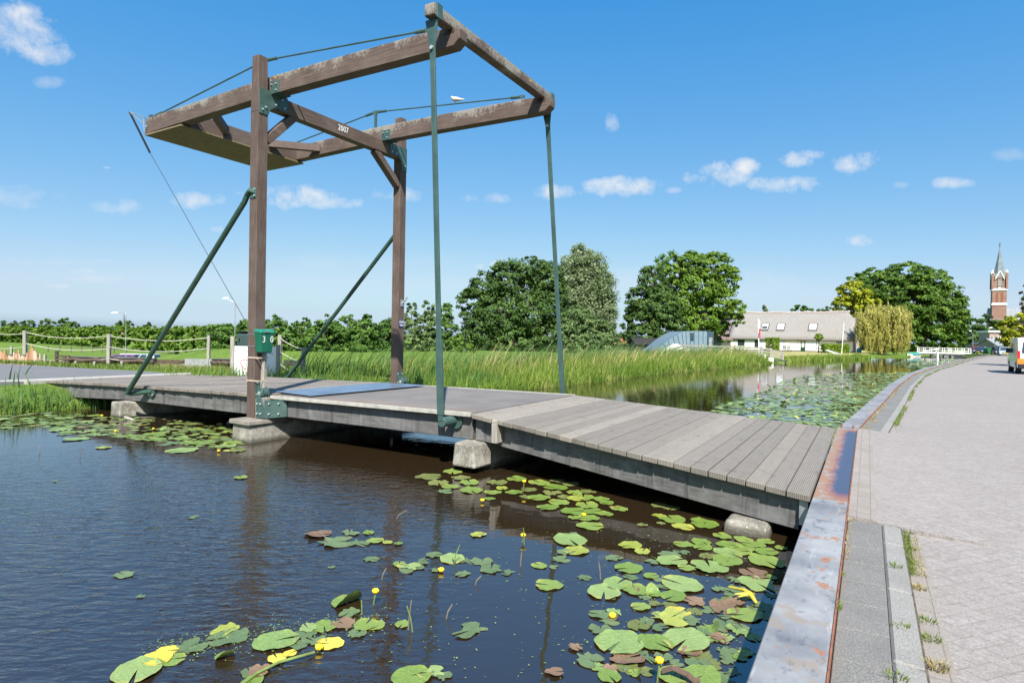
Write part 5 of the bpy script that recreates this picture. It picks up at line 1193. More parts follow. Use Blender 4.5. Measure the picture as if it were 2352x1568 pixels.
def lilies():
    rng = np.random.default_rng(11)
    A = lambda x, y: (1225 + .2604 * x, 1163.75 + .2604 * y)
    Bq = lambda x, y: (918.75 + .41667 * x, 857.5 + .41667 * y)
    Cq = lambda x, y: (.41667 * x, 918.75 + .41667 * y)
    wa = 'in the cluster beside the steel quay beam'
    for x, y, w, k in [(335, 40, 220, 'g'), (520, 45, 180, 'g'), (650, 65, 130, 'g'), (360, 98, 105, 'g'), (500, 100, 190, 'g'), (480, 170, 230, 'g'), (770, 22, 150, 'g'), (310, 280, 310, 'p'), (1235, 115, 240, 'g'), (1120, 80, 120, 'k'), (1305, 172, 185, 'y'),
                       (1515, 160, 250, 'g'), (1460, 115, 150, 'g'), (960, 160, 95, 'o'), (1120, 145, 80, 'o'), (870, 338, 200, 'y'), (960, 395, 140, 'y'), (1335, 330, 160, 'g'), (1505, 352, 170, 'g'), (1470, 303, 170, 'g'), (1675, 262, 160, 'g'), (1840, 285, 155, 'g'), (1700, 335, 190, 'g'),
                       (1960, 335, 190, 'g'), (2040, 310, 150, 'g'), (1700, 400, 240, 'p'), (1830, 385, 200, 'g'), (1700, 480, 265, 'g'), (2035, 470, 310, 'g'), (2040, 395, 190, 'g'), (2180, 365, 110, 'g'), (1200, 480, 260, 'p'), (1370, 540, 150, 'g'), (1560, 540, 330, 'r'), (390, 380, 225, 'y'),
                       (60, 520, 140, 'g'), (170, 525, 90, 'd'), (860, 538, 240, 'g'), (1030, 610, 135, 'g'), (730, 685, 260, 'p'), (625, 740, 300, 'p'), (905, 740, 230, 'g'), (1340, 695, 345, 'p'), (1250, 780, 225, 'g'), (2100, 620, 110, 'g'), (1960, 665, 330, 'r'), (1890, 950, 280, 'g'), (1200, 980, 350, 'k'),
                       (920, 1050, 200, 'o'), (1360, 1160, 410, 'p'), (780, 1180, 430, 'p'), (1050, 1190, 300, 'g'), (1930, 1140, 145, 'g'), (800, 1340, 290, 'b'), (660, 1480, 210, 'g'), (1220, 1490, 280, 'g'), (1500, 1480, 350, 'g'), (1430, 1360, 200, 'd'), (960, 880, 165, 'g'), (480, 1340, 240, 'd'), (600, 950, 180, 'd'),
                       (660, 1000, 170, 'd'), (1700, 1040, 210, 'd'), (1860, 1070, 140, 'd'), (1720, 1350, 140, 'd'), (1810, 1325, 120, 'g'), (1880, 1290, 120, 'g'), (590, 1090, 200, 'd'), (1090, 1060, 150, 'd'), (1060, 850, 110, 'o'), (1190, 860, 130, 'o'), (1430, 840, 190, 'b'), (1690, 880, 260, 'b'), (1650, 450, 200, 'o'), (1540, 430, 150, 'o'),
                       (1960, 600, 240, 'b'), (1400, 1000, 180, 'd'), (1490, 1100, 160, 'd'), (1640, 1150, 130, 'b'), (1300, 1070, 120, 'd'), (870, 620, 130, 'd'), (440, 620, 120, 'd'), (160, 690, 230, 'g'), (110, 720, 110, 'g'), (270, 400, 150, 'd'), (360, 240, 90, 'd'), (170, 1460, 160, 'b'), (360, 1235, 130, 'b'), (230, 460, 160, 'd'), (700, 450, 150, 'd'),
                       (1180, 420, 190, 'd'), (1060, 480, 130, 'd'), (1320, 400, 130, 'd'), (1870, 360, 180, 'g'), (1780, 640, 130, 'd'), (1640, 720, 150, 'd'), (1100, 700, 130, 'd'), (1900, 790, 120, 'k'), (1730, 960, 150, 'd'), (1000, 1000, 150, 'd'), (1560, 910, 140, 'd'), (700, 1240, 150, 'd'), (1010, 1330, 140, 'd'), (1150, 1330, 160, 'd'), (1600, 1400, 150, 'o'), (1250, 1380, 120, 'd'), (900, 1470, 120, 'c'), (1560, 1090, 160, 'c'), (1070, 760, 140, 'c')]:
        pad(*A(x, y), w * .2604, k, wa, rng)
    for _ in range(62):                                              # half sunken leaves between the big ones
        x, y = rng.uniform(1300, 1790), rng.uniform(1330, 1566)
        if x < 1330 + (1566 - y) * .35 or x > 1790 - (y - 1330) * .36: continue
        pad(x, y, rng.uniform(26, 58), rng.choice(list('ddddorb')), wa, rng, .0035)
    wb = 'below the ramp deck'
    for x, y, w, k in [(290, 540, 110, 'g'), (385, 605, 110, 'g'), (285, 625, 95, 'g'), (390, 640, 130, 'g'), (150, 570, 150, 'o'), (520, 655, 90, 'g'), (620, 655, 90, 'g'), (500, 690, 60, 'g'), (775, 605, 120, 'g'), (870, 630, 130, 'g'), (965, 655, 90, 'g'), (775, 685, 125, 'g'), (885, 710, 110, 'g'), (1010, 685, 120, 'g'),
                       (825, 735, 120, 'g'), (1120, 770, 80, 'g'), (1035, 730, 130, 'g'), (1145, 712, 80, 'g'), (425, 890, 85, 'k'), (540, 600, 120, 'o'), (650, 585, 110, 'g'), (720, 640, 90, 'o'), (900, 680, 80, 'o'), (560, 630, 70, 'y'), (330, 575, 110, 'o'), (210, 600, 120, 'o'), (240, 650, 90, 'd'), (700, 680, 80, 'o'), (840, 660, 110, 'o'), (960, 690, 90, 'y'), (1040, 650, 90, 'o'), (1100, 690, 90, 'g'), (950, 610, 100, 'o'), (860, 590, 80, 'o'), (1180, 740, 60, 'b'), (1440, 730, 100, 'o'), (1500, 740, 90, 'o')]:
        pad(*Bq(x, y), w * .41667, k, wb, rng)
    wc = 'adrift in the open foreground water'
    for x, y, w, k in [(760, 1480, 270, 'p'), (860, 1420, 170, 'Y'), (930, 1430, 150, 'g'), (910, 1380, 120, 'Y'), (1040, 1360, 170, 'd'), (1280, 1300, 220, 'd'), (1250, 1260, 150, 'k'), (1230, 1415, 110, 'c'), (1500, 1330, 250, 'p'), (1530, 1430, 110, 'Y'), (1590, 1400, 80, 'Y'), (1830, 1340, 160, 'Y'), (1785, 1240, 150, 'g'), (1690, 1290, 130, 'd'), (1740, 1330, 140, 'd'), (1900, 1235, 140, 'b'), (1960, 1290, 110, 'd'), (1650, 1350, 110, 'd'), (1700, 1260, 110, 'r'), (2010, 1245, 150, 'g'), (2075, 1235, 120, 'g'), (1900, 1115, 180, 'c'), (1930, 1165, 120, 'd'), (2220, 1230, 90, 'g'), (2250, 1525, 230, 'g'), (2390, 1500, 150, 'r'), (2440, 1520, 120, 'd'), (1400, 1545, 130, 'g'), (1440, 1490, 130, 'b'), (1380, 1500, 110, 'd'),
                       (1840, 780, 200, 'd'), (1970, 785, 120, 'd'), (2060, 775, 100, 'g'), (2030, 728, 70, 'g'), (1930, 735, 110, 'd'), (1740, 740, 150, 'b'), (2140, 785, 60, 'y'), (2200, 790, 50, 'g'), (2260, 920, 150, 'd'), (2040, 875, 90, 'd'), (2200, 905, 80, 'g'), (1830, 920, 40, 'd'), (1060, 645, 60, 'd'), (690, 963, 110, 'd'), (305, 447, 35, 'd'), (1330, 428, 80, 'g'), (770, 1083, 40, 'd')]:
        pad(*Cq(x, y), w * .41667, k, wc, rng)
    for x, y, w, k in [(285, 1015, 155, 'p'), (370, 1030, 90, 'd'), (450, 1040, 130, 'd'), (500, 1080, 140, 'd'), (600, 1095, 80, 'd'), (180, 1000, 100, 'd'), (60, 1065, 130, 'r'), (120, 1040, 90, 'd'), (200, 1085, 60, 'd'), (400, 1410, 190, 'd'), (350, 1100, 90, 'd')]:
        pad(*Bq(x, y), w * .41667, k, wc, rng)
    # the carpet at the left bank and round the left piers
    wd = 'in the carpet at the left bank and piers'
    poly = [(-10, 950), (120, 948), (280, 958), (420, 962), (560, 985), (560, 1040), (470, 1030), (330, 1010), (190, 1000), (90, 985), (-10, 985)]
    pts = [(425, 1033, 70, 'p'), (395, 1018, 40, 'd'), (180, 1008, 55, 'p'), (145, 998, 30, 'd'), (235, 1028, 33, 'y'), (470, 1017, 55, 'g'), (520, 1010, 50, 'd'), (300, 1003, 40, 'g')]
    def inside(x, y):
        c = False; j = len(poly) - 1
        for i in range(len(poly)):
            (ax, ay), (bx, by) = poly[i], poly[j]
            if (ay > y) != (by > y) and x < (bx - ax) * (y - ay) / (by - ay) + ax: c = not c
            j = i
        return c
    print('pads', sum(1 for o in bpy.data.objects if o.name.startswith('lily_pad')))
    while len(pts) < 70:
        x, y = rng.uniform(-10, 560), rng.uniform(945, 1040)
        if inside(x, y): pts.append((x, y, rng.uniform(24, 52) * (.75 + (y - 945) / 200), rng.choice(list('ggggpoood'))))
    for x, y, w, k in pts: pad(x, y, w, k, wd, rng)
    # the wide carpet along the quay beyond the bridge, and between the salient pads: nobody could count it
    def carpet(name, region, n, size, label, stand=.0, z=.006):
        V, F, Tn = [], [], []; k = 0; nn = 9
        a = np.linspace(.25, 2 * math.pi - .25, nn)
        for _ in range(n):
            u, v = region()
            r = size * rng.uniform(.45, 1.1); th = rng.uniform(0, 6.28); c = w2(u, v, 0)
            tilt = rng.normal(0, .03, 2); up = 0
            if rng.random() < stand: tilt = rng.normal(0, .3, 2); up = rng.uniform(.0, .03); r *= .7
            P = np.stack([np.cos(a + th) * r * (1 + .12 * np.cos(a)), np.sin(a + th) * r * .86, np.zeros(nn)], 1); P = np.vstack([[[0, 0, 0]], P])
            P[:, 2] = P[:, 0] * tilt[0] + P[:, 1] * tilt[1] + z + up + rng.uniform(0, .006) + np.abs(tilt).sum() * r * .7 * (np.abs(tilt).sum() > .12)
            P[:, 0] += c.x; P[:, 1] += c.y
            V.append(P); t = rng.random(); Tn.append(np.full(nn + 1, t))
            F += [(k, k + 1 + i, k + 2 + i) for i in range(nn - 1)]; k += nn + 1
        o = npmesh(name, MT['pad_far'], np.vstack(V), np.array(F), None, np.concatenate(Tn)); tag(o, label, 'lily pads', kind='stuff')
    def r1():
        while True:
            v = 4.9 + 40 * rng.random() ** 1.5; w = interp([(4.9, 3.2), (10, 3.8), (18, 4.2), (26, 5.0), (33, 5.6), (39, 3.0), (45, .6)], v)
            s = w * rng.random() ** 1.25; den = .5 + .5 * math.sin(v * 1.7 + s * 2.4) * math.sin(s * 3.1 - v * .6)
            if den > rng.random() * .9 - .1: return qu(v) - .1 - s, v
    carpet('lily_carpet', r1, 5600, .125, 'broad carpet of lily pads along the quay beyond the bridge', .10)
    def r2():
        v = rng.uniform(50, 92); w = interp([(50, 1), (58, 5), (75, 6), (92, 4)], v); return qu(v) - .1 - w * rng.random(), v
    carpet('lily_carpet', r2, 1100, .22, 'far strip of lily pads by the white footbridge', .05)
    def r3():
        x, y = rng.uniform(-10, 560), rng.uniform(945, 1035)
        while not inside(x, y): x, y = rng.uniform(-10, 560), rng.uniform(945, 1035)
        q = uvat(x, y); return q.x, q.y
    carpet('lily_carpet', r3, 420, .085, 'small lily pads filling the left bank carpet', .03, .001)
    def scraps(region, n, label):
        C = np.array([[*w2(*region(), .003)[:2], .003] for _ in range(n)]); N = np.tile([0, 0, 1.], (n, 1)) + rng.normal(0, .08, (n, 3))
        V, F = leaf_geo(C, N, rng.uniform(.003, .016, n) * rng.uniform(.5, 1.2, n), .35, rng); V[:, 2] = .003 + rng.uniform(0, .003, len(V))
        o = npmesh('pond_weed', MT['pad_far'], V, F, None, np.repeat(rng.random(n) * .7, 4)); tag(o, label, 'pond weed', kind='stuff')
    def r4():
        # duckweed and scraps between the pads by the quay
        while True:
            u, v = rng.uniform(6.6, 9.35), rng.uniform(-5.2, -1.2)
            if rng.random() < (u - 6.3) / 3.2 * (.5 + .5 * math.sin(u * 9 + v * 5) * math.sin(v * 7)): return u, v
    scraps(r4, 1300, 'scraps of pond weed between the pads by the quay')
    def r5():
        t = rng.random(); x = 330 + 560 * t; y = 1500 - 80 * t + rng.normal(0, 18); q = uvat(x + rng.normal(0, 16), y); return q.x, q.y
    scraps(r5, 800, 'scraps of pond weed among the foreground pads')
    # yellow flowers on stalks
    def flower(px, py, h, label, s=.026):
        q = at(px, py, 0); o = empty('lily_flower', (q.x, q.y, 0), label=label, cat='flower', group='yellow water lily flowers')
        m = MB(); m.tube([(0, 0, -.02), (.01, 0, h * .6), (.015, .005, h)], .0055, 6); m.build('stalk', MT['stalk'], o)
        m = MB(); c = Vector((.015, .005, h + s * .5))
        m.ball(c, s * .75, s * .75, s * .7, 10, 6)
        for k in range(6):
            t = k * 1.047; d = Vector((math.cos(t), math.sin(t), 0)); m.ball(c + d * s * .55 + Vector((0, 0, s * .15)), s * .5, s * .5, s * .62, 8, 5)
        m.build('petals', MT['petal'], o, smooth=True)
    for px, py, h, lb in [(857, 1388, .085, 'yellow flower on a stalk above the middle foreground'), (727, 1496, .012, 'yellow flower lying on the long stalk in the foreground'), (1201, 1127, .11, 'yellow flower on a leaning stalk under the ramp'), (1198, 1244, .05, 'small yellow bud on a stalk left of the quay cluster'), (1009, 1314, .006, 'open yellow flower floating beside a pale pad'), (1402, 1420, .006, 'small yellow flower lying in the ragged pads'), (1508, 1570, .12, 'tall yellow flower at the bottom edge by the quay'),
                          (232, 965, .09, 'orange yellow flower standing in the left carpet'), (290, 963, .03, 'small yellow flower at the left pier'), (350, 988, .02, 'small yellow flower in the middle of the left carpet'), (500, 1038, .01, 'yellow flower at the tip of the left carpet'), (263, 992, .01, 'low yellow flower left of the stay tube reflection'), (1105, 1153, .01, 'tiny yellow flower in front of the ramp pads'), (1338, 1187, .012, 'yellow flower between the ramp pads')]:
        flower(px, py, h, lb)
    V, F, Tn = [], [], []; k = 0
    m = MB()
    for _ in range(55):
        u, v = r1(); q = w2(u, v, .03 + rng.random() * .08); s = .014 * (1 + v / 30); m.ball(q, s, s, s * .8, 6, 4)
    o = m.build('lily_flowers', MT['petal']); tag(o, 'yellow flower dots in the far lily carpet', 'flowers', kind='stuff')
    # bare stalks sticking out of the water
    st = [(1040, 1295, .17, .06, 'bent green stalk by the pale pad'), (937, 1445, .20, .02, 'pair of tall stalks in the middle foreground'), (950, 1450, .17, -.05, 'second green stalk of the pair in the foreground'), (1022, 1420, .10, .05, 'short brown stalk with a pale tip'), (832, 1410, .10, -.01, 'green stalk beside the overlapping pads'), (757, 1250, .13, -.10, 'dark stalk across the dull pads'), (1088, 1342, .07, .06, 'short leaning stalk in open water'), (1204, 1250, .16, -.01, 'thick green stalk before the ramp'), (1195, 1300, .12, .01, 'thin stalk left of the floating pads'), (1380, 1330, .15, -.02, 'dark upright stalk near the quay pads'), (905, 1190, .09, .14, 'pale stalk floating near the bridge reflection'), (183, 1050, .13, .02, 'black twig in the left open water'), (93, 1040, .14, -.05, 'black twig left of the carpet'), (875, 1330, .09, .04, 'pale stalk with a bud in the reflection'), (1760, 1160, .05, .05, 'stalk beside the concrete block')]
    for px, py, h, ln, lb in st:
        q = at(px, py, 0); m = MB(); m.tube([(0, 0, -.05), (ln * .4, 0, h * .5), (ln, .01, h)], [.006, .005, .004], 6); o = m.build('stalk', MT['stalk'] if 'green' in lb else MT['twig']); o.location = q; tag(o, lb, 'plant stalk')
    P = [at(530, 1590, .012), at(590, 1545, .02), at(640, 1520, .025), at(700, 1503, .025), at(722, 1497, .02)]
    m = MB(); m.tube(P, .009, 8); tag(m.build('stalk', MT['stalk']), 'long curved green flower stalk in the foreground', 'plant stalk')
    q = [at(1520, 1540, .03), at(1545, 1532, .06), at(1580, 1548, .05), at(1600, 1566, .02)]
    m = MB(); 
    for a, b in zip(q, q[1:]): m.bar(a, b, .05, .006)
    tag(m.build('leaf_curl', MT['pad_brown']), 'long curled tan dead leaf at the bottom edge', 'dead leaf')
    m = MB(); qq = at(1722, 1380, .0); m.tube([qq + Vector((-.11, .14, .05)), qq + Vector((-.03, .04, .07)), qq + Vector((0, 0, .06)), qq + Vector((.02, -.08, .02))], [.008, .014, .02, .012], 8)
    for d in ((-.11, .02), (-.1, -.03), (.05, .03)): m.tube([qq + Vector((0, 0, .06)), qq + Vector((d[0], d[1], .045))], [.018, .005], 6)
    tag(m.build('sprout', MT['pad_yellow']), 'broken yellow green sprout near the quay beam', 'plant stalk')
lilies()
# ------------------------------------------------------------------ buildings
def window(par, name, x0, x1, z0, z1, y, frame_mat, glass_mat, bars=(), fw=.06):
    m = MB(); m.box(x0, x1, y - .05, y + .02, z0, z0 + fw); m.box(x0, x1, y - .05, y + .02, z1 - fw, z1); m.box(x0, x0 + fw, y - .05, y + .02, z0 + fw, z1 - fw); m.box(x1 - fw, x1, y - .05, y + .02, z0 + fw, z1 - fw)
    for k, t in bars:
        if k == 'v': m.box(x0 + (x1 - x0) * t - .02, x0 + (x1 - x0) * t + .02, y - .045, y + .015, z0 + fw, z1 - fw)
        else: m.box(x0 + fw, x1 - fw, y - .045, y + .015, z0 + (z1 - z0) * t - .02, z0 + (z1 - z0) * t + .02)
    w = m.build(name, frame_mat, par)
    m = MB(); m.box(x0 + fw, x1 - fw, y - .02, y + .01, z0 + fw, z1 - fw); m.build('pane', glass_mat, w)
    return w
def farmhouse():
    A = atY(1677, 800, 102); B = atY(1959, 800, 92); A.z = B.z = .4
    d = B - A; L = d.length; rz = math.atan2(d.y, d.x)
    o = empty('farmhouse', A, rz, 'long white farmhouse with a grey thatched roof across the water', 'farmhouse')
    fx = lambda zx: (zx - 230) / 1805 * L
    fz = lambda zy: (655 - zy) * .0112
    m = MB(); m.box(0, L, 0, 10, -.4, 2.35); m.prism([(0, 0, 2.35), (0, 10, 2.35), (0, 5, 6.2)], (.2, 0, 0)); m.build('wall', MT['white'], o)
    m = MB(); m.box(-.02, L + .02, -.03, 0, -.4, .20); m.build('plinth', MT['plinth'], o)
    m = MB(); m.prism([(L, .02, 0), (L, 9.98, 0), (L, 9.98, 2.3), (L, 7.1, 4.7), (L, 2.9, 4.7), (L, .02, 2.3)], (.12, 0, 0)); m.build('gable_wall', MT['striped'], o)
    # thatch, gently sagging ridge, half hip on the right
    m = MB(); n = 24; e = (-.45, 1.98); r = (5, 6.62)
    def rp(x, t, back=False):
        sag = -.10 * math.sin(math.pi * min(1, max(0, x / L))) * t + .04 * math.sin(x * 1.3) * t
        y = e[0] + (r[0] - e[0]) * t; z = e[1] + (r[1] - e[1]) * t + sag + .12 * math.sin(t * math.pi) * .6
        return (x, 10 - y if back else y, z)
    xs = [-.25 + (L + .5) * i / n for i in range(n + 1)]; ts = [0, .15, .35, .55, .75, .9, 1.0]
    def xc(x, t): return min(x, L + .25 - max(0, (t - .62) / .38) * 1.5)
    for bk in (False, True):
        b0 = len(m.v)
        for x in xs:
            for t in ts: m.v.append(rp(xc(x, t), t, bk))
        k = len(ts)
        for i in range(n):
            for j in range(k - 1): m.f.append((b0 + i * k + j, b0 + (i + 1) * k + j, b0 + (i + 1) * k + j + 1, b0 + i * k + j + 1))
    hip = [rp(xc(xs[-1], t), t) for t in ts[3:]] + [rp(xc(xs[-1], t), t, True) for t in ts[3:-1]][::-1]
    m.add(hip, [tuple(range(len(hip)))])
    rf = m.build('roof', MT['thatch'], o, smooth=True)
    sd = rf.modifiers.new('thick', 'SOLIDIFY'); sd.thickness = .32; sd.offset = -1
    bm = bmesh.new(); bm.from_mesh(rf.data)
    bmesh.ops.remove_doubles(bm, verts=bm.verts, dist=.001); bmesh.ops.recalc_face_normals(bm, faces=bm.faces)
    if sum(f.normal.z for f in bm.faces) < 0: bmesh.ops.reverse_faces(bm, faces=bm.faces)
    bm.to_mesh(rf.data); bm.free()
    m = MB()
    for i in range(44):
        x = -.2 + (L - 1.0) * i / 43; z = rp(x, 1)[2]; m.prism([(x, 4.72, z - .14), (x, 4.86, z + .05), (x, 5, z + .11 + .03 * (i % 2)), (x, 5.14, z + .05), (x, 5.28, z - .14)], ((L - 1) / 43 * .86, 0, 0))
    m.build('ridge_tiles', MT['ridge'], rf)
    for x0, x1, dark in ((690, 795, 1), (930, 1040, 0), (1405, 1515, 0)):
        a, b = fx(x0), fx(x1); t0, t1 = .30, .52
        P0 = Vector(rp(a, t0)); P1 = Vector(rp(b, t0)); P2 = Vector(rp(b, t1)); P3 = Vector(rp(a, t1)); nn = (P1 - P0).cross(P3 - P0).normalized()
        if nn.z < 0: nn = -nn
        def pq(s, t, h): return P0 + (P1 - P0) * s + (P3 - P0) * t + nn * h
        m = MB(); m.hexa([pq(-.08, -.06, .02), pq(1.08, -.06, .02), pq(1.08, 1.08, .02), pq(-.08, 1.08, .02)], [pq(-.08, -.06, .14), pq(1.08, -.06, .14), pq(1.08, 1.08, .14), pq(-.08, 1.08, .14)])
        sk = m.build('skylight', MT['plinth'], o)
        m = MB(); m.hexa([pq(.04, .05, .141), pq(.96, .05, .141), pq(.96, .95, .141), pq(.04, .95, .141)], [pq(.04, .05, .16), pq(.96, .05, .16), pq(.96, .95, .16), pq(.04, .95, .16)]); m.build('pane', MT['blind'], sk)
        if dark: m2 = MB(); m2.hexa([pq(.1, .1, .161), pq(.9, .1, .161), pq(.9, .6, .161), pq(.1, .6, .161)], [pq(.1, .1, .165), pq(.9, .1, .165), pq(.9, .6, .165), pq(.1, .6, .165)]); m2.build('opening', MT['plinth'], sk)
        m = MB(); m.hexa([pq(-.1, -.16, .0), pq(1.1, -.16, .0), pq(1.1, -.07, .0), pq(-.1, -.07, .0)], [pq(-.1, -.16, .07), pq(1.1, -.16, .07), pq(1.1, -.07, .07), pq(-.1, -.07, .07)]); m.build('flashing', MT['cap'], sk)
    window(o, 'window', fx(352), fx(462), fz(585), fz(495), 0, MT['dgreen'], MT['glass'], [('h', .5), ('v', .5)])
    window(o, 'window', fx(620), fx(685), fz(600), fz(500), 0, MT['dgreen'], MT['glass'], [('v', .5)])
    window(o, 'window', fx(1020), fx(1107), fz(640), fz(490), 0, MT['white_rail'], MT['blind'], [('h', .72), ('h', .5)])
    w = window(o, 'door', fx(1312), fx(1378), .06, fz(492), 0, MT['dgreen'], MT['louvre'], [('h', .35)], .12); m = MB(); m.box(fx(1318), fx(1372), -.045, .0, .1, .72); m.build('panel', MT['dgreen'], w)
    window(o, 'window', fx(1383), fx(1528), fz(606), fz(492), 0, MT['white_rail'], MT['blind'], [])
    window(o, 'window', fx(1530), fx(1580), fz(606), fz(492), 0, MT['dgreen'], MT['blind'], [('h', .55)])
    window(o, 'window', fx(1805), fx(1905), fz(565), fz(485), 0, MT['white_rail'], MT['glass'], [('v', .25), ('v', .5), ('v', .75), ('h', .5)], .05)
    m = MB()
    for zx in (285, 545, 690, 845, 945, 1060, 1180, 1300, 1630, 1720, 1950): m.box(fx(zx) - .02, fx(zx) + .02, -.04, -.01, 1.72, 2.05)
    m.build('wall_anchors', MT['black'], o)
    m = MB(); m.box(fx(1268), fx(1278), -.14, -.01, 1.62, 1.85); m.build('wall_lamp', MT['black'], o)
    return A, B, rz, L
FA, FB, FRZ, FL = farmhouse()

def gable_house(name, label, px0, px1, base_py, eave_py, ridge_py, Y, wall, roof, depth=5, extra=None, base_z=None, ov=.25):
    a = atY(px0, base_py, Y); b = atY(px1, base_py, Y); z0 = a.z if base_z is None else base_z
    L = b.x - a.x; ze = atY(px0, eave_py, Y).z - z0; zr = atY(px0, ridge_py, Y + depth / 2).z - z0
    o = empty(name, (a.x, Y, z0), label=label, cat='building')
    m = MB(); m.box(0, L, 0, depth, -.6, ze); m.prism([(0, 0, ze), (0, depth, ze), (0, depth / 2, zr - .06)], (L, 0, 0)); m.build('wall', MT[wall], o)
    m = MB(); m.prism([(-ov, -ov, ze - .12), (-ov, depth / 2, zr), (-ov, depth + ov, ze - .12), (-ov, depth + ov, ze + .02), (-ov, depth / 2, zr + .14), (-ov, -ov, ze + .02)], (L + 2 * ov, 0, 0)); rf = m.build('roof', MT[roof], o)
    return o, L, ze, zr
def other_buildings():
    o, L, ze, zr = gable_house('barn', 'low brown tiled annex with solar panels left of the farmhouse', 1650, 1686, 800, 765, 731, 106, 'timber_dark', 'tiles', 7)
    d = Vector((0, 3.5, zr - ze)); m = MB(); nn = Vector((0, -(zr - ze), 3.5)).normalized()
    for i in range(2):
        for j in range(3):
            p = Vector((.25 + i * .95, 0, ze + .05)) + d * (.12 + j * .27) + nn * .12; e1 = Vector((.9, 0, 0)); e2 = d * .25
            m.hexa([p, p + e1, p + e1 + e2, p + e2], [p + nn * .06, p + e1 + nn * .06, p + e1 + e2 + nn * .06, p + e2 + nn * .06])
    m.build('solar_panels', MT['solar'], o)
    o, L, ze, zr = gable_house('shed', 'small lean-to with brown pantiles beside the thatched roof', 1657, 1678, 803, 780, 766, 99, 'plinth', 'tiles', 4)
    o, L, ze, zr = gable_house('house', 'red roofed house glimpsed between the trees left of the pump house', 1404, 1449, 806, 792, 776, 108, 'louvre', 'redroof', 6)
    window(o, 'window', L * .62, L * .9, ze - 1.0, ze - .2, 0, MT['white_rail'], MT['glass'], [('v', .5)])
    window(o, 'window', L * .15, L * .4, ze - 1.0, ze - .2, 0, MT['white_rail'], MT['glass'], [('v', .5)])
    o, L, ze, zr = gable_house('barn', 'black open barn under the dark trees beside the pump house', 1462, 1530, 808, 789, 778, 74, 'black', 'timber_dark', 5)
    # pump house: zinc roof rising from the ground in standing seams
    Y = 64; q = lambda x, y: atY(1396.5 + .1302 * x, 661.5 + .1302 * y, Y)
    top = [(820, 1120), (960, 1010), (1050, 935), (1150, 865), (1240, 815), (1310, 778), (1370, 760), (1450, 757), (1600, 757), (1750, 760)]
    base = q(1200, 1060); o = empty('pump_house', (base.x, Y, .3), label='blue grey zinc pump house with a curved sloping end', cat='building')
    off = Vector((base.x, Y, .3))
    P = [q(*t) - off for t in top]; m = MB()
    poly = [Vector((P[0].x, 0, -.3))] + P + [Vector((P[-1].x, 0, -.3))]
    m.prism([(p.x, 0, p.z) for p in poly], (0, 6, 0)); body = m.build('cladding', MT['zinc'], o)
    m = MB()
    def seam(t, b): 
        a = q(*t) - off; c = q(*b) - off; m.bar((c.x, -.02, c.z), (a.x, -.02, a.z), .05, .05, up=(0, 1, 0))
    for t, b in (((900, 1060), (935, 1100)), ((985, 985), (1030, 1090)), ((1065, 930), (1110, 1075)), ((1150, 865), (1200, 1060)), ((1225, 822), (1280, 1050)), ((1305, 780), (1340, 1050)), ((1372, 762), (1392, 1050)), ((1445, 760), (1452, 1050)), ((1520, 760), (1520, 1050)), ((1600, 760), (1598, 1050)), ((1678, 760), (1676, 1050))): seam(t, b)
    m.build('seams', MT['zinc_dark'], body)
    a, b = q(1448, 930) - off, q(1512, 790) - off; m = MB(); m.box(a.x, b.x, -.03, -.005, a.z, b.z); m.build('window', MT['glass'], o)
    a, b = q(1750, 1060) - off, q(1918, 765) - off
    m = MB(); m.hexa([(a.x, -.01, -.3), (b.x, .9, -.3), (b.x, 5.9, -.3), (a.x, 5.9, -.3)], [(a.x, -.01, P[-1].z), (b.x, .9, b.z), (b.x, 5.9, b.z), (a.x, 5.9, P[-1].z)]); sp = m.build('sign_wall', MT['zinc_dark'], o)
    ex = Vector((b.x - a.x, .91, 0)).normalized(); cx = (a.x + b.x) / 2; nrm = Vector((ex.y, -ex.x, 0))
    for s_, zy in (('GEMAAL', 885), ('OPOEGRONTS', 915), ('UMERSLOOT-', 945), ('VERTROS-A', 975), ('BOEZEMLAND', 1003)):
        z = (q(1830, zy) - off).z; t = text('lettering', s_, .17, MT['lettering'], frame(Vector((cx, .445, z)) + nrm * .012, ex, (0, 0, 1)), None, .004, sx=.95 if len(s_) < 8 else .62, spacing=1.25 if len(s_) < 8 else 1.0); t.parent = sp
    # pale concrete ramp in front of it
    m = MB(); p = [at(1514, 815, .35), at(1596, 815, .35)]; a = atY(1556, 789.5, 60); 
    m.prism([(atY(1514, 813, 60).x, 60, .2), (atY(1596, 813, 60).x, 60, .2), (atY(1578, 802, 60).x, 60, atY(1578, 799, 60).z), (a.x, 60, a.z), (atY(1535, 802, 60).x, 60, atY(1535, 801, 60).z)], (0, 1.5, 0))
    tag(m.build('concrete_ramp', MT['stone']), 'pale concrete slope at the foot of the pump house', 'concrete ramp')
    # grey timber fence along the far bank
    o = empty('timber_fence', (30, 55, .4), label='bleached grey timber fence above the reeds before the pump house', cat='fence'); off = Vector((30, 55, .4))
    pl = [(1519, 811, 50), (1571, 793.5, 53), (1613, 794.5, 54), (1650, 795.5, 55), (1688, 796.5, 56), (1749, 799.5, 57.5), (1769, 803, 58), (1798, 811, 58.5)]
    W_ = [atY(*t) for t in pl]
    for i, dz in enumerate((0, -.27, -.54)):
        m = MB()
        for a, b in zip(W_, W_[1:]): m.bar(a + Vector((0, -.05, dz)) - off, b + Vector((0, -.05, dz)) - off, .05, .15)
        m.build('rail', MT['grey_wood'], o)
    for i in (1, 2, 4, 5, 6, 7):
        p = W_[i]; m = MB(); m.bar((p.x - 30, p.y - 55, -.6), (p.x - 30, p.y - 55, p.z - .4 + .18), .14, .14, up=(0, 1, 0)); m.build('post', MT['grey_wood'], o)
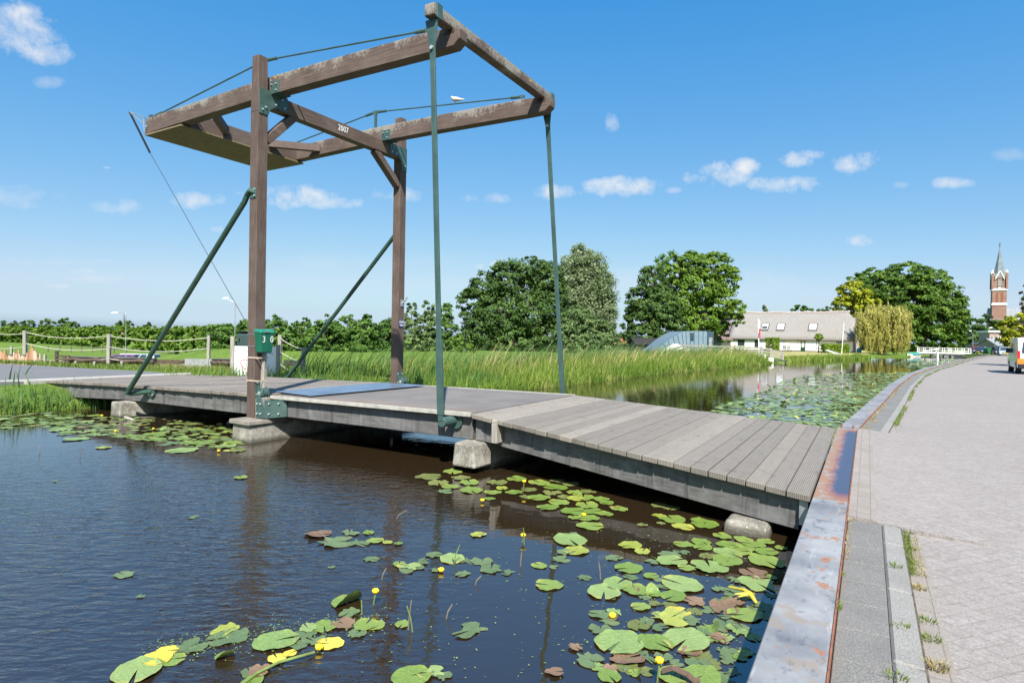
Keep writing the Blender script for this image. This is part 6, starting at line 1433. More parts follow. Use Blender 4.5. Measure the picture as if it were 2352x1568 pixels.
    # landing with a pale wall
    a = at(1757, 833, 0); o = empty('landing_stage', a, FRZ * .3, 'small landing with a pale concrete wall and timber step', 'landing stage')
    m = MB(); m.box(.1, .75, 0, .6, -.3, .50); m.build('wall', MT['stone'], o); m = MB(); m.box(.82, 2.0, .1, .5, .16, .26); m.box(.85, .95, .15, .3, -.3, .15); m.box(1.8, 1.9, .15, .3, -.3, .15); m.build('step', MT['bund'], o); m = MB(); m.box(-.1, .09, .05, .24, -.3, .72); m.build('bollard', MT['white_rail'], o)
    # lawn before the farmhouse
    m = MB(); P = [at(1772, 819, .40), at(1990, 815, .40), at(2010, 806, .42), at(1960, 804, .42), at(1860, 802, .42), at(1765, 803, .42)]
    m.prism([(p.x, p.y, .0) for p in P], (0, 0, .44)); tag(m.build('lawn', MT['dry']), kind='structure')
    # shady grass and pale path on the far shore
    m = MB(); P = [at(1985, 818, .12), at(2085, 819, .12), at(2110, 812, .2), at(2100, 807, .3), at(1985, 809, .3)]
    m.prism([(p.x, p.y, -.2) for p in P], (0, 0, .40)); tag(m.build('far_shore', MT['grass']), kind='structure')
    m = MB(); a, b = at(2040, 811, .24), at(2084, 811.5, .24); m.hexa([a, b, b + Vector((0, 1.2, 0)), a + Vector((0, 1.2, 0))], [a + Vector((0, 0, .10)), b + Vector((0, 0, .10)), b + Vector((0, 1.2, .10)), a + Vector((0, 1.2, .10))])
    tag(m.build('jetty', MT['white_rail']), 'low white jetty edge beside the covered boat', 'jetty')
other_buildings()

def church():
    Y = 262; k = Y / 1382.6; c = atY(2291, 792, Y); base = -1.0
    o = empty('church', (c.x, Y, base), R(-32), 'brick village church with a slim slate spire at the right edge', 'church')
    z = lambda py: atY(2291, py, Y).z - base
    hw = 2.45
    m = MB(); m.box(-hw, hw, -hw, hw, 0, z(667)); m.box(-hw + .25, hw - .25, -hw + .25, hw - .25, z(667), z(637)); m.build('tower', MT['brick'], o)
    for py, w in ((699, .28), (666, .30)):
        m = MB(); t = z(py); m.hexa([(-hw - w, -hw - w, t - .35), (hw + w, -hw - w, t - .35), (hw + w, hw + w, t - .35), (-hw - w, hw + w, t - .35)], [(-hw, -hw, t + .55), (hw, -hw, t + .55), (hw, hw, t + .55), (-hw, hw, t + .55)]); m.build('stone_band', MT['stone'], o)
    for sx in (-1, 1):
        for sy in (-1, 1):
            m = MB(); m.box(sx * hw - .35, sx * hw + .35, sy * hw - .35, sy * hw + .35, z(666) + .4, z(628)); m.build('corner_pier', MT['brick'], o)
            m = MB(); m.box(sx * hw - .42, sx * hw + .42, sy * hw - .42, sy * hw + .42, z(628), z(627) + .1); m.hexa([(sx * hw - .3, sy * hw - .3, z(627)), (sx * hw + .3, sy * hw - .3, z(627)), (sx * hw + .3, sy * hw + .3, z(627)), (sx * hw - .3, sy * hw + .3, z(627))], [(sx * hw - .05, sy * hw - .05, z(620)), (sx * hw + .05, sy * hw - .05, z(620)), (sx * hw + .05, sy * hw + .05, z(620)), (sx * hw - .05, sy * hw + .05, z(620))]); m.build('pinnacle', MT['stone'], o)
    def arch(x, zb, w, h, y, nm, mat, t=.12):
        P = [(x - w, y, zb), (x + w, y, zb), (x + w, y, zb + h)] + [(x + w * math.cos(a), y, zb + h + w * 1.3 * math.sin(a)) for a in np.linspace(.3, math.pi - .3, 6)] + [(x - w, y, zb + h)]
        m = MB(); m.prism(P, (0, -t, 0)); return m.build(nm, mat, o)
    # steep gables on the four sides, then the spire
    for rot in range(4):
        M = Matrix.Rotation(rot * math.pi / 2, 4, 'Z')
        P = [M @ Vector(p) for p in ((-1.5, -hw - .12, z(641)), (1.5, -hw - .12, z(641)), (0, -hw - .12, z(624)))]
        m = MB(); m.prism(P, M @ Vector((0, 1.2, 0))); g = m.build('gable', MT['brick'], o)
        m = MB()
        for sx in (-1, 1): m.bar(M @ Vector((sx * 1.6, -hw - .2, z(641) - .2)), M @ Vector((0, -hw - .2, z(623))), .35, .3, up=M @ Vector((0, 1, 0)))
        m.build('coping', MT['stone'], g)
    m = MB(); m.box(-hw - .15, hw + .15, -hw - .15, hw + .15, z(637), z(629)); m.build('parapet', MT['slate'], o)
    for x in (-.85, .85): arch(x, z(694), .42, 3.6, -hw + .01, 'blind_arch', MT['rust'], .06)
    for i in range(6):
        pass
    arch(0, z(658), .72, 3.2, -hw + .2, 'louvre_window', MT['plinth'], .08)
    m = MB()
    for i in range(5): m.box(-.65, .65, -hw + .02, -hw + .11, z(658) + .25 + i * .75, z(658) + .55 + i * .75)
    m.build('louvres', MT['louvre'], o)
    m = MB(); m.box(-.78, .78, -hw + .05, -hw + .24, z(664.5), z(659)); ck = m.build('clock', MT['plinth'], o)
    m = MB(); m.tube([(0, -hw + .05, z(661.7)), (0, -hw + .01, z(661.7))], .55, 16); m.build('dial', MT['louvre'], ck); m = MB(); m.bar((0, -hw, z(661.7)), (.35, -hw, z(661.7) + .25), .08, .08); m.bar((0, -hw, z(661.7)), (-.05, -hw, z(661.7) + .5), .06, .06); m.build('hands', MT['black'], ck)
    n = 8; r = 1.95; m = MB(); zb, zt_ = z(629), z(566)
    for i in range(n): m.v.append((r * math.cos(2 * math.pi * (i + .5) / n), r * math.sin(2 * math.pi * (i + .5) / n), zb))
    m.v.append((0, 0, zt_)); m.f += [(i, (i + 1) % n, n) for i in range(n)]; m.build('spire', MT['slate_blue'], o)
    m = MB(); m.tube([(0, 0, zt_ - .5), (0, 0, z(556))], .09, 6); m.ball((0, 0, zt_ + .3), .3, n=8, m=6); m.bar((-.5, 0, z(560)), (.5, 0, z(560)), .12, .12); m.build('cross', MT['plinth'], o)
    for a in ((-hw - .7, -1),):
        m = MB(); m.hexa([(-hw - 1.6, -1, 0), (-hw, -1, 0), (-hw, 1, 0), (-hw - 1.6, 1, 0)], [(-hw - .2, -1, z(705)), (-hw, -1, z(703)), (-hw, 1, z(703)), (-hw - .2, 1, z(705))]); m.build('buttress', MT['brick'], o)
    m = MB(); zr_, ze_ = z(706), z(735); m.box(-2.5, 26, -1.5, 14, 0, ze_); m.build('nave_wall', MT['brick'], o)
    m = MB(); m.prism([(-3, -2.8, ze_), (-3, 6, zr_), (-3, 15, ze_)], (29, 0, 0)); m.build('nave_roof', MT['slate'], o)
church()
def village():
    # corner house with white cornice
    Y = 150; a = atY(2272, 806, Y); b = atY(2294, 806, Y); z0 = .4
    o = empty('brick_house', (a.x, Y, z0), R(-24), 'tall pale brick house with a white cornice at the end of the lane', 'house'); w = b.x - a.x; h = atY(2280, 763, Y).z - z0
    m = MB(); m.box(0, w, 0, 9, -.5, h); m.build('wall', MT['brick_pale'], o); m = MB(); m.box(-.3, w + .3, -.3, 9.3, h, h + .45); m.build('cornice', MT['white_rail'], o)
    for i in range(3): window(o, 'window', .25 + i * .75, .7 + i * .75, h - 2.6, h - 1.0, 0, MT['white_rail'], MT['glass'], [('h', .5)])
    m = MB(); m.box(w * .5, w * .8, -.04, 0, 0, 2.1); m.build('door', MT['white_rail'], o)
    o2, L, ze, zr = gable_house('cottage', 'low brick cottage with a slanted roof beside the tall pale brick house', 2290, 2309, 808, 793, 779, 138, 'brick_pale', 'slate', 6)
    o3, L, ze, zr = gable_house('cottage', 'small grey roofed outbuilding left of the tall pale brick house', 2253, 2268, 806, 797, 788, 158, 'brick', 'stone', 5)
    # street lamps
    def lamp(label, base_px, top_py, head_px, head_py, Y, base_z, mat='galv', group='street lamps'):
        t = atY(base_px, top_py, Y); hd = atY(head_px, head_py, Y); o = empty('street_lamp', (t.x, Y, base_z), label=label, cat='street lamp', group=group); off = Vector((t.x, Y, base_z))
        k = Y / 1382.6; r = max(.05, .8 * k); top = t - off; he = hd - off; s = 1 if he.x > 0 else -1
        m = MB(); m.tube([(0, 0, -.3), (0, 0, top.z * .55), (0, 0, top.z - 2.5 * k), (s * 1.2 * k, 0, top.z - .8 * k), (s * 4 * k, 0, top.z + .2 * k), (he.x * .6, 0, (top.z + he.z) / 2 + .5 * k)], [r, r * .8, r * .65, r * .6, r * .55, r * .5], 8); m.build('pole', MT[mat], o)
        m = MB(); m.hexa([(he.x * .55, -.10, he.z - .06), (he.x * 1.05, -.14, he.z - .10), (he.x * 1.05, .14, he.z - .10), (he.x * .55, .10, he.z - .06)] if s > 0 else [(he.x * 1.05, -.14, he.z - .10), (he.x * .55, -.10, he.z - .06), (he.x * .55, .10, he.z - .06), (he.x * 1.05, .14, he.z - .10)],
                        [(he.x * .55, -.06, he.z + .12 * k * 12), (he.x, -.08, he.z + .06 * k * 10), (he.x, .08, he.z + .06 * k * 10), (he.x * .55, .06, he.z + .12 * k * 12)] if s > 0 else [(he.x, -.08, he.z + .06 * k * 10), (he.x * .55, -.06, he.z + .12 * k * 12), (he.x * .55, .06, he.z + .12 * k * 12), (he.x, .08, he.z + .06 * k * 10)])
        m.build('lamp_head', MT['white_rail'] if mat != 'dark' else MT['plinth'], o)
    lamp('street lamp with a bent arm beside the white footbridge', 2235, 764, 2227, 760, 128, .4)
    lamp('street lamp with a long arm in front of the brick house', 2286, 754, 2272, 752.5, 120, .4)
    lamp('pale street lamp rising behind the parked cars on the left', 289.5, 719, 258, 717.5, 74, -2.8)
    lamp('slim street lamp behind the grey mailbox', 540.5, 693, 514, 684, 60, -.6)
    # white footbridge
    Y = 99; a = atY(2110.5, 811, Y); b = atY(2229.5, 812, Y - 3)
    d = b - a; L = d.length; rz = math.atan2(d.y, d.x); zd = .56
    o = empty('footbridge', (a.x, a.y, 0), rz, 'white railed footbridge across the far end of the canal', 'footbridge')
    m = MB(); m.box(0, L, 0, 1.5, zd - .30, zd - .10); m.build('deck', MT['fascia'], o); m = MB(); m.box(0, L, -.06, -.01, zd - .1, zd + .02); m.build('edge_beam', MT['white_rail'], o)
    for y in (-.06, 1.5):
        m = MB()
        for z in (.12, .45, .82): m.box(0, L, y - .025, y + .025, zd + z - .03, zd + z + .03)
        for i in range(9): x = L * i / 8; m.box(x - .04, x + .04, y - .03, y + .03, zd, zd + .86)
        m.bar((L * .05, y, zd + .1), (L * .42, y, zd + .75), .05, .05); m.bar((L * .58, y, zd + .6), (L * .95, y, zd + .12), .05, .05)
        m.build('railing', MT['white_rail'], o)
    for x in (.27, .52, .66):
        m = MB(); m.box(L * x - .15, L * x + .15, .1, 1.3, -.6, zd - .3); m.build('pier', MT['grey_panel'] if x != .27 else MT['fascia'], o)
    m = MB(); m.box(L * .62, L * .86, .2, 1.2, -.3, zd - .31); m.build('abutment', MT['stone'], o)
    p = at(2152.5, 829, 0); m = MB(); m.box(-.10, .10, -.1, .1, -.5, 1.05); q = m.build('mooring_post', MT['white_rail'], None, bevel=.02); q.location = (p.x, p.y, 0); tag(q, 'white mooring post standing in front of the footbridge', 'post')
    e = atY(2229.5, 812, Y - 3); g = at(2262, 815.5, .45); m = MB(); m.bar((e.x, e.y + .6, .42), (g.x + 1.5, g.y + .6, .40), 1.4, .16); tag(m.build('gangway', MT['fascia']), 'dark plank gangway from the footbridge to the lane', 'gangway')
    # boat under a teal cover
    p = atY(2096.5, 818, 92); o = empty('boat', (p.x, 92, 0), R(200), 'moored boat under a bright teal tarpaulin', 'boat')
    def hullsec(x, w, z): return [(x, -w, z), (x, -w * .75, -.1), (x, w * .75, -.1), (x, w, z)]
    m = MB(); secs = [hullsec(-1.0, .62, .42), hullsec(0, .72, .38), hullsec(.8, .55, .42), hullsec(1.25, .06, .55)]
    m.v = [q for s_ in secs for q in s_]
    for i in range(3):
        for j in range(3): m.f.append((i * 4 + j, (i + 1) * 4 + j, (i + 1) * 4 + j + 1, i * 4 + j + 1))
    m.f += [(0, 1, 2, 3)]; m.build('hull', MT['stone'], o)
    m = MB(); secs = [[(x, -w, z), (x + .05, -w * .5, z + h * .7), (x, 0, z + h), (x - .05, w * .5, z + h * .75), (x, w, z)] for x, w, z, h in ((-1.02, .64, .36, .18), (-.5, .72, .36, .34), (0, .75, .34, .24), (.6, .66, .36, .36), (1.15, .2, .46, .12))]
    m.v = [q for s_ in secs for q in s_]
    for i in range(4):
        for j in range(4): m.f.append((i * 5 + j, (i + 1) * 5 + j, (i + 1) * 5 + j + 1, i * 5 + j + 1))
    m.build('tarpaulin', MT['teal'], o, smooth=True)
    # wheelie bins
    def bin_(px, py, Y, label):
        p = atY(px, py, Y); o = empty('wheelie_bin', (p.x, Y, .42), R(10), label, 'wheelie bin', 'green wheelie bins')
        m = MB(); m.hexa([(-.22, -.24, .06), (.22, -.24, .06), (.22, .24, .06), (-.22, .24, .06)], [(-.28, -.34, .95), (.28, -.34, .95), (.28, .34, .95), (-.28, .34, .95)]); m.build('body', MT['bin_green'], o)
        m = MB(); m.hexa([(-.30, -.38, .952), (.30, -.38, .952), (.30, .36, .952), (-.30, .36, .952)], [(-.26, -.32, 1.03), (.26, -.32, 1.03), (.26, .32, 1.05), (-.26, .32, 1.05)]); m.build('lid', MT['bin_green'], o)
        for x in (-.24, .24): m = MB(); m.tube([(x - .03, .26, .1), (x + .03, .26, .1)], .1, 10); m.build('wheel', MT['tyre'], o)
    bin_(2266.5, 811, 104, 'green wheelie bin right of the dark blue car'); bin_(2272, 811, 106, 'green wheelie bin, the farther of the two by the dark blue car'); bin_(2330, 816, 92, 'green wheelie bin beside the silver car under the street tree')
village()

# ------------------------------------------------------------------ vehicles
def car(label, paint, loc, rz, L=4.2, Wd=1.72, H=1.45, estate=False, group=None, sc=1.0, cat='car'):
    o = empty('car', loc, rz, label, cat, group); o.scale = (sc, sc, sc)
    hw = Wd / 2; x0, x1 = -L / 2, L / 2                            # +x is the front
    bel = H * .60; sill = .22
    side = [(x0 + .05, sill), (x0, .55), (x0 + .06, bel + .02), (x0 + .55, bel + .04), (x1 - 1.15, bel - .02), (x1 - .35, bel - .14), (x1 - .04, bel - .3), (x1, .45), (x1 - .06, sill)]
    m = MB(); n = len(side)
    for y, s in ((-hw, 1), (-hw + .10, 1), (hw - .10, 1), (hw, 1)):
        inn = abs(y) == hw
        for x, z in side: m.v.append((x * (.985 if inn else 1), y * (1 if z < bel - .05 else .95), z))
    for k in range(3):
        for i in range(n): j = (i + 1) % n; m.f.append((k * n + i, k * n + j, (k + 1) * n + j, (k + 1) * n + i))
    m.f += [tuple(range(n)), tuple(range(3 * n, 4 * n))[::-1]]
    body = m.build('body', MT[paint], o, bevel=.03)
    rx0 = x0 + (.28 if estate else .65); rx1 = x1 - 1.75; cx0 = x0 + .12; cx1 = x1 - 1.0
    lo = [(cx0, -hw * .93, bel), (cx1, -hw * .93, bel), (cx1, hw * .93, bel), (cx0, hw * .93, bel)]; hi = [(rx0, -hw * .74, H), (rx1, -hw * .74, H), (rx1, hw * .74, H), (rx0, hw * .74, H)]
    m = MB(); m.hexa(lo, hi); m.build('cabin', MT[paint], o, bevel=.05)
    def lerp(a, b, t): return tuple(a[i] + (b[i] - a[i]) * t for i in range(3))
    def pane(c0, c1, h0, h1, out, s0, s1, name):
        a, b = lerp(c0, c1, s0), lerp(c0, c1, s1); c, d = lerp(h0, h1, s0), lerp(h0, h1, s1)
        P = [lerp(a, c, .08), lerp(b, d, .08), lerp(b, d, .90), lerp(a, c, .90)]; ov = Vector(out) * .012
        m = MB(); m.prism([Vector(p) - ov * .5 for p in P], ov * 1.6); m.build(name, MT['glass'], o)
    for y in (0, 1):
        i0, i1 = (0, 1) if y == 0 else (3, 2); s = -1 if y == 0 else 1
        pane(lo[i0], lo[i1], hi[i0], hi[i1], (0, s, .2), .06, .30, 'side_window'); pane(lo[i0], lo[i1], hi[i0], hi[i1], (0, s, .2), .34, .62, 'side_window'); pane(lo[i0], lo[i1], hi[i0], hi[i1], (0, s, .2), .66, .93, 'side_window')
    pane(lo[1], lo[2], hi[1], hi[2], (1, 0, .5), .06, .94, 'windscreen'); pane(lo[0], lo[3], hi[0], hi[3], (-1, 0, .3), .08, .92, 'rear_window')
    for x in (x0 + .75, x1 - .78):
        for s in (-1, 1):
            m = MB(); m.tube([(x, s * (hw - .2), .31), (x, s * (hw + .012), .31)], .31, 18); w = m.build('wheel', MT['tyre'], o); m = MB(); m.tube([(x, s * (hw - .1), .31), (x, s * (hw + .02), .31)], .19, 12); m.build('rim', MT['rim'], w)
    for s in (-1, 1):
        m = MB(); m.box(x1 - .26, x1 - .02, s * hw * .66 - .17, s * hw * .66 + .17, bel - .36, bel - .20); m.build('headlight', MT['lamp_clear'], o)
        m = MB(); m.box(x0 - .012, x0 + .08, s * hw * .80 - .10, s * hw * .80 + .10, .62, bel); m.build('tail_light', MT['lamp_red'], o)
        m = MB(); m.box(cx1 - .35, cx1 - .2, s * (hw + .02) - .08, s * (hw + .02) + .08, bel, bel + .14); m.build('mirror', MT['black'], o)
    m = MB(); m.box(x1 - .01, x1 + .015, -.26, .26, .36, .47); m.build('number_plate', MT['plate_y'], o); m = MB(); m.box(x0 - .02, x0 + .01, -.26, .26, .66, .77); m.build('number_plate', MT['plate_y'], o)
    m = MB(); m.box(x1 - .03, x1 + .012, -.55, .55, .50, .60); m.build('grille', MT['black'], o)
    return o
def vehicles():
    def g(px, py, Y, z): p = atY(px, py, Y); return (p.x, Y, z)
    car('purple hatchback parked behind the dark bund on the left', 'car_purple', (atY(271, 830, 78).x, 78, -2.85), R(195), 4.0, estate=True, H=1.5, sc=1.1)
    car('white car half hidden behind the purple hatchback', 'car_white', (atY(290, 830, 83).x, 83, -2.85), R(190), 4.3, sc=1.1)
    car('light blue silver family car parked on the left meadow', 'car_silver', (atY(325, 830, 80).x, 80, -2.85), R(178), 4.4, H=1.6, estate=True, sc=1.08)
    car('small red car parked behind the dark blue one', 'car_red', (atY(2241, 806, 118).x, 118, .42), R(250), 4.0, sc=.9)
    car('dark blue car parked at the bend beside the green bins', 'car_blue', (atY(2252, 809, 106).x, 106, .42), R(222), 4.2, sc=.9)
    car('black car parked behind the silver car', 'car_black', (atY(2294, 813, 97).x, 97, .42), R(240), 4.2, sc=.92)
    car('silver car facing us beside the street tree', 'car_silver', (atY(2307, 815, 91).x, 91, .42), R(236), 4.2, sc=.9)
    # white van cut by the right edge: its rear corner shows
    th_ = R(56); p = atY(2337, 855, 33.0); p = p - Matrix.Rotation(th_, 3, 'Z') @ Vector((-2.3, .95, 0)); o = empty('van', (p.x, p.y, .43), th_, 'white van with orange red striping cut off by the right edge', 'van')
    L, hw, H = 4.6, .95, 2.0; x0 = -L / 2
    sec = [(x0, .32), (x0 - .03, .9), (x0 + .06, 1.2), (x0 + .26, H - .06), (x0 + .5, H), (1.0, H), (1.55, 1.25), (2.2, 1.0), (L / 2, .75), (L / 2, .32)]
    m = MB(); m.prism([(x, -hw, z) for x, z in sec], (0, 2 * hw, 0)); m.build('body', MT['car_white'], o, bevel=.06, seg=2)
    m = MB(); m.box(x0 - .06, x0 + .2, -hw * .98, hw * .98, .30, .56); m.build('bumper', MT['black'], o, bevel=.03)
    m = MB(); m.box(x0 - .035, x0 + .3, -hw - .012, hw + .012, .57, .86); m.build('striping', MT['orange'], o)
    m = MB(); m.hexa([(x0 - .02, -hw * .8, 1.2), (x0 - .02, hw * .8, 1.2), (x0 + .3, hw * .8, 1.2), (x0 + .3, -hw * .8, 1.2)], [(x0 + .17, -hw * .74, 1.78), (x0 + .17, hw * .74, 1.78), (x0 + .35, hw * .74, 1.78), (x0 + .35, -hw * .74, 1.78)]); m.build('rear_window', MT['glass'], o)
    for s in (-1, 1):
        m = MB(); m.hexa([(x0 - .05, s * hw - .10, .88), (x0 + .14, s * hw - .10, .88), (x0 + .14, s * hw + .02, .88), (x0 - .05, s * hw + .02, .88)], [(x0 + .04, s * hw - .10, 1.28), (x0 + .2, s * hw - .10, 1.28), (x0 + .2, s * hw + .02, 1.28), (x0 + .04, s * hw + .02, 1.28)]); m.build('tail_light', MT['lamp_red'], o)
        for x in (x0 + .75, L / 2 - .8):
            m = MB(); m.tube([(x, s * (hw - .22), .33), (x, s * (hw + .01), .33)], .33, 20); w = m.build('wheel', MT['tyre'], o); m = MB(); m.tube([(x, s * (hw - .1), .33), (x, s * (hw + .02), .33)], .2, 12); m.build('rim', MT['rim'], w)
        m = MB(); m.box(-.2, .7, s * hw - .005, s * hw + .012, 1.15, 1.7); m.build('side_window', MT['glass'], o)
        m = MB(); m.box(.9, 1.1, s * (hw + .1) - .1, s * (hw + .1) + .1, 1.15, 1.4); m.build('mirror', MT['black'], o)
vehicles()

# ------------------------------------------------------------------ fences, signs and small things
def small_things():
    zg = .60
    # rope fence on the left bank
    def post(px, top, foot, label, w=.13, mat='grey_wood'):
        f = at(px, foot, zg); t = atY(px, top, f.y); m = MB(); m.bar((0, 0, -.3), (0, 0, t.z - zg), w, w, up=(0, 1, 0)); o = m.build('fence_post', MT[mat], bevel=.01); o.location = f; o.rotation_euler = (RNG.normal(0, .01), RNG.normal(0, .012), 0)
        return tag(o, label, 'fence post', 'posts of the rope fence')
    P = {}
    P[0] = post(-60, 750, 822, 'square rope fence post beyond the left edge')
    P[1] = post(57.5, 759, 829, 'tall square rope fence post by the picket palings')
    P[2] = post(249.5, 767, 839, 'square rope fence post left of the parked cars', .12)
    P[3] = post(478.5, 770, 841, 'square rope fence post left of the sign board', .11)
    P[4] = post(641, 769, 850, 'rope fence post directly behind the green mailbox', .13)
    P[5] = post(696, 798, 861, 'short leaning rope fence post by the stay tube', .12)
    def rope(pts, sag, label, Ya, Yb, r=.013):
        (x0, y0), (x1, y1) = pts; a = atY(x0, y0, Ya); b = atY(x1, y1, Yb); m = MB(); n = 14
        m.tube([a.lerp(b, i / n) + Vector((0, 0, -sag * 4 * (i / n) * (1 - i / n))) for i in range(n + 1)], r, 6); tag(m.build('rope', MT['rope']), label, 'rope', 'ropes of the rope fence')
    Y = [P[i].location.y - .02 for i in range(6)]
    for y0, y1, nm in ((756, 766, 'upper'), (793, 796, 'middle'), (820, 822, 'lower')): rope([(-60, y0), (57, y1)], .12, nm + ' rope between the left edge and the tall fence post', Y[0], Y[1])
    for (y0, y1), nm in (((763.5, 771), 'upper'), ((789, 800.5), 'middle'), ((818, 823), 'lower')): rope([(60, y0), (249, y1)], .16, nm + ' rope above the picket palings and bund', Y[1], Y[2])
    for (y0, y1), nm in (((771, 775.5), 'upper'), ((796.5, 799.5), 'middle'), ((823, 832.5), 'lower')): rope([(250, y0), (477, y1)], .16, nm + ' rope across the parked cars', Y[2], Y[3])
    for (y0, y1), nm in (((776, 803.5), 'upper'), ((807, 833), 'middle'), ((836, 866), 'lower')): rope([(643, y0), (697, y1)], .05, nm + ' rope running down to the short leaning post', Y[4], Y[5], .012)
    # sign board
    f = at(534, 866, .55); Yb = f.y; a = atY(538, 868, Yb); b = atY(634, 868, Yb + .25)
    L = (b - a).length; ex = (b - a); ex.z = 0; ex.normalize()
    o = empty('sign_board', (a.x, a.y, .5), math.atan2(ex.y, ex.x), 'white lodging sign board with a heart and windmill between two posts', 'sign')
    zt_ = atY(540, 794.5, Yb).z - .5
    m = MB(); m.box(0, L, -.02, .02, .02, zt_); bd = m.build('panel', MT['sign_white'], o)
    for x in (-.06, L + .06): m = MB(); m.bar((x, 0, -.4), (x, 0, zt_ + (.30 if x < 0 else .06)), .12, .12, up=(0, 1, 0)); m.build('post', MT['grey_wood'], o, bevel=.01)
    H = zt_; k = L / 96.0
    def T(s, x, z, size, mat, shear=0, sx=1, al='LEFT', rot=0):
        M = frame((x, -.022, z), (math.cos(rot), 0, math.sin(rot)), (-math.sin(rot), 0, math.cos(rot))); t = text('lettering', s, size, MT[mat], M, None, .001, shear, al, sx=sx); t.parent = bd
    T('Platteland & ', 1.0 * k, H - 11 * k, 11.5 * k, 'sg_teal', sx=.92); T('van der Ploeg', 62 * k, H - 17 * k, 5.5 * k, 'sg_blue', sx=.9)
    T('Groene', 14 * k, H - 45 * k, 17 * k, 'sg_green', .45, .78, rot=.2); T('Hart', 33 * k, H - 57 * k, 15 * k, 'sg_green', .45, .8, rot=.16)
    T('LOGIES', 27 * k, H - 67.5 * k, 7.5 * k, 'sg_pink', sx=1.05)
    m = MB(); hp = []
    for i in range(25):
        t = -2.35 + i * 4.0 / 24; x = 16 * math.sin(t) ** 3; y = 13 * math.cos(t) - 5 * math.cos(2 * t) - 2 * math.cos(3 * t) - math.cos(4 * t); hp.append(((34 + x * 1.25) * k, -.024, H - (46 - y * 1.15) * k))
    m.tube(hp, .9 * k, 6); m.build('heart_outline', MT['sg_pink'], bd)
    c = Vector((51 * k, -.024, H - 32 * k)); m = MB()
    for t in (.65, .65 + math.pi / 2): d = Vector((math.cos(t), 0, math.sin(t))) * 8 * k; m.bar(c - d, c + d, 2.6 * k, .004, up=(0, 1, 0)) 
    m.prism([c + Vector((-3 * k, 0, -12 * k)), c + Vector((3 * k, 0, -12 * k)), c + Vector((1.8 * k, 0, -2 * k)), c + Vector((-1.8 * k, 0, -2 * k))], (0, -.003, 0)); m.box(c.x - 14 * k, c.x - 5 * k, -.026, -.022, c.z - 12 * k, c.z - 9 * k); m.build('windmill_mark', MT['sg_blue'], bd)
    # picket fence of orange brown palings
    a = at(-30, 829, zg); b = at(92, 832, zg); d = b - a; L = d.length; o = empty('picket_fence', a, math.atan2(d.y, d.x), 'crooked picket fence of orange brown palings at the left edge', 'fence'); m = MB(); n = 46
    for i in range(n):
        x = L * i / (n - 1); h = .30 + .12 * math.sin(i * .55) + .08 * math.sin(i * 1.7) + (.22 * math.exp(-((x / L - .88) / .07) ** 2)); h *= 1.05; m.box(x - .028, x + .028, -.015, .015, -.2, max(.2, h))
    m.build('palings', MT['paling'], o); m = MB(); m.box(0, L, .016, .05, .05, .11); m.box(0, L, .016, .05, .24, .30); m.build('rail', MT['log'], o)
    # dark bunds: boarded banks with a log edge
    def bund(x0, x1, y0, y1, h, label, log=True, mat='bund'):
        a = at(x0, y0, zg); b = at(x1, y1, zg); d = b - a; L = d.length; o = empty('bund', a, math.atan2(d.y, d.x), label, 'wooden bund')
        m = MB(); m.box(0, L, 0, .10, -.3, h); m.build('boards', MT[mat], o)
        if log:
            m = MB(); n = 12; m.tube([(L * i / n, -.05, h * .62 + .03 * math.sin(i * 2.1)) for i in range(n + 1)], [.07 + .015 * math.sin(i * 3.3) for i in range(n + 1)], 8); m.build('log', MT['log'], o); m = MB(); m.box(0, L, -.03, .13, h, h + .03); m.build('rail', MT['fascia'], o)
    bund(158, 356, 836, 841, .29, 'long dark boarded bund in front of the parked cars')
    bund(356, 428, 838, 839.5, .22, 'low continuation of the dark bund right of the cars', False, 'log')
    bund(424, 486, 844, 845, .34, 'grey concrete panel bund by the third fence post', False, 'grey_panel')
    bund(486, 540, 845, 846, .34, 'short dark bund ending at the sign board')
    bund(652, 690, 838, 839.5, .22, 'small dark trough behind the rope fence end', False)
    for x, t, f, lb in ((26, 795, 823, 'slim round capped post among the picket palings'), (103, 814, 834, 'short square stake right of the picket fence'), (116, 829, 835, 'stump stake next to the short square stake'), (148, 818, 836, 'thin grey stake at the left end of the bund'), (174, 829, 837, 'low bund stake second from the left'), (217, 830, 840, 'low bund stake under the middle of the bund'), (280, 829, 842, 'low stake at the right half of the bund')):
        q = at(x, f, zg); h = atY(x, t, q.y).z - zg; m = MB(); m.bar((0, 0, -.2), (0, 0, h), .085, .085, up=(0, 1, 0)); o = m.build('stake', MT['grey_wood'], bevel=.01); o.location = q; tag(o, lb, 'stake')
    # rail gate of dark boards
    q = at(128, 836, zg); o = empty('board_fence', q, R(10), 'short fence of three dark boards left of the bund', 'fence')
    for z in (.08, .2, .32): m = MB(); m.box(0, .5, -.02, .02, z - .035, z + .035); m.build('board', MT['log'], o)
    m = MB(); m.box(-.05, .05, .021, .1, -.2, .52); m.build('post', MT['bund'], o)
    # meadow fence: thin posts with a wire
    xs = [110, 137, 163, 187, 212, 234, 262, 290]; pts = []
    for i, x in enumerate(xs):
        f = at(x, 808 + (x - 110) * .012, -2.8); m = MB(); m.bar((0, 0, -.2), (0, 0, 1.25), .16, .16, up=(0, 1, 0)); o = m.build('fence_post', MT['fascia']); o.location = f; pts.append(f)
        tag(o, 'thin dark post of the wire fence across the left meadow', 'fence post', 'meadow fence posts')
    m = MB()
    for z in (.5, .85, 1.15): m.tube([p + Vector((0, 0, z)) for p in pts], .025, 5)
    tag(m.build('fence_wire', MT['fascia']), 'wires of the fence across the left meadow', 'wire')
    # distant spire above the hedge
    p = atY(284.5, 750, 420); m = MB(); n = 6; r = 2.1; zt2 = atY(284, 714.5, 420).z + 2.8
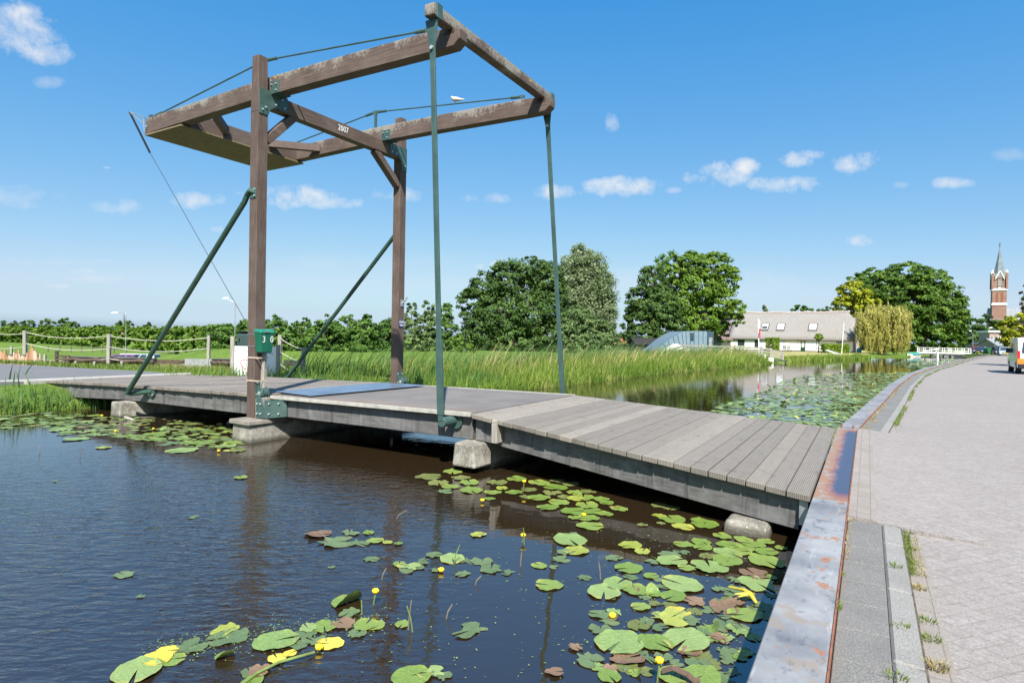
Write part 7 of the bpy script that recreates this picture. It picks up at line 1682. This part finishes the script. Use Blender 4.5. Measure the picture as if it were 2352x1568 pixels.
    m.v += [(r * math.cos(2 * math.pi * i / n), r * math.sin(2 * math.pi * i / n), 5.0) for i in range(n)] + [(0, 0, zt2)]; m.f += [(i, (i + 1) % n, n) for i in range(n)]
    o = empty('church', (p.x, 420, -2.8), label='tiny distant church spire above the left hedge', cat='church'); m.build('spire', MT['slate_blue'], o); m = MB(); m.box(-1.7, 1.7, -1.7, 1.7, 0, 5); m.build('tower', MT['brick'], o)
    # flag pole, thin pole, garden things by the farmhouse
    b = atY(1744, 806, 61); t = atY(1741.5, 732, 61); o = empty('flagpole', (b.x, 61, .4), label='white flagpole with a limp red white blue pennant', cat='flagpole'); off = Vector((b.x, 61, .4))
    m = MB(); m.tube([(0, 0, -.3), t - off], [.06, .04], 8); m.build('pole', MT['white_rail'], o); T0 = t - off
    for i, (mt, z0, z1, w) in enumerate((('flag_w', -.1, -.75, .12), ('flag_w', -.75, -1.0, .14), ('flag_r', -1.0, -1.55, .19), ('flag_r', -1.55, -1.95, .22), ('flag_b', -1.45, -1.9, .08))):
        m = MB(); y = -.05 if i < 4 else -.09; x0 = .05 if i < 4 else .03; m.prism([(T0.x + x0, y, T0.z + z0), (T0.x + x0 + w * .8, y, T0.z + z0), (T0.x + x0 + w, y - .02, T0.z + z1), (T0.x + x0 + .02, y - .02, T0.z + z1)], (0, .05 if i < 4 else .03, 0)); m.build('flag', MT[mt], o)
    a = atY(1933, 806, 84); t = atY(1938.5, 742, 84); m = MB(); m.tube([(0, 0, -.2), t - Vector((a.x, 84, .4))], [.05, .035], 8); o = m.build('pole', MT['white_rail']); o.location = (a.x, 84, .4); tag(o, 'bare thin white pole leaning before the farmhouse roof', 'pole')
    for i, (px, lb) in enumerate(((1803, 'dark garden chair, left one of the pair at the farmhouse wall'), (1812.5, 'dark garden chair, right one of the pair at the farmhouse wall'))):
        p = atY(px, 806, 91); o = empty('garden_chair', (p.x, 91, .42), R(4), lb, 'chair', 'garden chairs at the farmhouse')
        m = MB()
        for z in (.5, .62, .74, .86): m.box(-.24, .24, .16, .20, z, z + .07)
        m.build('backrest', MT['black'], o); m = MB(); m.box(-.25, .25, -.25, .2, .40, .44); m.build('seat', MT['black'], o)
        for x in (-.22, .22):
            for y in (-.22, .18): m = MB(); m.box(x - .025, x + .025, y - .025, y + .025, 0, .40 if y < 0 else .9); m.build('leg', MT['black'], o)
    p = atY(1973, 806, 92); m = MB(); m.ball((0, 0, 0), .34, .34, .50, 12, 8); o = m.build('tub', MT['teal_flat'], smooth=True); o.location = (p.x, 92, .72); tag(o, 'turquoise plastic tub at the gable of the farmhouse', 'tub')
    a = atY(1899, 804.5, 74); b = atY(1928, 814.5, 72); m = MB(); m.bar(a, b, .34, .05); m.bar(a + Vector((0, -.18, .06)), b + Vector((0, -.18, .06)), .04, .12); m.bar(a + Vector((0, .18, .06)), b + Vector((0, .18, .06)), .04, .12); tag(m.build('slide', MT['white_rail']), 'white plastic slide lying on the bank before the clipped hedge', 'slide')
    p = atY(1743 + 0, 808, 62)
    # dead log and stones at the left pier
    p = at(300, 962, .03); m = MB(); m.tube([p + Vector((-.16, .05, .03)), p, p + Vector((.12, -.05, -.02))], [.03, .035, .01], 7); tag(m.build('driftwood', MT['grey_wood']), 'pale piece of driftwood in the left lily carpet', 'driftwood')
    p = at(527, 972, .03); m = MB(); m.ball(p, .07, .06, .05, 8, 6); tag(m.build('stone', MT['concrete']), 'small stone beside the foot of the left pier', 'stone')
small_things()
# roadside tree outside the frame whose shadow lies across the lane
tree('street_tree', 'roadside tree at the right whose shadow falls across the lane', 'tree', [(2425, 690, 55, 60), (2440, 740, 60, 50), (2405, 735, 40, 40)], 44, 'lf_bright', .44, seed=120, leaf=.18, cover=3, base_px=2450)
